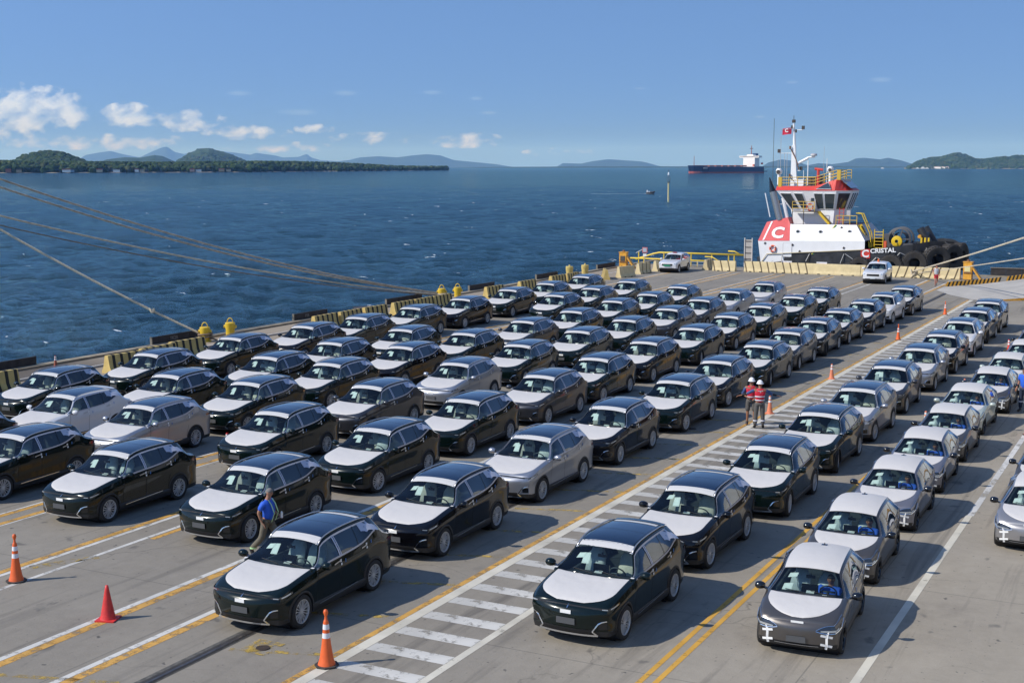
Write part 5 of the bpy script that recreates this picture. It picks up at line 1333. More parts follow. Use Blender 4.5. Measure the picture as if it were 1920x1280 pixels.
# the ship's stern ramp lying on the quay
rampm = mat('ramp_plate', (.40, .375, .335), .75, noise_amt=.16, noise_scale=.7, bump=.01, bump_scale=9)
t = thing('ship_ramp', 'grey ship ramp resting on the quay with striped kerbs along one side', 'ramp', (0, 0, 0))
nx, ny = .825, .565
def rp(px, py, tt, z): return (px + nx * tt, py + ny * tt, z)
A0, A1, A2_ = (-17.9, 108.3), (-18.39, 104.6), (-14.4, 98.77)
q = MB()
rows = []
B_ = (-13.4, 98.2)
for tt, z in ((0, .02), (3, .20), (6, .50), (10, 1.0), (22, 2.9), (40, 5.8)):
    rows.append([rp(*A0, tt, z), rp(*A1, tt + .6, z), rp((A1[0] + A2_[0]) / 2, (A1[1] + A2_[1]) / 2, tt, z), rp(*A2_, tt, z), rp(*B_, tt, z)])
q.grid(rows, rampm); rows2 = [[(p[0], p[1], p[2] - (.02 if i == 0 else .28)) for p in r_] for i, r_ in enumerate(rows)]
q.grid([r_[::-1] for r_ in rows2], hk); q.grid([[r_[-1] for r_ in rows], [r_[-1] for r_ in rows2]], hk); q.grid([[r_[0] for r_ in rows], [r_[0] for r_ in rows2]], hk)
q.build('ramp_plate', t)
q = MB(); rows = [[rp(A0[0] + (B_[0] - A0[0]) * f, A0[1] + (B_[1] - A0[1]) * f, tt, .05 + tt * .055 + .02) for f in (.28, .285)] for tt in np.linspace(.5, 9, 12)]
q.grid(rows, mat('ramp_joint', (.12, .1, .085), .8)); q.build('plate_joint', t)
or_ = mat('orange_kerb_paint', (.72, .36, .035), .6, noise_amt=.12); 
for s0, s1, lab in ((.1, 4.6, 1), (5.1, 11.5, 2)):
    n = int((s1 - s0) / .31); k = thing('striped_kerb', None, None) if False else None
    q = MB(); q2 = MB()
    for i in range(n):
        a = s0 + (s1 - s0) * i / n; b = s0 + (s1 - s0) * (i + 1) / n
        def zz(v): return float(np.interp(v, (0, 3, 6, 10, 22), (.02, .20, .50, 1.0, 2.9)))
        for off, w_, mm in ((0, .5, or_), (.5, .5, jblack)):
            a_ = a + (b - a) * off; b_ = a_ + (b - a) * w_; P = []
            for v in (a_, b_):
                c = rp(*A0, v, zz(v)); lean = .12
                P.append([(c[0] + .02, c[1] - .03, c[2]), (c[0] + .02 + nx * lean, c[1] - .03 + ny * lean, c[2] + .36), (c[0] + nx * lean, c[1] + .22 + ny * lean, c[2] + .36), (c[0], c[1] + .22, c[2])])
            vs = P[0] + P[1]
            (q if mm is or_ else q2).add(vs, [(0, 1, 5, 4), (1, 2, 6, 5), (2, 3, 7, 6), (0, 3, 2, 1), (4, 5, 6, 7)], mm)
    o = q.build('kerb', t); tag(o, kind='stuff'); o = q2.build('kerb_black_bands', t); tag(o, kind='stuff')
q = MB(); pts = [rp(*B_, 3.2, .36), rp(*B_, 3.9, .62), rp(*B_, 8, .95), rp(*B_, 8, .6), rp(*B_, 3.3, .30)]
q.add(pts + [(p[0] - .35, p[1] + .5, p[2]) for p in pts], [(0, 1, 2, 3, 4), (9, 8, 7, 6, 5), (0, 1, 6, 5), (1, 2, 7, 6)], rubber); q.build('rubber_buffer', t)
t = thing('fender_board', 'dark board on the far quay edge right of the ramp hook box', 'board', (-14.6, 120.7, 0), R(4), 'boards along the quay edge')
for k in range(3):
    q = MB(); q.box((-.9 + k * 1.25, 0, .42), (1.23, .1, .62), board_m); q.build('panel', t)
q = MB(); q.box((.35, -.02, .75), (3.8, .16, .06), board_edge); q.build('end_plate', t)
q = MB(); q.box((0, 0, .04), (9, .7, .08), MATS['coping_concrete']); o = q.build('coping', quay); o.location = (-13.5, 120.6, 0)

# the car carrier that the queue comes from, moored to the right of the picture
t = thing('car_carrier_ship', 'tall pale car carrier ship moored to the right, seen only in reflections', 'ship', (0, 0, 0))
hullw = mat('pale_ship_side', (.62, .60, .54), .6, noise_amt=.08, noise_scale=.3)
q = MB(); q.box((33, 98, 9), (22, 200, 22), hullw); q.build('hull', t)
q = MB(); q.box((21.9, 98, 5.2), (.2, 200, 1.2), mat('ochre_band', (.35, .2, .06), .6)); q.build('ochre_band', t)
q = MB(); q.box((21.9, 98, -.9), (.2, 200, 2.4), gloss_black); q.build('boot_topping', t)
# ------------------------------------------------------------------ the tug
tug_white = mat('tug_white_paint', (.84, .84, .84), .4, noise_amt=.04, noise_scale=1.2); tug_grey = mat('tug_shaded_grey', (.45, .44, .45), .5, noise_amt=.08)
tug_red = mat('tug_red_paint', (.62, .055, .04), .4, noise_amt=.08, noise_scale=1.5); tug_pink = mat('faded_red_panel', (.62, .09, .09), .5, noise_amt=.1, noise_scale=1.5)
tug_black = mat('tug_hull_black', (.028, .029, .032), .5, noise_amt=.55, noise_scale=1.3)
tug_glass = mat('tug_window_glass', (.035, .05, .06), .06, spec=.8, coat=.6); ring_red = mat('lifebuoy_orange', (.72, .12, .05), .5)
tug = thing('tugboat', 'red, white and black tug with a tall mast lying beyond the barriers', 'tugboat', (0, 0, 0))
def along(x, z, Y, Y0=126.0):
    """same line of sight, other depth"""
    k = Y / Y0; return (x * k, (z - CAM_H) * k + CAM_H)
CY = 130.4
def halfbeam(x): return float(np.interp(x, (-38.9, -38.2, -36, -30, -26, -23.6, -21.8, -20.9, -20.3), (2.9, 3.7, 4.3, 4.45, 4.4, 3.9, 2.6, 1.3, .02)))
def sheer(x): return float(np.interp(x, (-38.9, -37.6, -28.2, -26.4, -24, -22.4, -21.2, -20.3), (.55, .96, 1.66, 1.86, 2.2, 2.5, 2.5, 2.3)))
xs = list(np.linspace(-38.9, -20.3, 54)); q = MB(); P = {1: [], -1: []}
for s_ in (1, -1):
    for f, wf in ((0, .55), (.35, .9), (.62, 1.0), (1, 1.0), (1.0, .965), (.80, .95)):
        P[s_].append([(x, CY - s_ * halfbeam(x) * (wf if x < -24 or f > .6 else wf - (.3 * (1 - f)) * (x + 24) / 5), -4.2 + (sheer(x) + 4.2) * f) for x in xs])
    q.grid(P[s_], tug_black)
deck_z = [(x, CY - halfbeam(x) * .95, -4.2 + (sheer(x) + 4.2) * .80) for x in xs]; deck_b = [(x, CY + halfbeam(x) * .95, -4.2 + (sheer(x) + 4.2) * .80) for x in xs]
q.grid([deck_z, deck_b], mat('tug_deck', (.10, .035, .03), .7))
q.add([P[1][k][0] for k in range(4)] + [P[-1][k][0] for k in range(3, -1, -1)], [tuple(range(8))], tug_black)
q.build('hull', tug)
# rubbing strake
q = MB(); q.tube([(x, CY - halfbeam(x) - .05, sheer(x) - 1.35) for x in xs], .14, rubber, 6); q.build('rubbing_strake', tug, smooth=True)
def slab(q, poly, y0, y1, m_, y0s=None):
    """polygon in x,z given per vertex with its own depth"""
    pass
# deckhouse: lower upright wall, knee, and inward sloping upper wall, all round
def house_ring(pts):   # near side points (x, z, y) mirrored to the far side
    return pts
low = [(-38.35, .10), (-38.42, 2.22), (-28.15, 2.45), (-28.15, 1.60)]
yk = CY - 4.3
q = MB()
near_low = [(-38.1, yk, .0), (-38.42, yk, 2.22), (-28.15, yk, 2.45), (-28.15, yk, 1.5)]
far_low = [(x, 2 * CY - y, z) for x, y, z in near_low]
q.add(near_low + far_low, [(0, 1, 2, 3), (7, 6, 5, 4), (0, 4, 5, 1), (2, 6, 7, 3)], tug_white)
yt = CY - 3.1
S_ = lambda x, z, Y=None: along(x, z, Y or yt)
tl = S_(-37.6, 4.04); tp = S_(-35.66, 4.5); td = S_(-35.25, 3.9); tr = S_(-28.95, 3.93)
sl_ = (yt - yk) / (td[1] - 2.3); near_top = [(tl[0], yk + (tl[1] - 2.25) * sl_, tl[1]), (tp[0], yk + (tp[1] - 2.25) * sl_, tp[1]), (td[0], yt, td[1]), (tr[0], yt, tr[1])]
far_top = [(x, 2 * CY - y, z) for x, y, z in near_top]
kx = -35.3
split = [(kx, yk, 2.29)]
vs = [(-38.42, yk, 2.22), (kx, yk, 2.29), (-28.15, yk, 2.45)]
q.add([vs[1], vs[2], near_top[3], near_top[2]], [(0, 1, 2, 3)], tug_white)
fv = [(x, 2 * CY - y, z) for x, y, z in vs]; q.add([fv[0], fv[1], fv[2], far_top[3], far_top[2], far_top[1], far_top[0]], [(6, 5, 4, 3, 2, 1, 0)], tug_white)
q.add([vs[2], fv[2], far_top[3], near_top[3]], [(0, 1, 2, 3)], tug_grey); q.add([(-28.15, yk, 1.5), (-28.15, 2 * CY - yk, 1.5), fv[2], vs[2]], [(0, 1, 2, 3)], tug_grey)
q.add([near_top[2], near_top[3], far_top[3], far_top[2]], [(0, 1, 2, 3)], mat('tug_deck')); q.add([near_top[0], near_top[1], near_top[2], far_top[2], far_top[1], far_top[0]], [(0, 1, 4, 5), (1, 2, 3, 4)], tug_pink)
q.add([vs[0], near_top[0], far_top[0], fv[0]], [(0, 1, 2, 3)], tug_white)
q.build('deckhouse', tug)
q = MB(); e = .02
q.add([(vs[0][0], vs[0][1] - e, vs[0][2]), (vs[1][0], vs[1][1] - e, vs[1][2]), (near_top[2][0], yt - e, near_top[2][2]), (near_top[1][0], near_top[1][1] - e, near_top[1][2]), (near_top[0][0], near_top[0][1] - e, near_top[0][2])], [(0, 1, 2, 3, 4)], tug_pink); q.build('red_panel', tug)
def on_slope(x, z, off=.03):
    """a point of the sloping near wall seen at the measured place"""
    k = (z - 2.3) / (3.9 - 2.3); Y = yk + (yt - yk) * min(1.2, max(0, k)); xx, zz = along(x, z, Y); return (xx, Y - off, zz)
q = MB(); q.add([on_slope(-37.98, 2.22, .03), on_slope(-37.83, 2.22, .03), on_slope(-36.95, 4.12, .04), on_slope(-37.12, 4.1, .04)], [(0, 1, 2, 3)], tug_white); q.build('white_stripe', tug)
slope_a = math.atan2(yt - yk, td[1] - 2.3)
p = on_slope(-36.45, 3.0, .05); p = (p[0], yk + (p[2] - 2.27) * sl_ - .07, p[2]); lettering('C', 1.75, tug_white, tug, p, (R(90) - slope_a, 0, 0), .01, True)
for x, z in ((-34.48, 3.18), (-32.3, 3.2), (-29.55, 3.27)):
    p = on_slope(x, z, .02); q = MB(); q.cyl((p[0], p[1], p[2]), (p[0], p[1] - .06, p[2]), .2, tug_grey, 16); q.cyl((p[0], p[1] - .055, p[2]), (p[0], p[1] - .075, p[2]), .13, tug_glass, 14); q.build('porthole', tug)
def lifebuoy(x, y, z, r=.28):
    q = MB(); q.tube([(x + math.cos(a) * r, y, z + math.sin(a) * r) for a in np.linspace(0, 2 * math.pi, 17)[:-1]], .075, ring_red, 6, True)
    for a in (.7, 2.3, 3.9, 5.4): q.cyl((x + math.cos(a) * r - .01, y - .0, z + math.sin(a) * r), (x + math.cos(a) * r, y - .1, z + math.sin(a) * r), .07, tug_white, 6)
    q.build('lifebuoy', tug, smooth=True, angle=50)
lifebuoy(-36.9 * (yk / 126), yk - .08, 1.5); 
q = MB(); q.box((-35.5, yk - .01, 1.4), (.9, .02, 1.35), tug_grey); q.box((-35.5, yk - .018, 1.4), (.82, .02, 1.27), tug_white); q.build('side_door', tug)
q = MB()
for x, z in ((-37.6, 2.0), (-34.9, 1.9), (-34.2, 1.3), (-30.0, 1.75), (-30.5, 3.6)): q.box((x * 1.003, yk - .03 if z < 2.3 else on_slope(x, z)[1], z), (.16, .04, .2), steel_dark, ry=.6)
tag(q.build('deck_fittings', tug), kind='stuff')
# green and yellow rope down the side
q = MB(); a = on_slope(-30.9, 3.9, .09); b = (-33.1 * 1.0, yk - .08, 1.05)
q.cyl(a, b, .06, mat('yellow_rope', (.6, .5, .06), .7), 6); q.cyl((a[0] + .1, a[1], a[2] - .03), (b[0] + .13, b[1], b[2] - .02), .045, mat('green_rope', (.04, .25, .1), .7), 6); q.build('painted_gangway_pole', tug)
# wheelhouse
wy = CY - 2.35; W_ = lambda x, z, Y=wy: along(x, z, Y)
def hexring(x0, x1, z, hw, cut):
    return [(x0, CY - hw, z), (x1 - cut, CY - hw, z), (x1, CY - hw + cut * 1.1, z), (x1, CY + hw - cut * 1.1, z), (x1 - cut, CY + hw, z), (x0, CY + hw, z)]
b0 = W_(-34.95, 3.85); b1 = W_(-30.61, 3.95); k0 = W_(-35.4, 5.25); k1 = W_(-30.45, 5.4); t0 = W_(-36.6, 7.1); t1 = W_(-29.75, 7.15)
r0 = hexring(b0[0], b1[0] + .1, b0[1] - .1, 2.1, .75); r1 = hexring(k0[0] + .1, k1[0] + .15, k0[1], 2.1, .85); r2 = hexring(t0[0], t1[0] + .15, t0[1], 2.75, 1.25)
q = MB(); q.grid([r0 + [r0[0]], r1 + [r1[0]]], tug_white); q.grid([r1 + [r1[0]], r2 + [r2[0]]], tug_white); q.add(r2, [tuple(range(6))], tug_white); q.build('wheelhouse', tug)
def pane(a, b, u0, u1, v0, v1, m_=tug_glass, off=.025, name='window'):
    """glass set in the wall between two ring edges: a lower pair, b upper pair"""
    A, B = [Vector(p) for p in a]; C, D = [Vector(p) for p in b]
    def P_(u, v): return (A + (B - A) * u) * (1 - v) + (C + (D - C) * u) * v
    n = (B - A).cross(C - A).normalized(); mid = (A + B + C + D) / 4; n = n if n.dot(mid - Vector((-33.5, CY, 6))) > 0 else -n
    pts = [P_(u0, v0), P_(u1, v0), P_(u1, v1), P_(u0, v1)]
    q = MB(); fr = [p + n * off for p in pts]; q.add([tuple(p) for p in fr], [(0, 1, 2, 3)], m_)
    q.tube([p + n * (off + .01) for p in pts], .03, tug_white, 4, True); return q.build(name, tug)
near_lo, near_hi = (r1[0], r1[1]), (r2[0], r2[1])
for u0, u1 in ((.03, .22), (.27, .42), (.62, .77), (.80, .985)): pane(near_lo, near_hi, u0, u1, .06, .86)
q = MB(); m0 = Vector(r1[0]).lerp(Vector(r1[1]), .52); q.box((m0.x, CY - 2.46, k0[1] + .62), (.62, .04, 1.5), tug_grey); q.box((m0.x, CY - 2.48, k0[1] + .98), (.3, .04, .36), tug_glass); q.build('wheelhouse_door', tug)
pane((r1[1], r1[2]), (r2[1], r2[2]), .12, .9, .06, .88); pane((r1[2], r1[3]), (r2[2], r2[3]), .04, .32, .06, .88); pane((r1[2], r1[3]), (r2[2], r2[3]), .36, .64, .06, .88); pane((r1[2], r1[3]), (r2[2], r2[3]), .68, .96, .06, .88)
lifebuoy(m0.x - .12, CY - 2.95, k0[1] + .30, .3)
# red roof fascia with its raised front
rf = MB(); zr = t0[1]; hl, hp = .36, 1.12
def roof_ring(dz_, ins): 
    out = []
    for (x, y, z) in r2:
        f = max(0, min(1, (x - (t1[0] - 3.2)) / 2.2)); out.append((x + (ins if x < -33 else -ins * 1.5), CY + (y - CY) * (1 - ins * .28), z + dz_(x)))
    return out
ring_a = [(x, y, z + .01) for x, y, z in r2]
nn = 10; top_n = []; bot_n = []; 
def prof(x): return float(np.interp(x, (t0[0], t1[0] - 3.4, t1[0] - 2.6, t1[0] - 1.35, t1[0] - .9, t1[0]), (.40, .42, .62, 1.08, 1.08, .18)))
for s_ in (1, -1):
    bot = [(x, CY - s_ * (2.78 if x < t1[0] - 1.25 else 2.78 - (x - t1[0] + 1.25) * 1.1), zr) for x in np.linspace(t0[0] - .05, t1[0] + .17, 26)]
    top = [(x - (.0 if x < t1[0] - 1 else (x - t1[0] + 1) * .15), CY - s_ * (abs(y - CY) - .25 - prof(x) * .35), zr + prof(x)) for (x, y, z) in bot]
    rf.grid([bot, top], tug_red)
    if s_ == 1: ta, ba = top, bot
    else: rf.grid([ta, top], mat('wheelhouse_roof_grey', (.3, .3, .3), .7)); rf.add([ba[-1], ta[-1], top[-1], bot[-1]], [(0, 1, 2, 3)], tug_red); rf.add([ba[0], ta[0], top[0], bot[0]], [(0, 1, 2, 3)], tug_red)
rf.build('red_roof', tug)
q = MB(); xx = t1[0] - 3.05; yy = CY - 2.86
q.add([(xx, yy + .12, zr + .15), (xx + 1.45, yy + .1, zr + .15), (xx + 1.1, yy + .32, zr + .78)], [(0, 1, 2)], tug_glass); q.tube([(xx, yy + .1, zr + .15), (xx + 1.45, yy + .08, zr + .15), (xx + 1.1, yy + .3, zr + .78)], .04, tug_white, 4, True); q.build('triangular_window', tug)
q = MB(); q.add([(t1[0] - .85, CY - 1.9, zr + .95), (t1[0] - .85, CY + 1.9, zr + .95), (t1[0] - .0, CY + 1.6, zr + .25), (t1[0] - .0, CY - 1.6, zr + .25)], [(0, 1, 2, 3)], tug_glass); q.build('roof_skylight', tug)
# mast and gear
q = MB(); mx, mb_ = W_(-34.98, 7.5, CY)[0], W_(-34.98, 7.5, CY)[1]; mt = W_(-35.18, 13.7, CY)
q.prism([(mx - .36, mb_ - .3), (mx + .34, mb_ - .3), (mx + .2, mb_ + 1.2), (mx + .04, mb_ + 4.0), (mx - .3, mb_ + 4.0)], CY - .16, CY + .16, tug_white); q.cyl((mx - .08, CY, mb_ + 4.0), (mt[0], CY, mt[1] - .3), .16, tug_white, 8, .09); q.build('mast', tug)
q = MB(); q.box((mt[0], CY, mt[1] - .1), (.28, .28, .3), steel_dark); q.cyl((mt[0], CY, mt[1] + .0), (mt[0], CY, mt[1] + .45), .03, steel_dark, 5); q.build('mast_top_lamp', tug)
for dx, dz_, mm in ((.95, -.95, tug_white), (-1.4, -3.2, tug_grey), (.85, -4.9, tug_grey), (.8, -8.3, tug_white), (-1.3, -8.2, tug_grey)):
    q = MB(); q.cyl((mt[0], CY, mt[1] + dz_), (mt[0] + dx, CY, mt[1] + dz_), .035, tug_white, 5); q.box((mt[0] + dx, CY, mt[1] + dz_ + .22), (.24, .24, .34), steel_dark); q.build('lamp_arm', tug)
q = MB(); q.cyl((mx + .3, CY - .1, mb_ + 2.2), (mx + 1.35, CY - .1, mb_ + 2.75), .13, tug_white, 8); q.cyl((mx + 1.3, CY - .1, mb_ + 2.8), (mx + 2.0, CY - .1, mb_ + 2.85), .08, tug_white, 8); q.lathe([(.1, 0), (.34, .05), (.3, .22), (0, .28)], (mx + 1.9, CY - .1, mb_ + 2.92), tug_grey, n=14); q.build('radar', tug)
for dx_, dz_ in ((-.42, 3.6), (-.4, .9), (.12, 5.2), (-.3, 5.6)):
    q = MB(); q.cyl((mx + dx_, CY - .3, mb_ + dz_), (mx + dx_, CY - .3, mb_ + dz_ + .3), .09, hk_rust if dz_ < 4 else steel_dark, 8); q.build('mast_lamp', tug)
q = MB(); q.tube([(mx - .35, CY - .25, mb_ + 3.6), (mx + .2, CY - .3, mb_ + 2.6), (mx + .5, CY - .35, mb_ + 1.6)], .05, hk_rust, 5); q.tube([(mx - .35, CY - .25, mb_ + .8), (mx + .4, CY - .3, mb_ + .2), (mx + 1.2, CY - .3, mb_ + .1)], .04, steel_dark, 5); q.build('mast_cables', tug)
for dx in (-1.35, -.95, -.7): q = MB(); q.cyl((mx + dx, CY - .3, mb_ + .1), (mx + dx, CY - .3, mt[1] - (1.6 if dx < -1.2 else 3.2)), .022, tug_grey, 4); q.build('halyard', tug)
q = MB(); q.cyl((mx - 1.4, CY - .3, mt[1] - .9), (mx, CY - .3, mt[1] - .8), .025, tug_grey, 4); q.build('yard', tug)
fl_ = MB(); fx, fz = W_(-35.75, 12.72, CY); P = []
for v in (0, .5, 1): P.append([(fx - .45 + u * .9, CY - .3 + .08 * math.sin(u * 7 + v), fz - .32 + v * .62 - .1 * (1 - u)) for u in np.linspace(0, 1, 7)])
fl_.grid(P, mat('red_flag_cloth', (.55, .02, .06), .8)); flag = fl_.build('flag', tug, smooth=True)
lettering('C', .48, tug_white, tug, (fx, CY - .40, fz), (R(90), 0, 0), .004, True)
for x, z0, z1, r_, mm in ((-37.08, 7.6, 13.9, .022, steel_dark), (-36.6, 7.6, 10.0, .02, tug_grey), (-33.7, 7.6, 9.9, .05, tug_white), (-34.1, 7.6, 9.0, .03, tug_white), (-32.2, 7.6, 11.2, .016, tug_grey), (-31.9, 7.6, 10.1, .03, tug_white)):
    a, b = W_(x, z0, CY - .8), W_(x, z1, CY - .8); q = MB(); q.cyl((a[0], CY - .8, a[1]), (b[0], CY - .8, b[1]), r_, mm, 5); q.build('aerial', tug)
for (x, z), mm, sz in (((-36.48, 8.5), tug_white, 1), ((-31.55, 8.7), tug_white, .8)):
    a = W_(x, z, CY - 1.6); q = MB(); q.lathe([(.16, -.9), (.16, .1), (.3, .2), (.32, .5), (.2, .68), (0, .7)], (a[0], CY - 1.6, a[1]), mm, n=12); q.cyl((a[0], CY - 1.9, a[1] + .35), (a[0], CY - 1.95, a[1] + .35), .2 * sz, steel_dark, 10); q.build('searchlight', tug, smooth=True, angle=50)
a = W_(-32.7, 8.6, CY - 1.2); q = MB(); q.cyl((a[0], CY - 1.2, a[1] - 1), (a[0], CY - 1.2, a[1] + .5), .14, tug_red, 8); q.cyl((a[0] - .35, CY - 1.2, a[1] + .55), (a[0] + .45, CY - 1.2, a[1] + .45), .12, tug_red, 8); q.build('fire_monitor', tug)
q = MB(); a = W_(-33.3, 8.1, CY); q.box((a[0], CY, a[1] - .2), (.8, 1.0, .9), steel_dark); q.box((a[0] - 1.2, CY, a[1] - .3), (.9, .8, .7), tug_white); q.box((a[0] + .9, CY + .5, a[1] - .1), (.4, .6, 1.0), steel_dark); q.build('roof_machinery', tug)
yy_ = mat('tug_yellow_rail', (.62, .40, .05), .5)
def rail(name, pts, h, post_every, r_=.03, mid=2, m_=yy_):
    pts = [Vector(p) for p in pts]
    q = MB()
    for k in range(mid + 1): q.tube([p + Vector((0, 0, h * (1 - k / (mid + 1)))) for p in pts], r_, m_, 5)
    q.build(name, tug)
    tot = sum((pts[i + 1] - pts[i]).length for i in range(len(pts) - 1)); n = max(2, int(tot / post_every)); 
    for k in range(n + 1):
        d = tot * k / n; i = 0
        while i < len(pts) - 2 and d > (pts[i + 1] - pts[i]).length: d -= (pts[i + 1] - pts[i]).length; i += 1
        p = pts[i] + (pts[i + 1] - pts[i]).normalized() * d
        q = MB(); q.cyl(p, p + Vector((0, 0, h)), r_ * 1.1, m_, 5); q.build('rail_post', tug)
zz0 = zr + .4
rail('roof_rail', [(t0[0] + .25, CY - 2.4, zz0), (t1[0] - 3.4, CY - 2.4, zz0), (t1[0] - 1.2, CY - 2.2, zz0 + .72), (t1[0] - .6, CY - 1.0, zz0 + .72)], .85, .85, .034)
rail('roof_rail', [(t0[0] + .25, CY + 2.4, zz0), (t1[0] - 3.4, CY + 2.4, zz0), (t1[0] - 1.2, CY + 2.2, zz0 + .72), (t1[0] - .6, CY + 1.0, zz0 + .72)], .85, 1.4, .03)
for xx_, zz_ in ((t0[0] + .25, zz0), (t1[0] - 1.0, zz0 + .7)):
    q = MB(); q.box((xx_, CY - 2.3, zz_ + .4), (.35, .3, .95), yy_); q.build('yellow_lamp_stand', tug)
# exhaust stack
a = W_(-36.28, 4.45, CY - 2.6); b = W_(-37.45, 8.3, CY - 2.6); c = ((a[0] * .35 + b[0] * .65), (a[1] * .35 + b[1] * .65))
q = MB(); q.cyl((a[0], CY - 2.6, a[1] - .2), (c[0], CY - 2.6, c[1]), .33, mat('exhaust_steel', (.4, .4, .4), .35, .8, noise_amt=.15), 14); q.build('exhaust_stack', tug, smooth=True, angle=50)
q = MB(); q.cyl((c[0], CY - 2.6, c[1]), (b[0] + .06, CY - 2.6, b[1]), .33, gloss_black, 14, .05); q.build('exhaust_tip', tug, smooth=True, angle=50)
q = MB(); q.cyl((a[0] - .9, CY - 2.9, a[1] + .1), (b[0] - .25, CY - 2.9, b[1] - 1.5), .06, tug_white, 6); q.build('thin_pipe', tug)
q = MB(); q.cyl((a[0] + .6, CY - 2.2, a[1] - .1), (c[0] + .9, CY - 2.2, c[1] - .6), .2, tug_white, 8); q.build('thin_pipe', tug)
# side platform, stair and rails on the deckhouse
pz = k0[1] - .12; px0, px1 = k0[0] + .55, m0.x + .75
q = MB(); q.box(((px0 + px1) / 2, CY - 2.75, pz), (px1 - px0, .9, .07), steel_dark); q.build('side_platform', tug)
rail('platform_rail', [(px0, CY - 3.18, pz), (px1 - .35, CY - 3.18, pz)], .95, .9, .03)
for x in (px0, px0 + 1.1): q = MB(); q.cyl((x, CY - 3.15, td[1]), (x, CY - 3.15, pz), .04, steel_dark, 5); q.build('platform_leg', tug)
q = MB(); dz_ = td[1] + .05
for s_ in (-.3, .3): q.box(((px1 + px1 + 1.0) / 2, CY - 2.75 + s_, (pz + dz_) / 2), (math.hypot(1.1, pz - dz_), .05, .2), mat('stair_yellow', (.72, .46, .03), .5), ry=math.atan2(pz - dz_, 1.1))
for k in range(5): q.box((px1 + .12 + k * .2, CY - 2.75, pz - .12 - k * (pz - dz_) / 5.5), (.22, .55, .03), MATS['stair_yellow'])
q.build('side_stair', tug)
q = MB(); lx = r1[1][0] + .55
for s_ in (0, .42): q.cyl((lx + s_, CY - 2.35, dz_), (lx + s_ + .02, CY - 2.35, k1[1] + .1), .035, tug_red, 5)
for k in range(5): q.cyl((lx, CY - 2.35, dz_ + .2 + k * .3), (lx + .42, CY - 2.35, dz_ + .2 + k * .3), .025, tug_red, 5)
q.build('red_ladder', tug)
rail('deckhouse_rail', [(W_(-30.9, 3.9, yt)[0], yt + .1, tr[1]), (tr[0] + .0, yt + .1, tr[1])], .85, .55, .035, 1)
q = MB(); q.box((tr[0] - .9, yt + .6, tr[1] + 1.1), (.35, .3, .5), tug_grey); q.build('deck_box', tug)
# yellow stairs to the fore deck
sy = mat('bright_stair_yellow', (.74, .50, .02), .45); A_ = (tr[0] + .15, CY - 2.4, tr[1]); B2 = (W_(-27.5, 1.8, CY - 2.4)[0], CY - 2.4, 1.75)
for dy_ in (-.4, .4):
    q = MB(); q.tube([(A_[0] - .3, A_[1] + dy_, A_[2] + 1.1), (A_[0] + .25, A_[1] + dy_, A_[2] + 1.05), (B2[0] - .1, B2[1] + dy_, B2[2] + 1.35), (B2[0] + .1, B2[1] + dy_, B2[2])], .05, sy, 6); q.build('stair_handrail', tug)
    q = MB(); L_ = math.hypot(B2[0] - A_[0], B2[2] - A_[2]); q.box(((A_[0] + B2[0]) / 2, A_[1] + dy_, (A_[2] + B2[2]) / 2), (L_, .06, .24), sy, ry=math.atan2(A_[2] - B2[2], B2[0] - A_[0])); q.build('stair_stringer', tug)
for k in range(8): q = MB(); f = (k + .5) / 8; q.box((A_[0] + (B2[0] - A_[0]) * f, A_[1], A_[2] + (B2[2] - A_[2]) * f), (.22, .78, .03), steel_dark); q.build('stair_tread', tug)
for x in (B2[0] + .35, B2[0] + 1.15): q = MB(); q.cyl((x, CY - 2.8, 1.6), (x, CY - 2.8, 3.5), .05, sy, 6); q.build('ladder_post', tug)
for k in range(6): q = MB(); q.cyl((B2[0] + .35, CY - 2.8, 1.75 + k * .3), (B2[0] + 1.15, CY - 2.8, 1.75 + k * .3), .035, sy, 5); q.build('ladder_rung', tug)
q = MB(); q.box((B2[0] + 1.3, CY - 2.6, 2.0), (.3, .4, .8), ring_red); q.build('red_locker', tug)
# towing winch, bitts
a = W_(-25.05, 2.35, CY - 1.6); wx = a[0]
q = MB(); q.lathe([(.95, -.15), (1.12, -.1), (1.12, .1), (.95, .15)], (wx, CY - 1.2, 2.55), mat('winch_grey', (.09, .09, .095), .6), 'Y', 24)
q.lathe([(.95, -.15 + 1.5), (1.12, -.1 + 1.5), (1.12, .1 + 1.5), (.95, .15 + 1.5)], (wx, CY - 1.2, 2.55), MATS['winch_grey'], 'Y', 24); q.lathe([(.62, 0), (.62, 1.6)], (wx, CY - 1.2, 2.55), steel_dark, 'Y', 18)
for k in range(5):
    an = k * 1.257; q.box((wx + math.cos(an) * .6, CY - 1.25, 2.55 + math.sin(an) * .6), (.75, .1, .12), MATS['winch_grey'], ry=-an)
q.box((wx - 1.2, CY - .6, 2.4), (.5, 1.5, 1.2), MATS['winch_grey']); q.box((wx, CY - .5, 1.9), (2.6, 2.2, .5), MATS['winch_grey']); q.build('towing_winch', tug)
q = MB(); q.lathe([(.16, -1.75), (.30, -1.75), (.50, -1.70), (.52, -1.5), (.36, -1.45), (.30, -1.2)], (wx - .15, CY, 2.35), sy, 'Y', 20); q.build('winch_drum_end', tug, smooth=True, angle=40)
q = MB(); b_ = W_(-22.2, 2.4, CY - 1.4); t_ = W_(-23.15, 3.75, CY - 1.4)
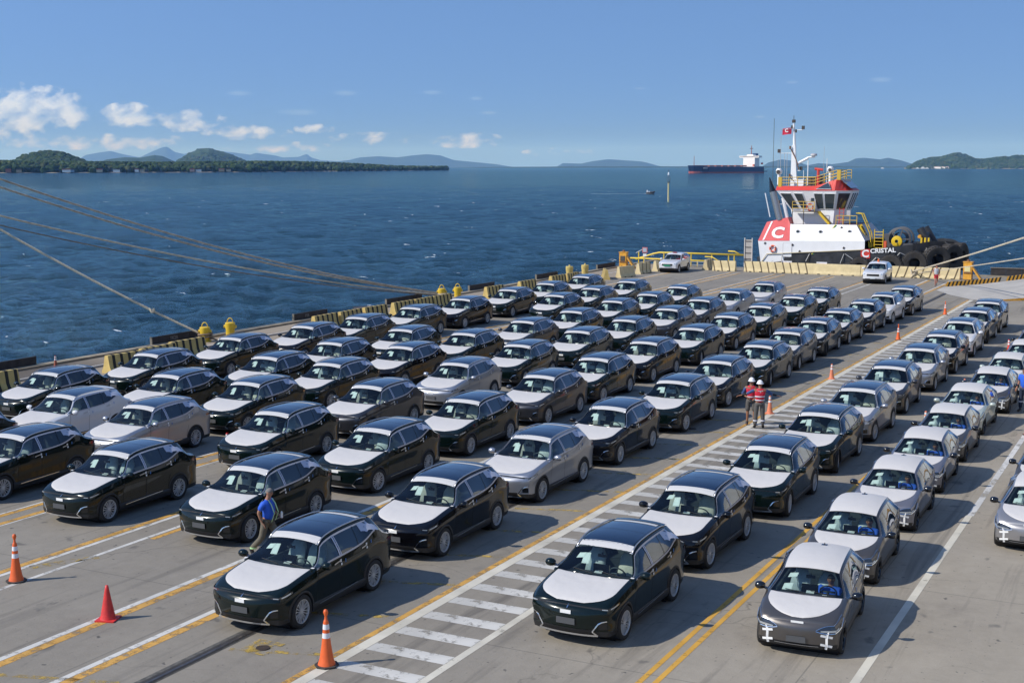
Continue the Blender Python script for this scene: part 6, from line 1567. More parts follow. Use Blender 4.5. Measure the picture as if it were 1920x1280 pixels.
q.cyl((b_[0] + .1, CY - 1.4, b_[1] - .4), (t_[0], CY - 1.4, t_[1]), .38, tug_black, 14, .34); q.cyl((b_[0] + .1, CY + 1.2, b_[1] - .4), (t_[0], CY + 1.2, t_[1]), .38, tug_black, 14, .34); q.cyl((t_[0] + .35, CY - 1.4, t_[1] - .6), (t_[0] + .35, CY + 1.4, t_[1] - .6), .2, tug_black, 10); q.build('tow_bitts', tug, smooth=True, angle=50)
q = MB(); q.cyl((t_[0] + .1, CY - 1.7, t_[1] - .75), (t_[0] + .1, CY - 2.1, t_[1] - .75), .17, hk, 10); q.build('bitt_horn', tug)
q = MB()
for k in range(3): q.box((wx + 2.3 + k * .33, CY - 2.6, 2.55), (.14, .3, .5), sy)
q.build('yellow_cleats', tug)
# name
zn = 1.48
lettering('CRISTAL', .56, tug_white, tug, (-26.42, CY - 4.46, 1.60), (R(90), R(-4), R(1)), .012, True, 1.1)
q = MB(); q.box((-28.02, CY - 4.46, 1.26), (.86, .03, .86), tug_red, ry=R(-3)); q.build('red_name_plate', tug)
lettering('C', .95, tug_white, tug, (-28.02, CY - 4.49, 1.25), (R(90), R(-3), 0), .01, True)
for x in (-34.9, -33.0):
    q = MB(); q.box((x - (.6 if x < -34 else -.9), CY - 4.42, .28), (1.0, .05, .16), tug_white); q.box((x - (.6 if x < -34 else -.9), CY - 4.45, .14), (1.0, .05, .13), tug_red); q.build('draught_mark', tug)
q = MB(); q.tube([(-38.2, yk - .05, -.1), (-37.5, yk - .08, .96), (-28.2, CY - 4.5, 1.64)], .04, mat('cream_edge_line', (.6, .5, .3), .6), 4); q.build('sheer_line', tug)
def tyre_fender(x, y, z, r_, rz, w_=.55, tilt=0.0):
    e = bpy.data.objects.new('tyre_fender', TYRE_ME); col.objects.link(e); e.parent = tug; e.location = (x, y, z); e.rotation_euler = (tilt, 0, rz); e.scale = (r_, w_, r_); return e
q = MB(); q.lathe([(.45, -.5), (.62, -.62), (.92, -.6), (1.0, -.35), (1.0, .35), (.92, .6), (.62, .62), (.45, .5), (.42, 0), (.45, -.5)], (0, 0, 0), mat('worn_tyre', (.04, .036, .033), .85, noise_amt=.3, noise_scale=3), 'Y', 28)
for k in range(28):
    a = k * 2 * math.pi / 28; q.box((math.cos(a) * 1.0, 0, math.sin(a) * 1.0), (.05, 1.05, .12), MATS['worn_tyre'], ry=-a)
TYRE_ME = q.mesh('tyre_fender', smooth=True, angle=40)
tyre_fender(-28.4, CY - 4.85, .0, .98, 0); tyre_fender(-25.55, CY - 4.9, .15, 1.15, 0); tyre_fender(-23.5, CY - 4.55, .5, 1.15, .2); tyre_fender(-21.75, CY - 3.6, .85, 1.25, .55, .85); tyre_fender(-20.75, CY - 2.3, 1.0, 1.25, .95, .85); tyre_fender(-20.2, CY - .7, 1.05, 1.25, 1.35, .85)
chain = mat('chain_steel', (.3, .3, .3), .5, .5)
for x0, z0, x1, z1 in ((-29.9, 1.2, -28.9, .6), (-30.0, 1.2, -30.3, .3), (-26.9, .95, -26.0, .45), (-27.0, .95, -27.4, .5), (-24.9, 1.45, -23.9, 1.0), (-24.9, 1.45, -25.3, .9), (-22.7, 1.9, -22.8, 1.2), (-21.3, 2.4, -20.4, 1.6), (-33.3, 1.1, -33.6, .4), (-36.0, .9, -36.0, .3)):
    y = CY - halfbeam(x0) - .08; y2 = CY - halfbeam(x1) - .25; q = MB(); q.cyl((x0, y, z0), (x1, y2, z1), .04, chain, 5); q.build('fender_chain', tug)
q = MB(); q.lathe([(.42, 0), (.42, .55), (0, .57)], (-25.9, 121.3, -.2), mat('yellow_drum', (.62, .52, .08), .6), n=18); o = q.build('mooring_drum'); tag(o, 'short yellow drum standing at the quay edge in front of the tug', 'drum')

# ------------------------------------------------------------------ bulk carrier at anchor
def place_pt(u, dist): a = azi_of(u); return Vector((dist * math.sin(a), dist * math.cos(a), sea_z(0, dist)))
bow, stern = place_pt(1291, 2180), place_pt(1423, 2330); L_ = (stern - bow).length; ang = math.atan2((stern - bow).y, (stern - bow).x)
shp = thing('bulk_carrier', 'long dark blue cargo ship with a white bridge, anchored far off', 'cargo ship', ((bow.x + stern.x) / 2, (bow.y + stern.y) / 2, sea_z(0, 2250)), ang)
navy = mat('navy_hull_paint', (.012, .035, .085), .5); boot = mat('salmon_boot_paint', (.55, .13, .10), .6); deckred = mat('deck_red', (.33, .10, .07), .7); ivory = mat('ivory_white', (.78, .75, .72), .5)
hl = L_ / 2
def sb(x): return float(np.interp(x, (-hl, -hl + 6, -hl + 18, -hl + 34, hl - 22, hl - 6, hl), (.3, 7, 13, 15, 15, 13.5, 11)))
xs = np.linspace(-hl, hl, 40)
def shz(x): return 10.6 + (2.2 if x < -hl + 22 else 0)
q = MB()
for s_ in (1, -1):
    g = [[(x + (0 if f > .3 else .0) + (1 - f) * 3.5 * max(0, 1 - (x + hl) / 14), s_ * sb(x) * (.86 + .14 * f if x < -hl + 30 else 1), z) for x in xs] for f, z in ((0, -6), (.2, 3.4))]
    q.grid(g, boot); g = [[(x + (1 - f) * 3.5 * max(0, 1 - (x + hl) / 14), s_ * sb(x) * (.86 + .14 * f if x < -hl + 30 else 1), 3.4 + (shz(x) - 3.4) * ff) for x in xs] for f, ff in ((.2, 0), (1, 1))]
    q.grid(g, navy)
q.grid([[(x, -sb(x), shz(x)) for x in xs], [(x, sb(x), shz(x)) for x in xs]], deckred)
q.add([(hl, -11, -6), (hl, 11, -6), (hl, 11, 10.6), (hl, -11, 10.6)], [(0, 1, 2, 3)], navy)
q.build('hull', shp)
q = MB(); q.box((10, 0, 2.9), (hl * 1.86, 30.3, 1.3), navy); q.build('hull_band', shp)
for k in range(7): q = MB(); q.box((-hl + 32 + k * 17.5, 0, 12.0), (13, 17, 2.0), deckred); q.build('hatch_cover', shp)
q = MB(); q.box((hl - 22, 0, 18.5), (13, 24, 16), ivory); q.build('accommodation_block', shp)
q = MB(); q.box((hl - 24, 0, 27.3), (9, 40, 3.2), ivory); q.box((hl - 22, 0, 30.0), (8, 13, 2.4), ivory); q.build('bridge', shp)
q = MB(); q.box((hl - 24, 0, 27.6), (9.1, 38, 1.0), mat('bridge_windows', (.1, .07, .06), .4)); q.build('bridge_window_band', shp)
q = MB(); q.box((hl - 11, 0, 24.5), (7, 7, 17), mat('funnel_blue', (.02, .07, .18), .5)); q.build('funnel', shp)
q = MB(); q.cyl((hl - 22, 0, 31), (hl - 22, 0, 46), .9, deckred, 6, .5); q.box((hl - 22, 0, 41), (1, 6, 1), steel_dark); q.build('radar_mast', shp)
q = MB(); q.cyl((-hl + 14, 0, 12), (-hl + 14, 0, 28), .6, deckred, 6, .35); q.build('fore_mast', shp)
for x, z in ((hl - 8, 16), (hl - 31, 13)):
    q = MB(); q.box((x, -12, z), (4, 2, 3), ring_red); q.build('lifeboat', shp)
q = MB(); q.box((-hl + 26, -14.2, 8.4), (10, 1.9, .9), ivory); q.build('name_plate', shp)

# beacon pile, small boat, anchored yachts
p = place_pt(1254, 470)
t = thing('beacon_pile', 'slim yellow pile beacon with a cage and lamp standing in the sea', 'beacon', (p.x, p.y, p.z))
py_ = mat('pale_yellow_pile', (.62, .52, .25), .6)
q = MB(); q.cyl((0, 0, -3), (0, 0, 6.6), .26, py_, 10); q.build('pile', t, smooth=True, angle=40)
q = MB(); q.cyl((0, 0, 6.6), (0, 0, 6.95), .42, steel_dark, 10)
for k in range(8):
    a = k * math.pi / 4; q.cyl((math.cos(a) * .62, math.sin(a) * .62, 6.9), (math.cos(a) * .62, math.sin(a) * .62, 8.2), .04, steel_dark, 4); q.cyl((math.cos(a) * .62, math.sin(a) * .62, 8.2), (0, 0, 9.7), .03, steel_dark, 4)
q.build('cage', t)
q = MB(); q.lathe([(.2, 9.2), (.34, 9.4), (.3, 9.9), (.1, 10.3)], (0, 0, 0), band_white, n=10); q.cyl((0, 0, 10.3), (0, 0, 10.9), .08, steel_dark, 5); q.lathe([(0, 10.8), (.16, 10.9), (0, 11.05)], (0, 0, 0), steel_dark, n=8); q.build('lamp', t)
p = place_pt(1219, 600)
t = thing('motor_boat', 'small dark motorboat trailing a white wake on the open water', 'boat', (p.x, p.y, p.z), R(27))
q = MB(); q.grid([[(-1.6, -.7, -.1), (.6, -.75, -.1), (1.9, -.05, .1)], [(-1.6, -.85, .75), (.7, -.9, .85), (2.5, -.04, 1.35)]], steel_dark); q.grid([[(-1.6, .7, -.1), (.6, .75, -.1), (1.9, .05, .1)], [(-1.6, .85, .75), (.7, .9, .85), (2.5, .04, 1.35)]], steel_dark)
q.add([(-1.6, -.85, .75), (.7, -.9, .85), (2.5, 0, 1.35), (.7, .9, .85), (-1.6, .85, .75)], [(0, 1, 2, 3, 4)], steel_dark); q.add([(-1.6, -.7, -.1), (-1.6, .7, -.1), (-1.6, .85, .75), (-1.6, -.85, .75)], [(0, 1, 2, 3)], steel_dark); q.build('hull', t)
q = MB(); q.lathe([(.28, .8), (.3, 1.4), (.16, 1.55), (.18, 1.75), (0, 1.85)], (-1.1, 0, 0), band_white, n=8); q.box((-.3, 0, 1.0), (.7, .9, .5), band_white); q.build('helm', t)
q = MB(); foam_m = mat('wake_foam', (.55, .6, .63), .8)
q.add([(-1.8, -.5, .16), (-1.8, .5, .16), (-26, 2.2, .14), (-26, .8, .14)], [(0, 1, 2, 3)], foam_m); q.add([(2.0, -.9, .2), (-2.6, -1.6, .2), (-2.6, -.8, .25), (1.2, -.7, .2)], [(0, 1, 2, 3)], foam_m); q.build('wake', t)
YL = [(1655, 'leftmost'), (1721, 'left'), (1731, 'larger middle'), (1739, 'right')]
for u, w_ in YL:
    p = place_pt(u, 6300); t = thing('anchored_yacht', f'{w_} white yacht moored under the far right island', 'boat', (p.x, p.y, p.z), R(20), 'yachts off the right island')
    s_ = 1.5 if 'larger' in w_ else 1.0
    q = MB(); q.box((0, 0, 1.0 * s_), (13 * s_, 4, 3.4 * s_), ivory, taper=1.1); q.build('hull', t); q = MB(); q.box((-1, 0, 4.0 * s_), (7 * s_, 3, 3 * s_), ivory); q.build('cabin', t)
for u, w_, sx in ((1757, 'white', 26), (1768, 'cream', 14), (1776, 'pale', 12)):
    p = place_pt(u, 6380); o = MB(); o.box((p.x, p.y, p.z + 4), (sx * 1.3, 6, 8), ivory); o.box((p.x, p.y, p.z + 9), (sx * .8, 4, 2), deckred, taper=.7); o = o.build('boathouse'); tag(o, f'{w_} shed on the shore of the right island', 'house', 'sheds on the right island')
HS = [(15, 5, 'brick red'), (35, 5, 'tan'), (124, 8, 'white'), (134, 5, 'pale blue'), (186, 6, 'cream'), (218, 7, 'white'), (256, 4, 'white'), (266, 5, 'cream'), (360, 5, 'pink'), (372, 6, 'white'), (415, 6, 'tan'), (428, 5, 'cream')]
for i, (u, w_, c_) in enumerate(HS):
    d = shore_d(u) - 1; p = place_pt(u, d); hgt = 4.2
    t = thing('shore_house', f'{c_} house among the trees of the island shore, number {["one","two","three","four","five","six","seven","eight","nine","ten","eleven","twelve"][i]} from the left', 'house', (p.x, p.y, p.z + 1.2), azi_of(u) * -1, 'houses on the island shore')
    cm_ = {'white': ivory, 'cream': mat('cream_wall', (.5, .42, .3), .8), 'tan': mat('tan_wall', (.35, .26, .16), .8), 'pink': mat('pink_wall', (.45, .28, .22), .8), 'brick red': mat('brick_wall', (.28, .11, .07), .8), 'pale blue': mat('pale_blue_wall', (.3, .42, .5), .8)}[c_]
    q = MB(); q.box((0, 0, hgt / 2), (w_ * 1.7, 6, hgt), cm_); q.build('wall', t)
    q = MB(); q.prism([(-w_, hgt), (w_, hgt), (w_ * .8, hgt + 1.7), (-w_ * .8, hgt + 1.7)], -3.6, 3.6, mat('dark_roof', (.10, .075, .06), .8) if i % 2 else deckred); q.build('roof', t)

# ------------------------------------------------------------------ ropes
rope_m = mat('weathered_mooring_rope', (.44, .38, .30), .9, noise_amt=.3, noise_scale=3); rope_pale = mat('pale_mooring_rope', (.55, .48, .36), .9, noise_amt=.2, noise_scale=3); rope_dark = mat('dark_mooring_rope', (.22, .16, .10), .9, noise_amt=.3, noise_scale=3)
def rope(label, pts, r_, m_, sag=0.0, n=120, group=None, twist=True):
    P = [Vector(p) for p in pts]; out = []
    for k in range(n + 1):
        t_ = k / n * (len(P) - 1); i = min(int(t_), len(P) - 2); f = t_ - i; p = P[i].lerp(P[i + 1], f)
        p.z -= sag * 4 * (k / n) * (1 - k / n); out.append(p)
    root = thing('mooring_rope', label, 'rope', tuple(out[0]), 0, group)
    for ph in (0, 2.09, 4.19):
        q = MB(); q_pts = []
        for k, p in enumerate(out):
            d = (out[min(k + 1, n)] - out[max(k - 1, 0)]).normalized(); u = d.orthogonal().normalized(); w_ = d.cross(u); a = k * 1.25 + ph
            q_pts.append(p - out[0] + (u * math.cos(a) + w_ * math.sin(a)) * r_ * .52)
        q.tube(q_pts, r_ * .62, m_, 5); q.build('strand', root)
    return root
def ext(a, b, f): a = Vector(a); b = Vector(b); return tuple(a + (b - a) * f)
B3 = (-48.15, 81.6, .45); B1 = (-47.95, 56.0, .38)
rope('uppermost of the long ropes running up to the left from the far rope bollard', [B3, ext(B3, (-56, 50.0, 9.75), 1.35)], .055, rope_m, 1.3, group='long mooring ropes')
rope('second rope from the top, close below the uppermost one', [(-48.1, 81.9, .4), ext(B3, (-56, 50.0, 9.35), 1.35)], .055, rope_m, 1.35, group='long mooring ropes')
rope('pale rope below the upper pair, reaching the left edge at mid height', [(-48.0, 81.3, .38), ext(B3, (-56, 49.9, 7.6), 1.35)], .05, rope_pale, .95, group='long mooring ropes')
rope('thin dark rope just under the pale one', [(-48.0, 81.2, .34), ext(B3, (-56, 49.9, 7.15), 1.35)], .03, rope_dark, 1.0, group='long mooring ropes')
rope('single tan rope rising left from the nearest bollard', [B1, ext(B1, (-56, 49.82, 6.45), 1.5)], .06, rope_pale, .35, n=160)
knot = MB(); kp = Vector(B1).lerp(Vector(ext(B1, (-56, 49.82, 6.45), 1.5)), .17); kp.z -= .2
knot.tube([kp + Vector((math.cos(a) * .12, math.sin(a) * .1, math.sin(a * 2) * .1)) for a in np.linspace(0, 12, 24)], .05, rope_pale, 5); o = knot.build('rope_knot', smooth=True); tag(o, 'frayed knot on the single tan rope', 'knot')
for (x, y), lab in (((-47.75, 56.0), 'rope coil looped round the nearest bollard'), ((-47.9, 81.6), 'rope coils round the far rope bollard')):
    q = MB(); pts = [(x + math.cos(a) * (.36 + .02 * math.sin(a * 3)), y + math.sin(a) * (.36), .16 + a * .022) for a in np.linspace(0, 16, 70)] 
    q.tube(pts, .055, rope_m if y > 60 else rope_dark, 5); q.tube([(x + .36, y + .1, .2), (x + .8, y + .25, .06), (x + 1.3, y - .1, .05), (x + 1.0, y - .4, .05)], .05, rope_dark, 5); o = q.build('rope_coil', smooth=True); tag(o, lab, 'rope')
q = MB(); rr = rope('thick pale rope rising to the right across the tug bow', [(-22.9, 118.6, .15), ext((-22.9, 118.6, .15), (-10.1, 90.0, 5.06), 1.5)], .06, rope_pale, .15, n=160)
rope('thin pale rope passing above the right hook box', [(-22.5, 118.8, .10), ext((-22.5, 118.8, .10), (-10.05, 90.0, 3.72), 1.5)], .035, rope_pale, .1, n=160)
q = MB(); kp = Vector((-21.7, 116.0, .58)); q.tube([kp + Vector((math.cos(a) * .25, math.sin(a) * .2, math.sin(a * 2.3) * .22 - a * .03)) for a in np.linspace(0, 16, 40)], .06, rope_pale, 5); o = q.build('rope_knot', smooth=True); tag(o, 'tangle of rope ends hanging over the cream barriers', 'knot')
# ------------------------------------------------------------------ people
skin_m = mat('skin', (.36, .18, .11), .6); skin_dark = mat('tanned_skin', (.30, .135, .075), .6); hair_grey = mat('grey_hair', (.16, .15, .145), .8); hair_dark = mat('dark_hair', (.02, .016, .013), .8)
blue_shirt = mat('royal_blue_shirt', (.018, .11, .60), .75, bump=.01, bump_scale=12); work_grey = mat('grey_work_trousers', (.10, .095, .09), .85, bump=.01, bump_scale=12); khaki = mat('khaki_work_trousers', (.13, .115, .085), .85, bump=.01, bump_scale=12)
red_vest = mat('red_vest_cloth', (.62, .015, .04), .7, bump=.01, bump_scale=12); denim_sleeve = mat('blue_sleeve', (.045, .085, .22), .8); lime = mat('lime_reflective_tape', (.45, .72, .35), .5); silver_tape = mat('silver_reflective_tape', (.62, .62, .68), .4)
boot_m = mat('dark_boots', (.018, .017, .018), .6); helmet_m = mat('white_helmet', (.80, .80, .80), .3); black_cloth = mat('black_sleeve', (.012, .013, .018), .8); red_shorts = mat('red_shorts_cloth', (.62, .03, .05), .8); tank = mat('grey_white_vest', (.5, .52, .56), .8)
DG = None
def skin_mesh(name, nodes, edges, root, m_, sub=1):
    """nodes: name -> (position, radius or (rx, ry)); grown into one continuous skin"""
    keys = list(nodes); me = bpy.data.meshes.new(name); me.from_pydata([nodes[k][0] for k in keys], [(keys.index(a), keys.index(b)) for a, b in edges], [])
    o = bpy.data.objects.new(name, me); col.objects.link(o); sm = o.modifiers.new('skin', 'SKIN'); sm.use_smooth_shade = True; sm.branch_smoothing = .4
    for i, k in enumerate(keys):
        r_ = nodes[k][1]; v = me.skin_vertices[0].data[i]; v.radius = (r_, r_) if not isinstance(r_, tuple) else r_; v.use_root = (k == root)
    ss = o.modifiers.new('sub', 'SUBSURF'); ss.levels = sub; ss.render_levels = sub
    out = bpy.data.meshes.new_from_object(o.evaluated_get(bpy.context.evaluated_depsgraph_get())); bpy.data.objects.remove(o); bpy.data.meshes.remove(me)
    out.name = name; out.materials.clear(); out.materials.append(m_); out.polygons.foreach_set('use_smooth', [True] * len(out.polygons)); return out
def person(label, loc, rz, J, wear, group=None, skin=skin_m, hair='grey', helmet=False):
    """J: joint positions; wear: what is worn. The figure faces -y in its own frame, +x is its left."""
    V = Vector; J = {k: V(v) for k, v in J.items()}
    root = thing('person', label, 'person', loc, rz, group)
    N = {}; E = []
    belly = wear.get('belly', 0)
    N['pelvis'] = (J['pelvis'], (.135, .105)); N['waist'] = (J['pelvis'].lerp(J['chest'], .5), (.125, .10)); N['chest'] = (J['chest'], (.15, .105)); N['neck'] = (J['neck'], .058)
    hd = J['head']; d = (hd - J['neck']).normalized()
    N['jaw'] = (J['neck'].lerp(hd, .55) + J['face'] * .025, (.066, .072)); N['skull'] = (hd + d * .01, (.082, .095)); N['crown'] = (hd + d * .075, (.06, .07))
    E += [('pelvis', 'waist'), ('waist', 'chest'), ('chest', 'neck'), ('neck', 'jaw'), ('jaw', 'skull'), ('skull', 'crown')]
    N['nose'] = (hd + J['face'] * .105 - d * .015, .014); E.append(('skull', 'nose'))
    side_v = d.cross(J['face']).normalized()
    for s_, n_ in ((1, 'ear_l'), (-1, 'ear_r')): N[n_] = (hd + side_v * .092 * s_ - d * .01, .02); E.append(('skull', n_))
    for s_ in ('l', 'r'):
        sh, eb, wr, hn = (J[k + s_] for k in ('sh_', 'el_', 'wr_', 'ha_'))
        N['sh' + s_] = (sh, .062); N['el' + s_] = (eb, .042); N['fm' + s_] = (eb.lerp(wr, .35), .042); N['wr' + s_] = (wr, .028)
        pd = (hn - wr).normalized(); palm = wr + pd * .06; N['pm' + s_] = (palm, (.034, .024))
        E += [('chest', 'sh' + s_), ('sh' + s_, 'el' + s_), ('el' + s_, 'fm' + s_), ('fm' + s_, 'wr' + s_), ('wr' + s_, 'pm' + s_)]
        lat = pd.cross(V((0, 0, 1))); lat = lat.normalized() if lat.length > .2 else V((1, 0, 0)); nrm = lat.cross(pd)
        for i, (off, ln) in enumerate(((-.027, .062), (-.009, .075), (.009, .072), (.027, .055))):
            a = palm + lat * off + pd * .035; b = a + pd * ln * .55 - nrm * .012; c = b + pd * ln * .45 - nrm * .024
            N[f'f{i}a{s_}'] = (a, .010); N[f'f{i}b{s_}'] = (b, .009); N[f'f{i}c{s_}'] = (c, .008); E += [('pm' + s_, f'f{i}a{s_}'), (f'f{i}a{s_}', f'f{i}b{s_}'), (f'f{i}b{s_}', f'f{i}c{s_}')]
        a = wr + pd * .03 + lat * -.03; b = a + lat * -.028 + pd * .03; N['ta' + s_] = (a, .012); N['tb' + s_] = (b, .010); E += [('wr' + s_, 'ta' + s_), ('ta' + s_, 'tb' + s_)]
        hp, kn, an, to = (J[k + s_] for k in ('hi_', 'kn_', 'an_', 'to_'))
        N['hi' + s_] = (hp, .088); N['th' + s_] = (hp.lerp(kn, .5), .074); N['kn' + s_] = (kn, .054); N['cf' + s_] = (kn.lerp(an, .3), .056); N['an' + s_] = (an, .036); N['to' + s_] = (to, .032)
        E += [('pelvis', 'hi' + s_), ('hi' + s_, 'th' + s_), ('th' + s_, 'kn' + s_), ('kn' + s_, 'cf' + s_), ('cf' + s_, 'an' + s_), ('an' + s_, 'to' + s_)]
    if wear.get('seated'):
        pass
    add_obj('body', skin_mesh('body', N, E, 'pelvis', skin, 1), root)
    # shirt
    T = {'hem': (J['pelvis'] + V((0, 0, -.07)), (.178, .142)), 'wst': (J['pelvis'].lerp(J['chest'], .45) + J['face'] * belly * .06, (.16 + belly * .02, .125 + belly * .055)), 'cst': (J['chest'] + V((0, 0, .02)), (.175, .13)), 'col': (J['neck'] + V((0, 0, -.035)), .085)}
    TE = [('hem', 'wst'), ('wst', 'cst'), ('cst', 'col')]
    for s_ in ('l', 'r'):
        sh, eb = J['sh_' + s_], J['el_' + s_]; T['s' + s_] = (sh, .082); TE.append(('cst', 's' + s_))
        ln = wear.get('sleeve', .8)
        if ln > 0: T['e' + s_] = (sh.lerp(eb, ln), .072); TE.append(('s' + s_, 'e' + s_))
    add_obj('shirt', skin_mesh('shirt', T, TE, 'hem', wear['shirt'], 1), root)
    if wear.get('undersleeve'):
        for s_ in ('l', 'r'):
            sh, eb, wr = J['sh_' + s_], J['el_' + s_], J['wr_' + s_]
            U = {'a': (sh.lerp(J['chest'], .15), .072), 'a2': (sh.lerp(eb, .25), .068), 'b': (eb, .056), 'c': (eb.lerp(wr, wear.get('cuff', .2)), .05)}
            add_obj('sleeve', skin_mesh('sleeve', U, [('a', 'a2'), ('a2', 'b'), ('b', 'c')], 'a', wear['undersleeve'], 1), root)
            if wear.get('forearm'):
                U = {'b': (eb.lerp(wr, .05), .051), 'c': (eb.lerp(wr, .9), .036)}; add_obj('arm_warmer', skin_mesh('arm_warmer', U, [('b', 'c')], 'b', wear['forearm'], 1), root)
    # trousers
    K = {'top': (J['pelvis'] + V((0, 0, .02)), (.14, .115))}; KE = []
    for s_ in ('l', 'r'):
        hp, kn, an = (J[k + s_] for k in ('hi_', 'kn_', 'an_')); K['h' + s_] = (hp, .105); KE.append(('top', 'h' + s_)); ln = wear.get('leg', 1.0)
        if ln >= 1: K['k' + s_] = (kn, .085); K['a' + s_] = (an + V((0, 0, .04)), .075); KE += [('h' + s_, 'k' + s_), ('k' + s_, 'a' + s_)]
        else: K['k' + s_] = (hp.lerp(kn, ln / .5 if ln < .5 else 1.0), .095); KE.append(('h' + s_, 'k' + s_))
    add_obj('trousers', skin_mesh('trousers', K, KE, 'top', wear['trousers'], 1), root)
    for s_ in ('l', 'r'):
        an, to = J['an_' + s_], J['to_' + s_]; B_ = {'a': (an + V((0, 0, .06)), .056), 'b': (an + V((0, 0, -.03)), .055), 'c': (to, .046)}
        add_obj('shoe', skin_mesh('shoe', B_, [('a', 'b'), ('b', 'c')], 'b', wear.get('shoes', boot_m), 1), root)
    # hair or helmet
    q = MB(); z = d; x_ = side_v; y_ = J['face']; rows = []
    rr_ = (1.0 if not helmet else 1.22)
    for k in range(7):
        ph = (k / 6) * (math.pi * .52 if not helmet else math.pi * .5); ring = []
        for j in range(17):
            a = j / 16 * 2 * math.pi; cut = 1.0 if helmet or k < 4 else (1.0 if math.sin(a) < .25 else .78)
            r1_ = math.sin(ph) * (.098 if helmet else .088) * rr_; ring.append(hd + z * (.012 + math.cos(ph) * .108 * rr_ * cut + (0 if cut == 1 else .02)) + x_ * math.cos(a) * r1_ * .92 + y_ * math.sin(a) * r1_ * 1.08 - y_ * (.008 if not helmet else 0))
        rows.append(ring)
    if helmet:
        rows.append([hd + z * .008 + x_ * math.cos(a) * .135 + y_ * (math.sin(a) * .15 + (.035 if math.sin(a) > 0 else 0)) for a in np.linspace(0, 2 * math.pi, 17)])
    q.grid(rows, helmet_m if helmet else (hair_grey if hair == 'grey' else hair_dark)); q.build('helmet' if helmet else 'hair', root, smooth=True)
    # eyes and mouth
    q = MB()
    for s_ in (1, -1): q.box(hd + side_v * .032 * s_ + J['face'] * .088 + d * .008, (.02, .014, .010), hair_dark)
    q.box(hd + J['face'] * .088 - d * .055, (.04, .012, .008), mat('lips', (.25, .08, .06), .6)); q.build('face_features', root)
    return root, J
def band(root, pts_r, m_, w_=.05, name='reflective_band'):
    q = MB()
    for c, rx, ry in pts_r:
        c = Vector(c); q.grid([[c + Vector((math.cos(a) * rx, math.sin(a) * ry, dz_)) for a in np.linspace(0, 2 * math.pi, 21)] for dz_ in (-w_ / 2, w_ / 2)], m_)
    return q.build(name, root, smooth=True)
F = (0, -1, 0)
# man in the blue shirt, striding to the right with something in his hand
Jb = dict(pelvis=(0, .02, .93), chest=(0, .0, 1.30), neck=(0, -.01, 1.47), head=(0, -.05, 1.60), face=(.0, -1, -.05), sh_l=(.19, 0, 1.39), sh_r=(-.19, .0, 1.39), el_l=(.25, .06, 1.14), el_r=(-.25, .12, 1.14), wr_l=(.20, -.17, 1.02), wr_r=(-.22, .05, .90), ha_l=(.16, -.28, .99), ha_r=(-.2, -.02, .82),
          hi_l=(.10, .02, .88), hi_r=(-.10, .02, .88), kn_l=(.11, -.22, .50), kn_r=(-.11, .12, .48), an_l=(.10, -.38, .10), an_r=(-.10, .42, .14), to_l=(.10, -.54, .05), to_r=(-.10, .32, .04))
walker, J = person('man in a royal blue shirt and khaki trousers walking between two dark SUVs', (-19.83, 25.35, 0), R(100), Jb, dict(shirt=blue_shirt, trousers=khaki, sleeve=.85, belly=1.0), hair='grey')
q = MB()
for s_ in (.10, -.10):
    for y0, sg in ((-1, 1), (1, 1)):
        pts = [(s_ * 1.0, y0 * .155, .90), (s_, y0 * (.235 if y0 < 0 else .175), 1.12), (s_, y0 * .155, 1.33), (s_ * .95, y0 * .07, 1.44)]
        ribbon(q, pts, .045, lime, (0, y0, .2))
q.build('lime_braces', walker)
band(walker, [((.10, -.35, .20), .085, .085), ((-.10, .36, .22), .085, .085)], lime, .045)
q = MB(); q.lathe([(0, 0), (.03, .01), (.03, .14), (.012, .17), (0, .17)], (.15, -.30, .95), mat('white_bottle', (.75, .75, .73), .4), n=10); o = q.build('water_bottle'); o.parent = None
o.location = Vector((-19.83, 25.35, 0)); o.rotation_euler = (0, 0, R(100)); tag(o, 'small white bottle held by the man in blue', 'bottle')
# two men in red vests
Jv = dict(pelvis=(0, 0, .96), chest=(0, 0, 1.33), neck=(0, 0, 1.50), head=(0, -.02, 1.64), face=(0, -1, 0), sh_l=(.20, 0, 1.42), sh_r=(-.20, 0, 1.42), el_l=(.44, -.03, 1.28), el_r=(-.42, -.06, 1.26), wr_l=(.68, -.07, 1.20), wr_r=(-.66, -.16, 1.17), ha_l=(.80, -.1, 1.18), ha_r=(-.78, -.2, 1.16),
          hi_l=(.10, 0, .90), hi_r=(-.10, 0, .90), kn_l=(.13, -.02, .50), kn_r=(-.12, -.03, .50), an_l=(.15, 0, .09), an_r=(-.13, 0, .09), to_l=(.18, -.16, .04), to_r=(-.17, -.16, .04))
m2, J = person('man in a red vest and white helmet with both arms spread, back to the camera', (-13.93, 46.4, 0), R(153 + 52), Jv, dict(shirt=red_vest, trousers=work_grey, sleeve=0, undersleeve=denim_sleeve, forearm=black_cloth), helmet=True, skin=skin_dark)
band(m2, [((0, 0, 1.06), .178, .15), ((0, 0, 1.19), .182, .152)], silver_tape, .045); band(m2, [((.14, 0, .30), .09, .09), ((-.125, 0, .30), .09, .09)], silver_tape, .05)
q = MB()
for x0, x1, z in ((-.085, -.035, 1.405), (-.02, .09, 1.40), (-.02, .025, 1.355)): q.box(((x0 + x1) / 2, .152, z), (x1 - x0, .006, .022), silver_tape)
q.build('vest_print', m2)
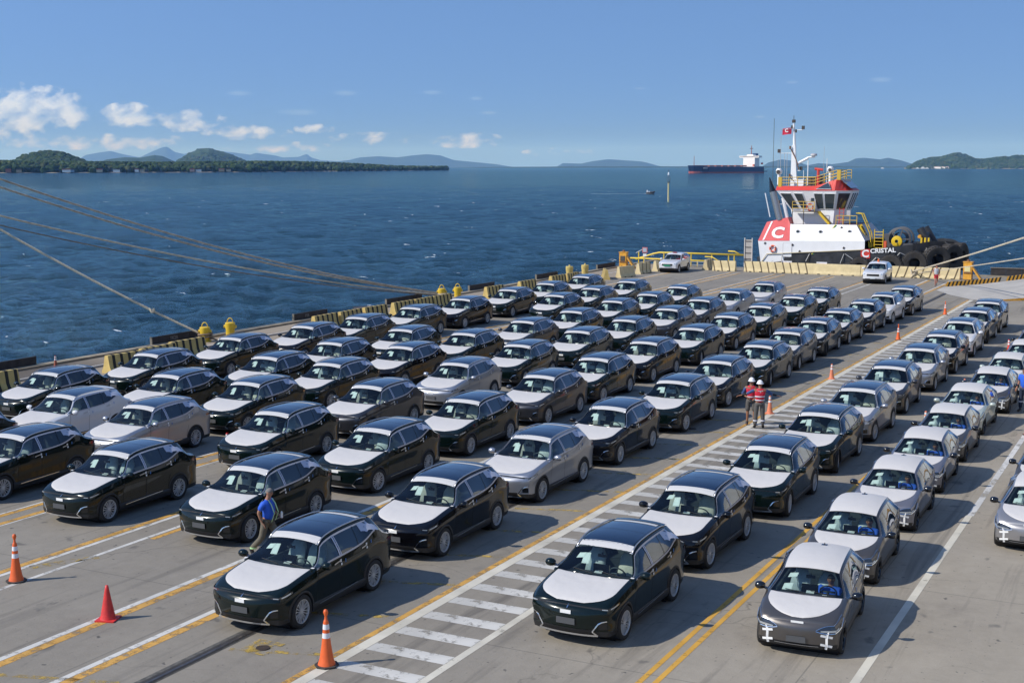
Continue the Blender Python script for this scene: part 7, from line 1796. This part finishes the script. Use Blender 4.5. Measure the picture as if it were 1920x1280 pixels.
Jw = dict(pelvis=(0, 0, .95), chest=(0, 0, 1.31), neck=(0, 0, 1.49), head=(0, -.02, 1.63), face=(0.25, -.96, 0), sh_l=(.20, 0, 1.41), sh_r=(-.20, 0, 1.41), el_l=(.30, .06, 1.14), el_r=(-.30, .05, 1.14), wr_l=(.16, -.14, 1.02), wr_r=(-.17, -.14, 1.05), ha_l=(.06, -.2, .98), ha_r=(-.06, -.2, 1.02),
          hi_l=(.10, 0, .89), hi_r=(-.10, 0, .89), kn_l=(.12, -.02, .49), kn_r=(-.12, .0, .49), an_l=(.13, .02, .09), an_r=(-.13, 0, .09), to_l=(.15, -.14, .04), to_r=(-.15, -.16, .04))
m1_, J = person('man in a red vest, white helmet and grey shorts facing the camera', (-14.42, 46.95, 0), R(20), Jw, dict(shirt=red_vest, trousers=work_grey, sleeve=0, undersleeve=denim_sleeve, cuff=-.35, leg=.55), helmet=True, skin=skin_dark)
band(m1_, [((0, 0, 1.06), .178, .15)], silver_tape, .04)
q = MB(); q.box((.0, -.09, 1.635), (.14, .03, .035), gloss_black); q.build('sunglasses', m1_)
# jogger by the ramp
Jj = dict(pelvis=(0, 0, .95), chest=(0, -.02, 1.31), neck=(0, -.03, 1.49), head=(0, -.05, 1.62), face=F, sh_l=(.20, 0, 1.41), sh_r=(-.20, 0, 1.41), el_l=(.27, .1, 1.16), el_r=(-.27, .02, 1.14), wr_l=(.24, -.08, .98), wr_r=(-.24, -.16, 1.0), ha_l=(.22, -.14, .88), ha_r=(-.22, -.22, .9),
          hi_l=(.10, 0, .89), hi_r=(-.10, 0, .89), kn_l=(.11, .06, .48), kn_r=(-.10, -.16, .52), an_l=(.10, .28, .22), an_r=(-.08, -.10, .09), to_l=(.10, .24, .06), to_r=(-.08, -.26, .04))
jg, J = person('walking man in a pale vest top and red shorts by the ramp', (-18.5, 108.2, 0), R(25), Jj, dict(shirt=tank, trousers=red_shorts, sleeve=0, leg=.34, shoes=mat('grey_shoes', (.12, .12, .12), .7)), hair='dark', skin=mat('sunburnt_skin', (.42, .18, .13), .6))
# man in blue cut by the right frame edge
Js = dict(pelvis=(0, 0, .95), chest=(0, 0, 1.31), neck=(0, 0, 1.49), head=(0, -.02, 1.62), face=F, sh_l=(.20, 0, 1.41), sh_r=(-.20, 0, 1.41), el_l=(.26, .04, 1.14), el_r=(-.26, .04, 1.14), wr_l=(.25, -.12, .94), wr_r=(-.25, -.12, .94), ha_l=(.24, -.18, .86), ha_r=(-.24, -.18, .86),
          hi_l=(.10, 0, .89), hi_r=(-.10, 0, .89), kn_l=(.12, -.02, .49), kn_r=(-.12, 0, .49), an_l=(.13, .02, .09), an_r=(-.13, 0, .09), to_l=(.15, -.14, .04), to_r=(-.15, -.16, .04))
br, J = person('man in a blue T-shirt and dark cap cut by the right frame edge', (-5.82, 54.3, 0), R(-30), Js, dict(shirt=blue_shirt, trousers=mat('navy_trousers', (.02, .03, .06), .8), sleeve=.8), hair='dark', skin=skin_dark)
band(br, [((.125, 0, .40), .09, .09), ((-.125, 0, .40), .09, .09)], silver_tape, .05)
# drivers
Jd = dict(pelvis=(0, .0, .60), chest=(0, .10, .95), neck=(0, .12, 1.11), head=(0, .08, 1.24), face=F, sh_l=(.19, .09, 1.03), sh_r=(-.19, .09, 1.03), el_l=(.26, -.08, .86), el_r=(-.26, -.08, .86), wr_l=(.13, -.28, .93), wr_r=(-.13, -.28, .93), ha_l=(.10, -.38, .96), ha_r=(-.10, -.38, .96),
          hi_l=(.10, -.04, .56), hi_r=(-.10, -.04, .56), kn_l=(.14, -.45, .66), kn_r=(-.14, -.45, .66), an_l=(.14, -.70, .36), an_r=(-.14, -.70, .36), to_l=(.14, -.82, .32), to_r=(-.14, -.82, .32))
d0, J = person('prototype', (0, 0, 0), 0, Jd, dict(shirt=blue_shirt, trousers=mat('navy_trousers'), sleeve=.75, seated=True), hair='dark', skin=skin_dark)
DL = {'s0': 'driver in blue at the wheel of the leading bronze hatchback', 's1': 'driver in blue leaning on the wheel of the second hatchback', 's2': 'driver in a dark blue shirt in the third hatchback of the queue', 's3': 'driver in royal blue in the fourth hatchback of the queue', 's4': 'driver in blue in the hatchback before the pale green one', 's5': 'driver inside the pale green hatchback', 's6': 'driver with a raised arm in the hatchback behind the pale green one'}
CMd = children_map()
for i, (cid, lab) in enumerate(DL.items()):
    car, _c = H_PLACED[cid]; o = d0 if i == 0 else copy_tree(d0, CMd)
    rz = car.rotation_euler.z; off = Vector((.36, 1.06, -.05)); M = Matrix.Rotation(rz, 3, 'Z'); o.location = Vector(car.location) + M @ off; o.rotation_euler = (0, 0, rz + random.uniform(-.1, .1)); o.scale = (.94, .94, .94)
    o['label'] = lab; o['group'] = 'drivers waiting in the queue of hatchbacks'
dr, J = person('driver in a red shirt inside the white SUV by the railing', (-41.75, 113.15, .08), R(2), Jd, dict(shirt=red_vest, trousers=mat('navy_trousers'), sleeve=.75), hair='dark', skin=skin_dark)
bpy.context.view_layer.update()
print('objects', len(col.objects))
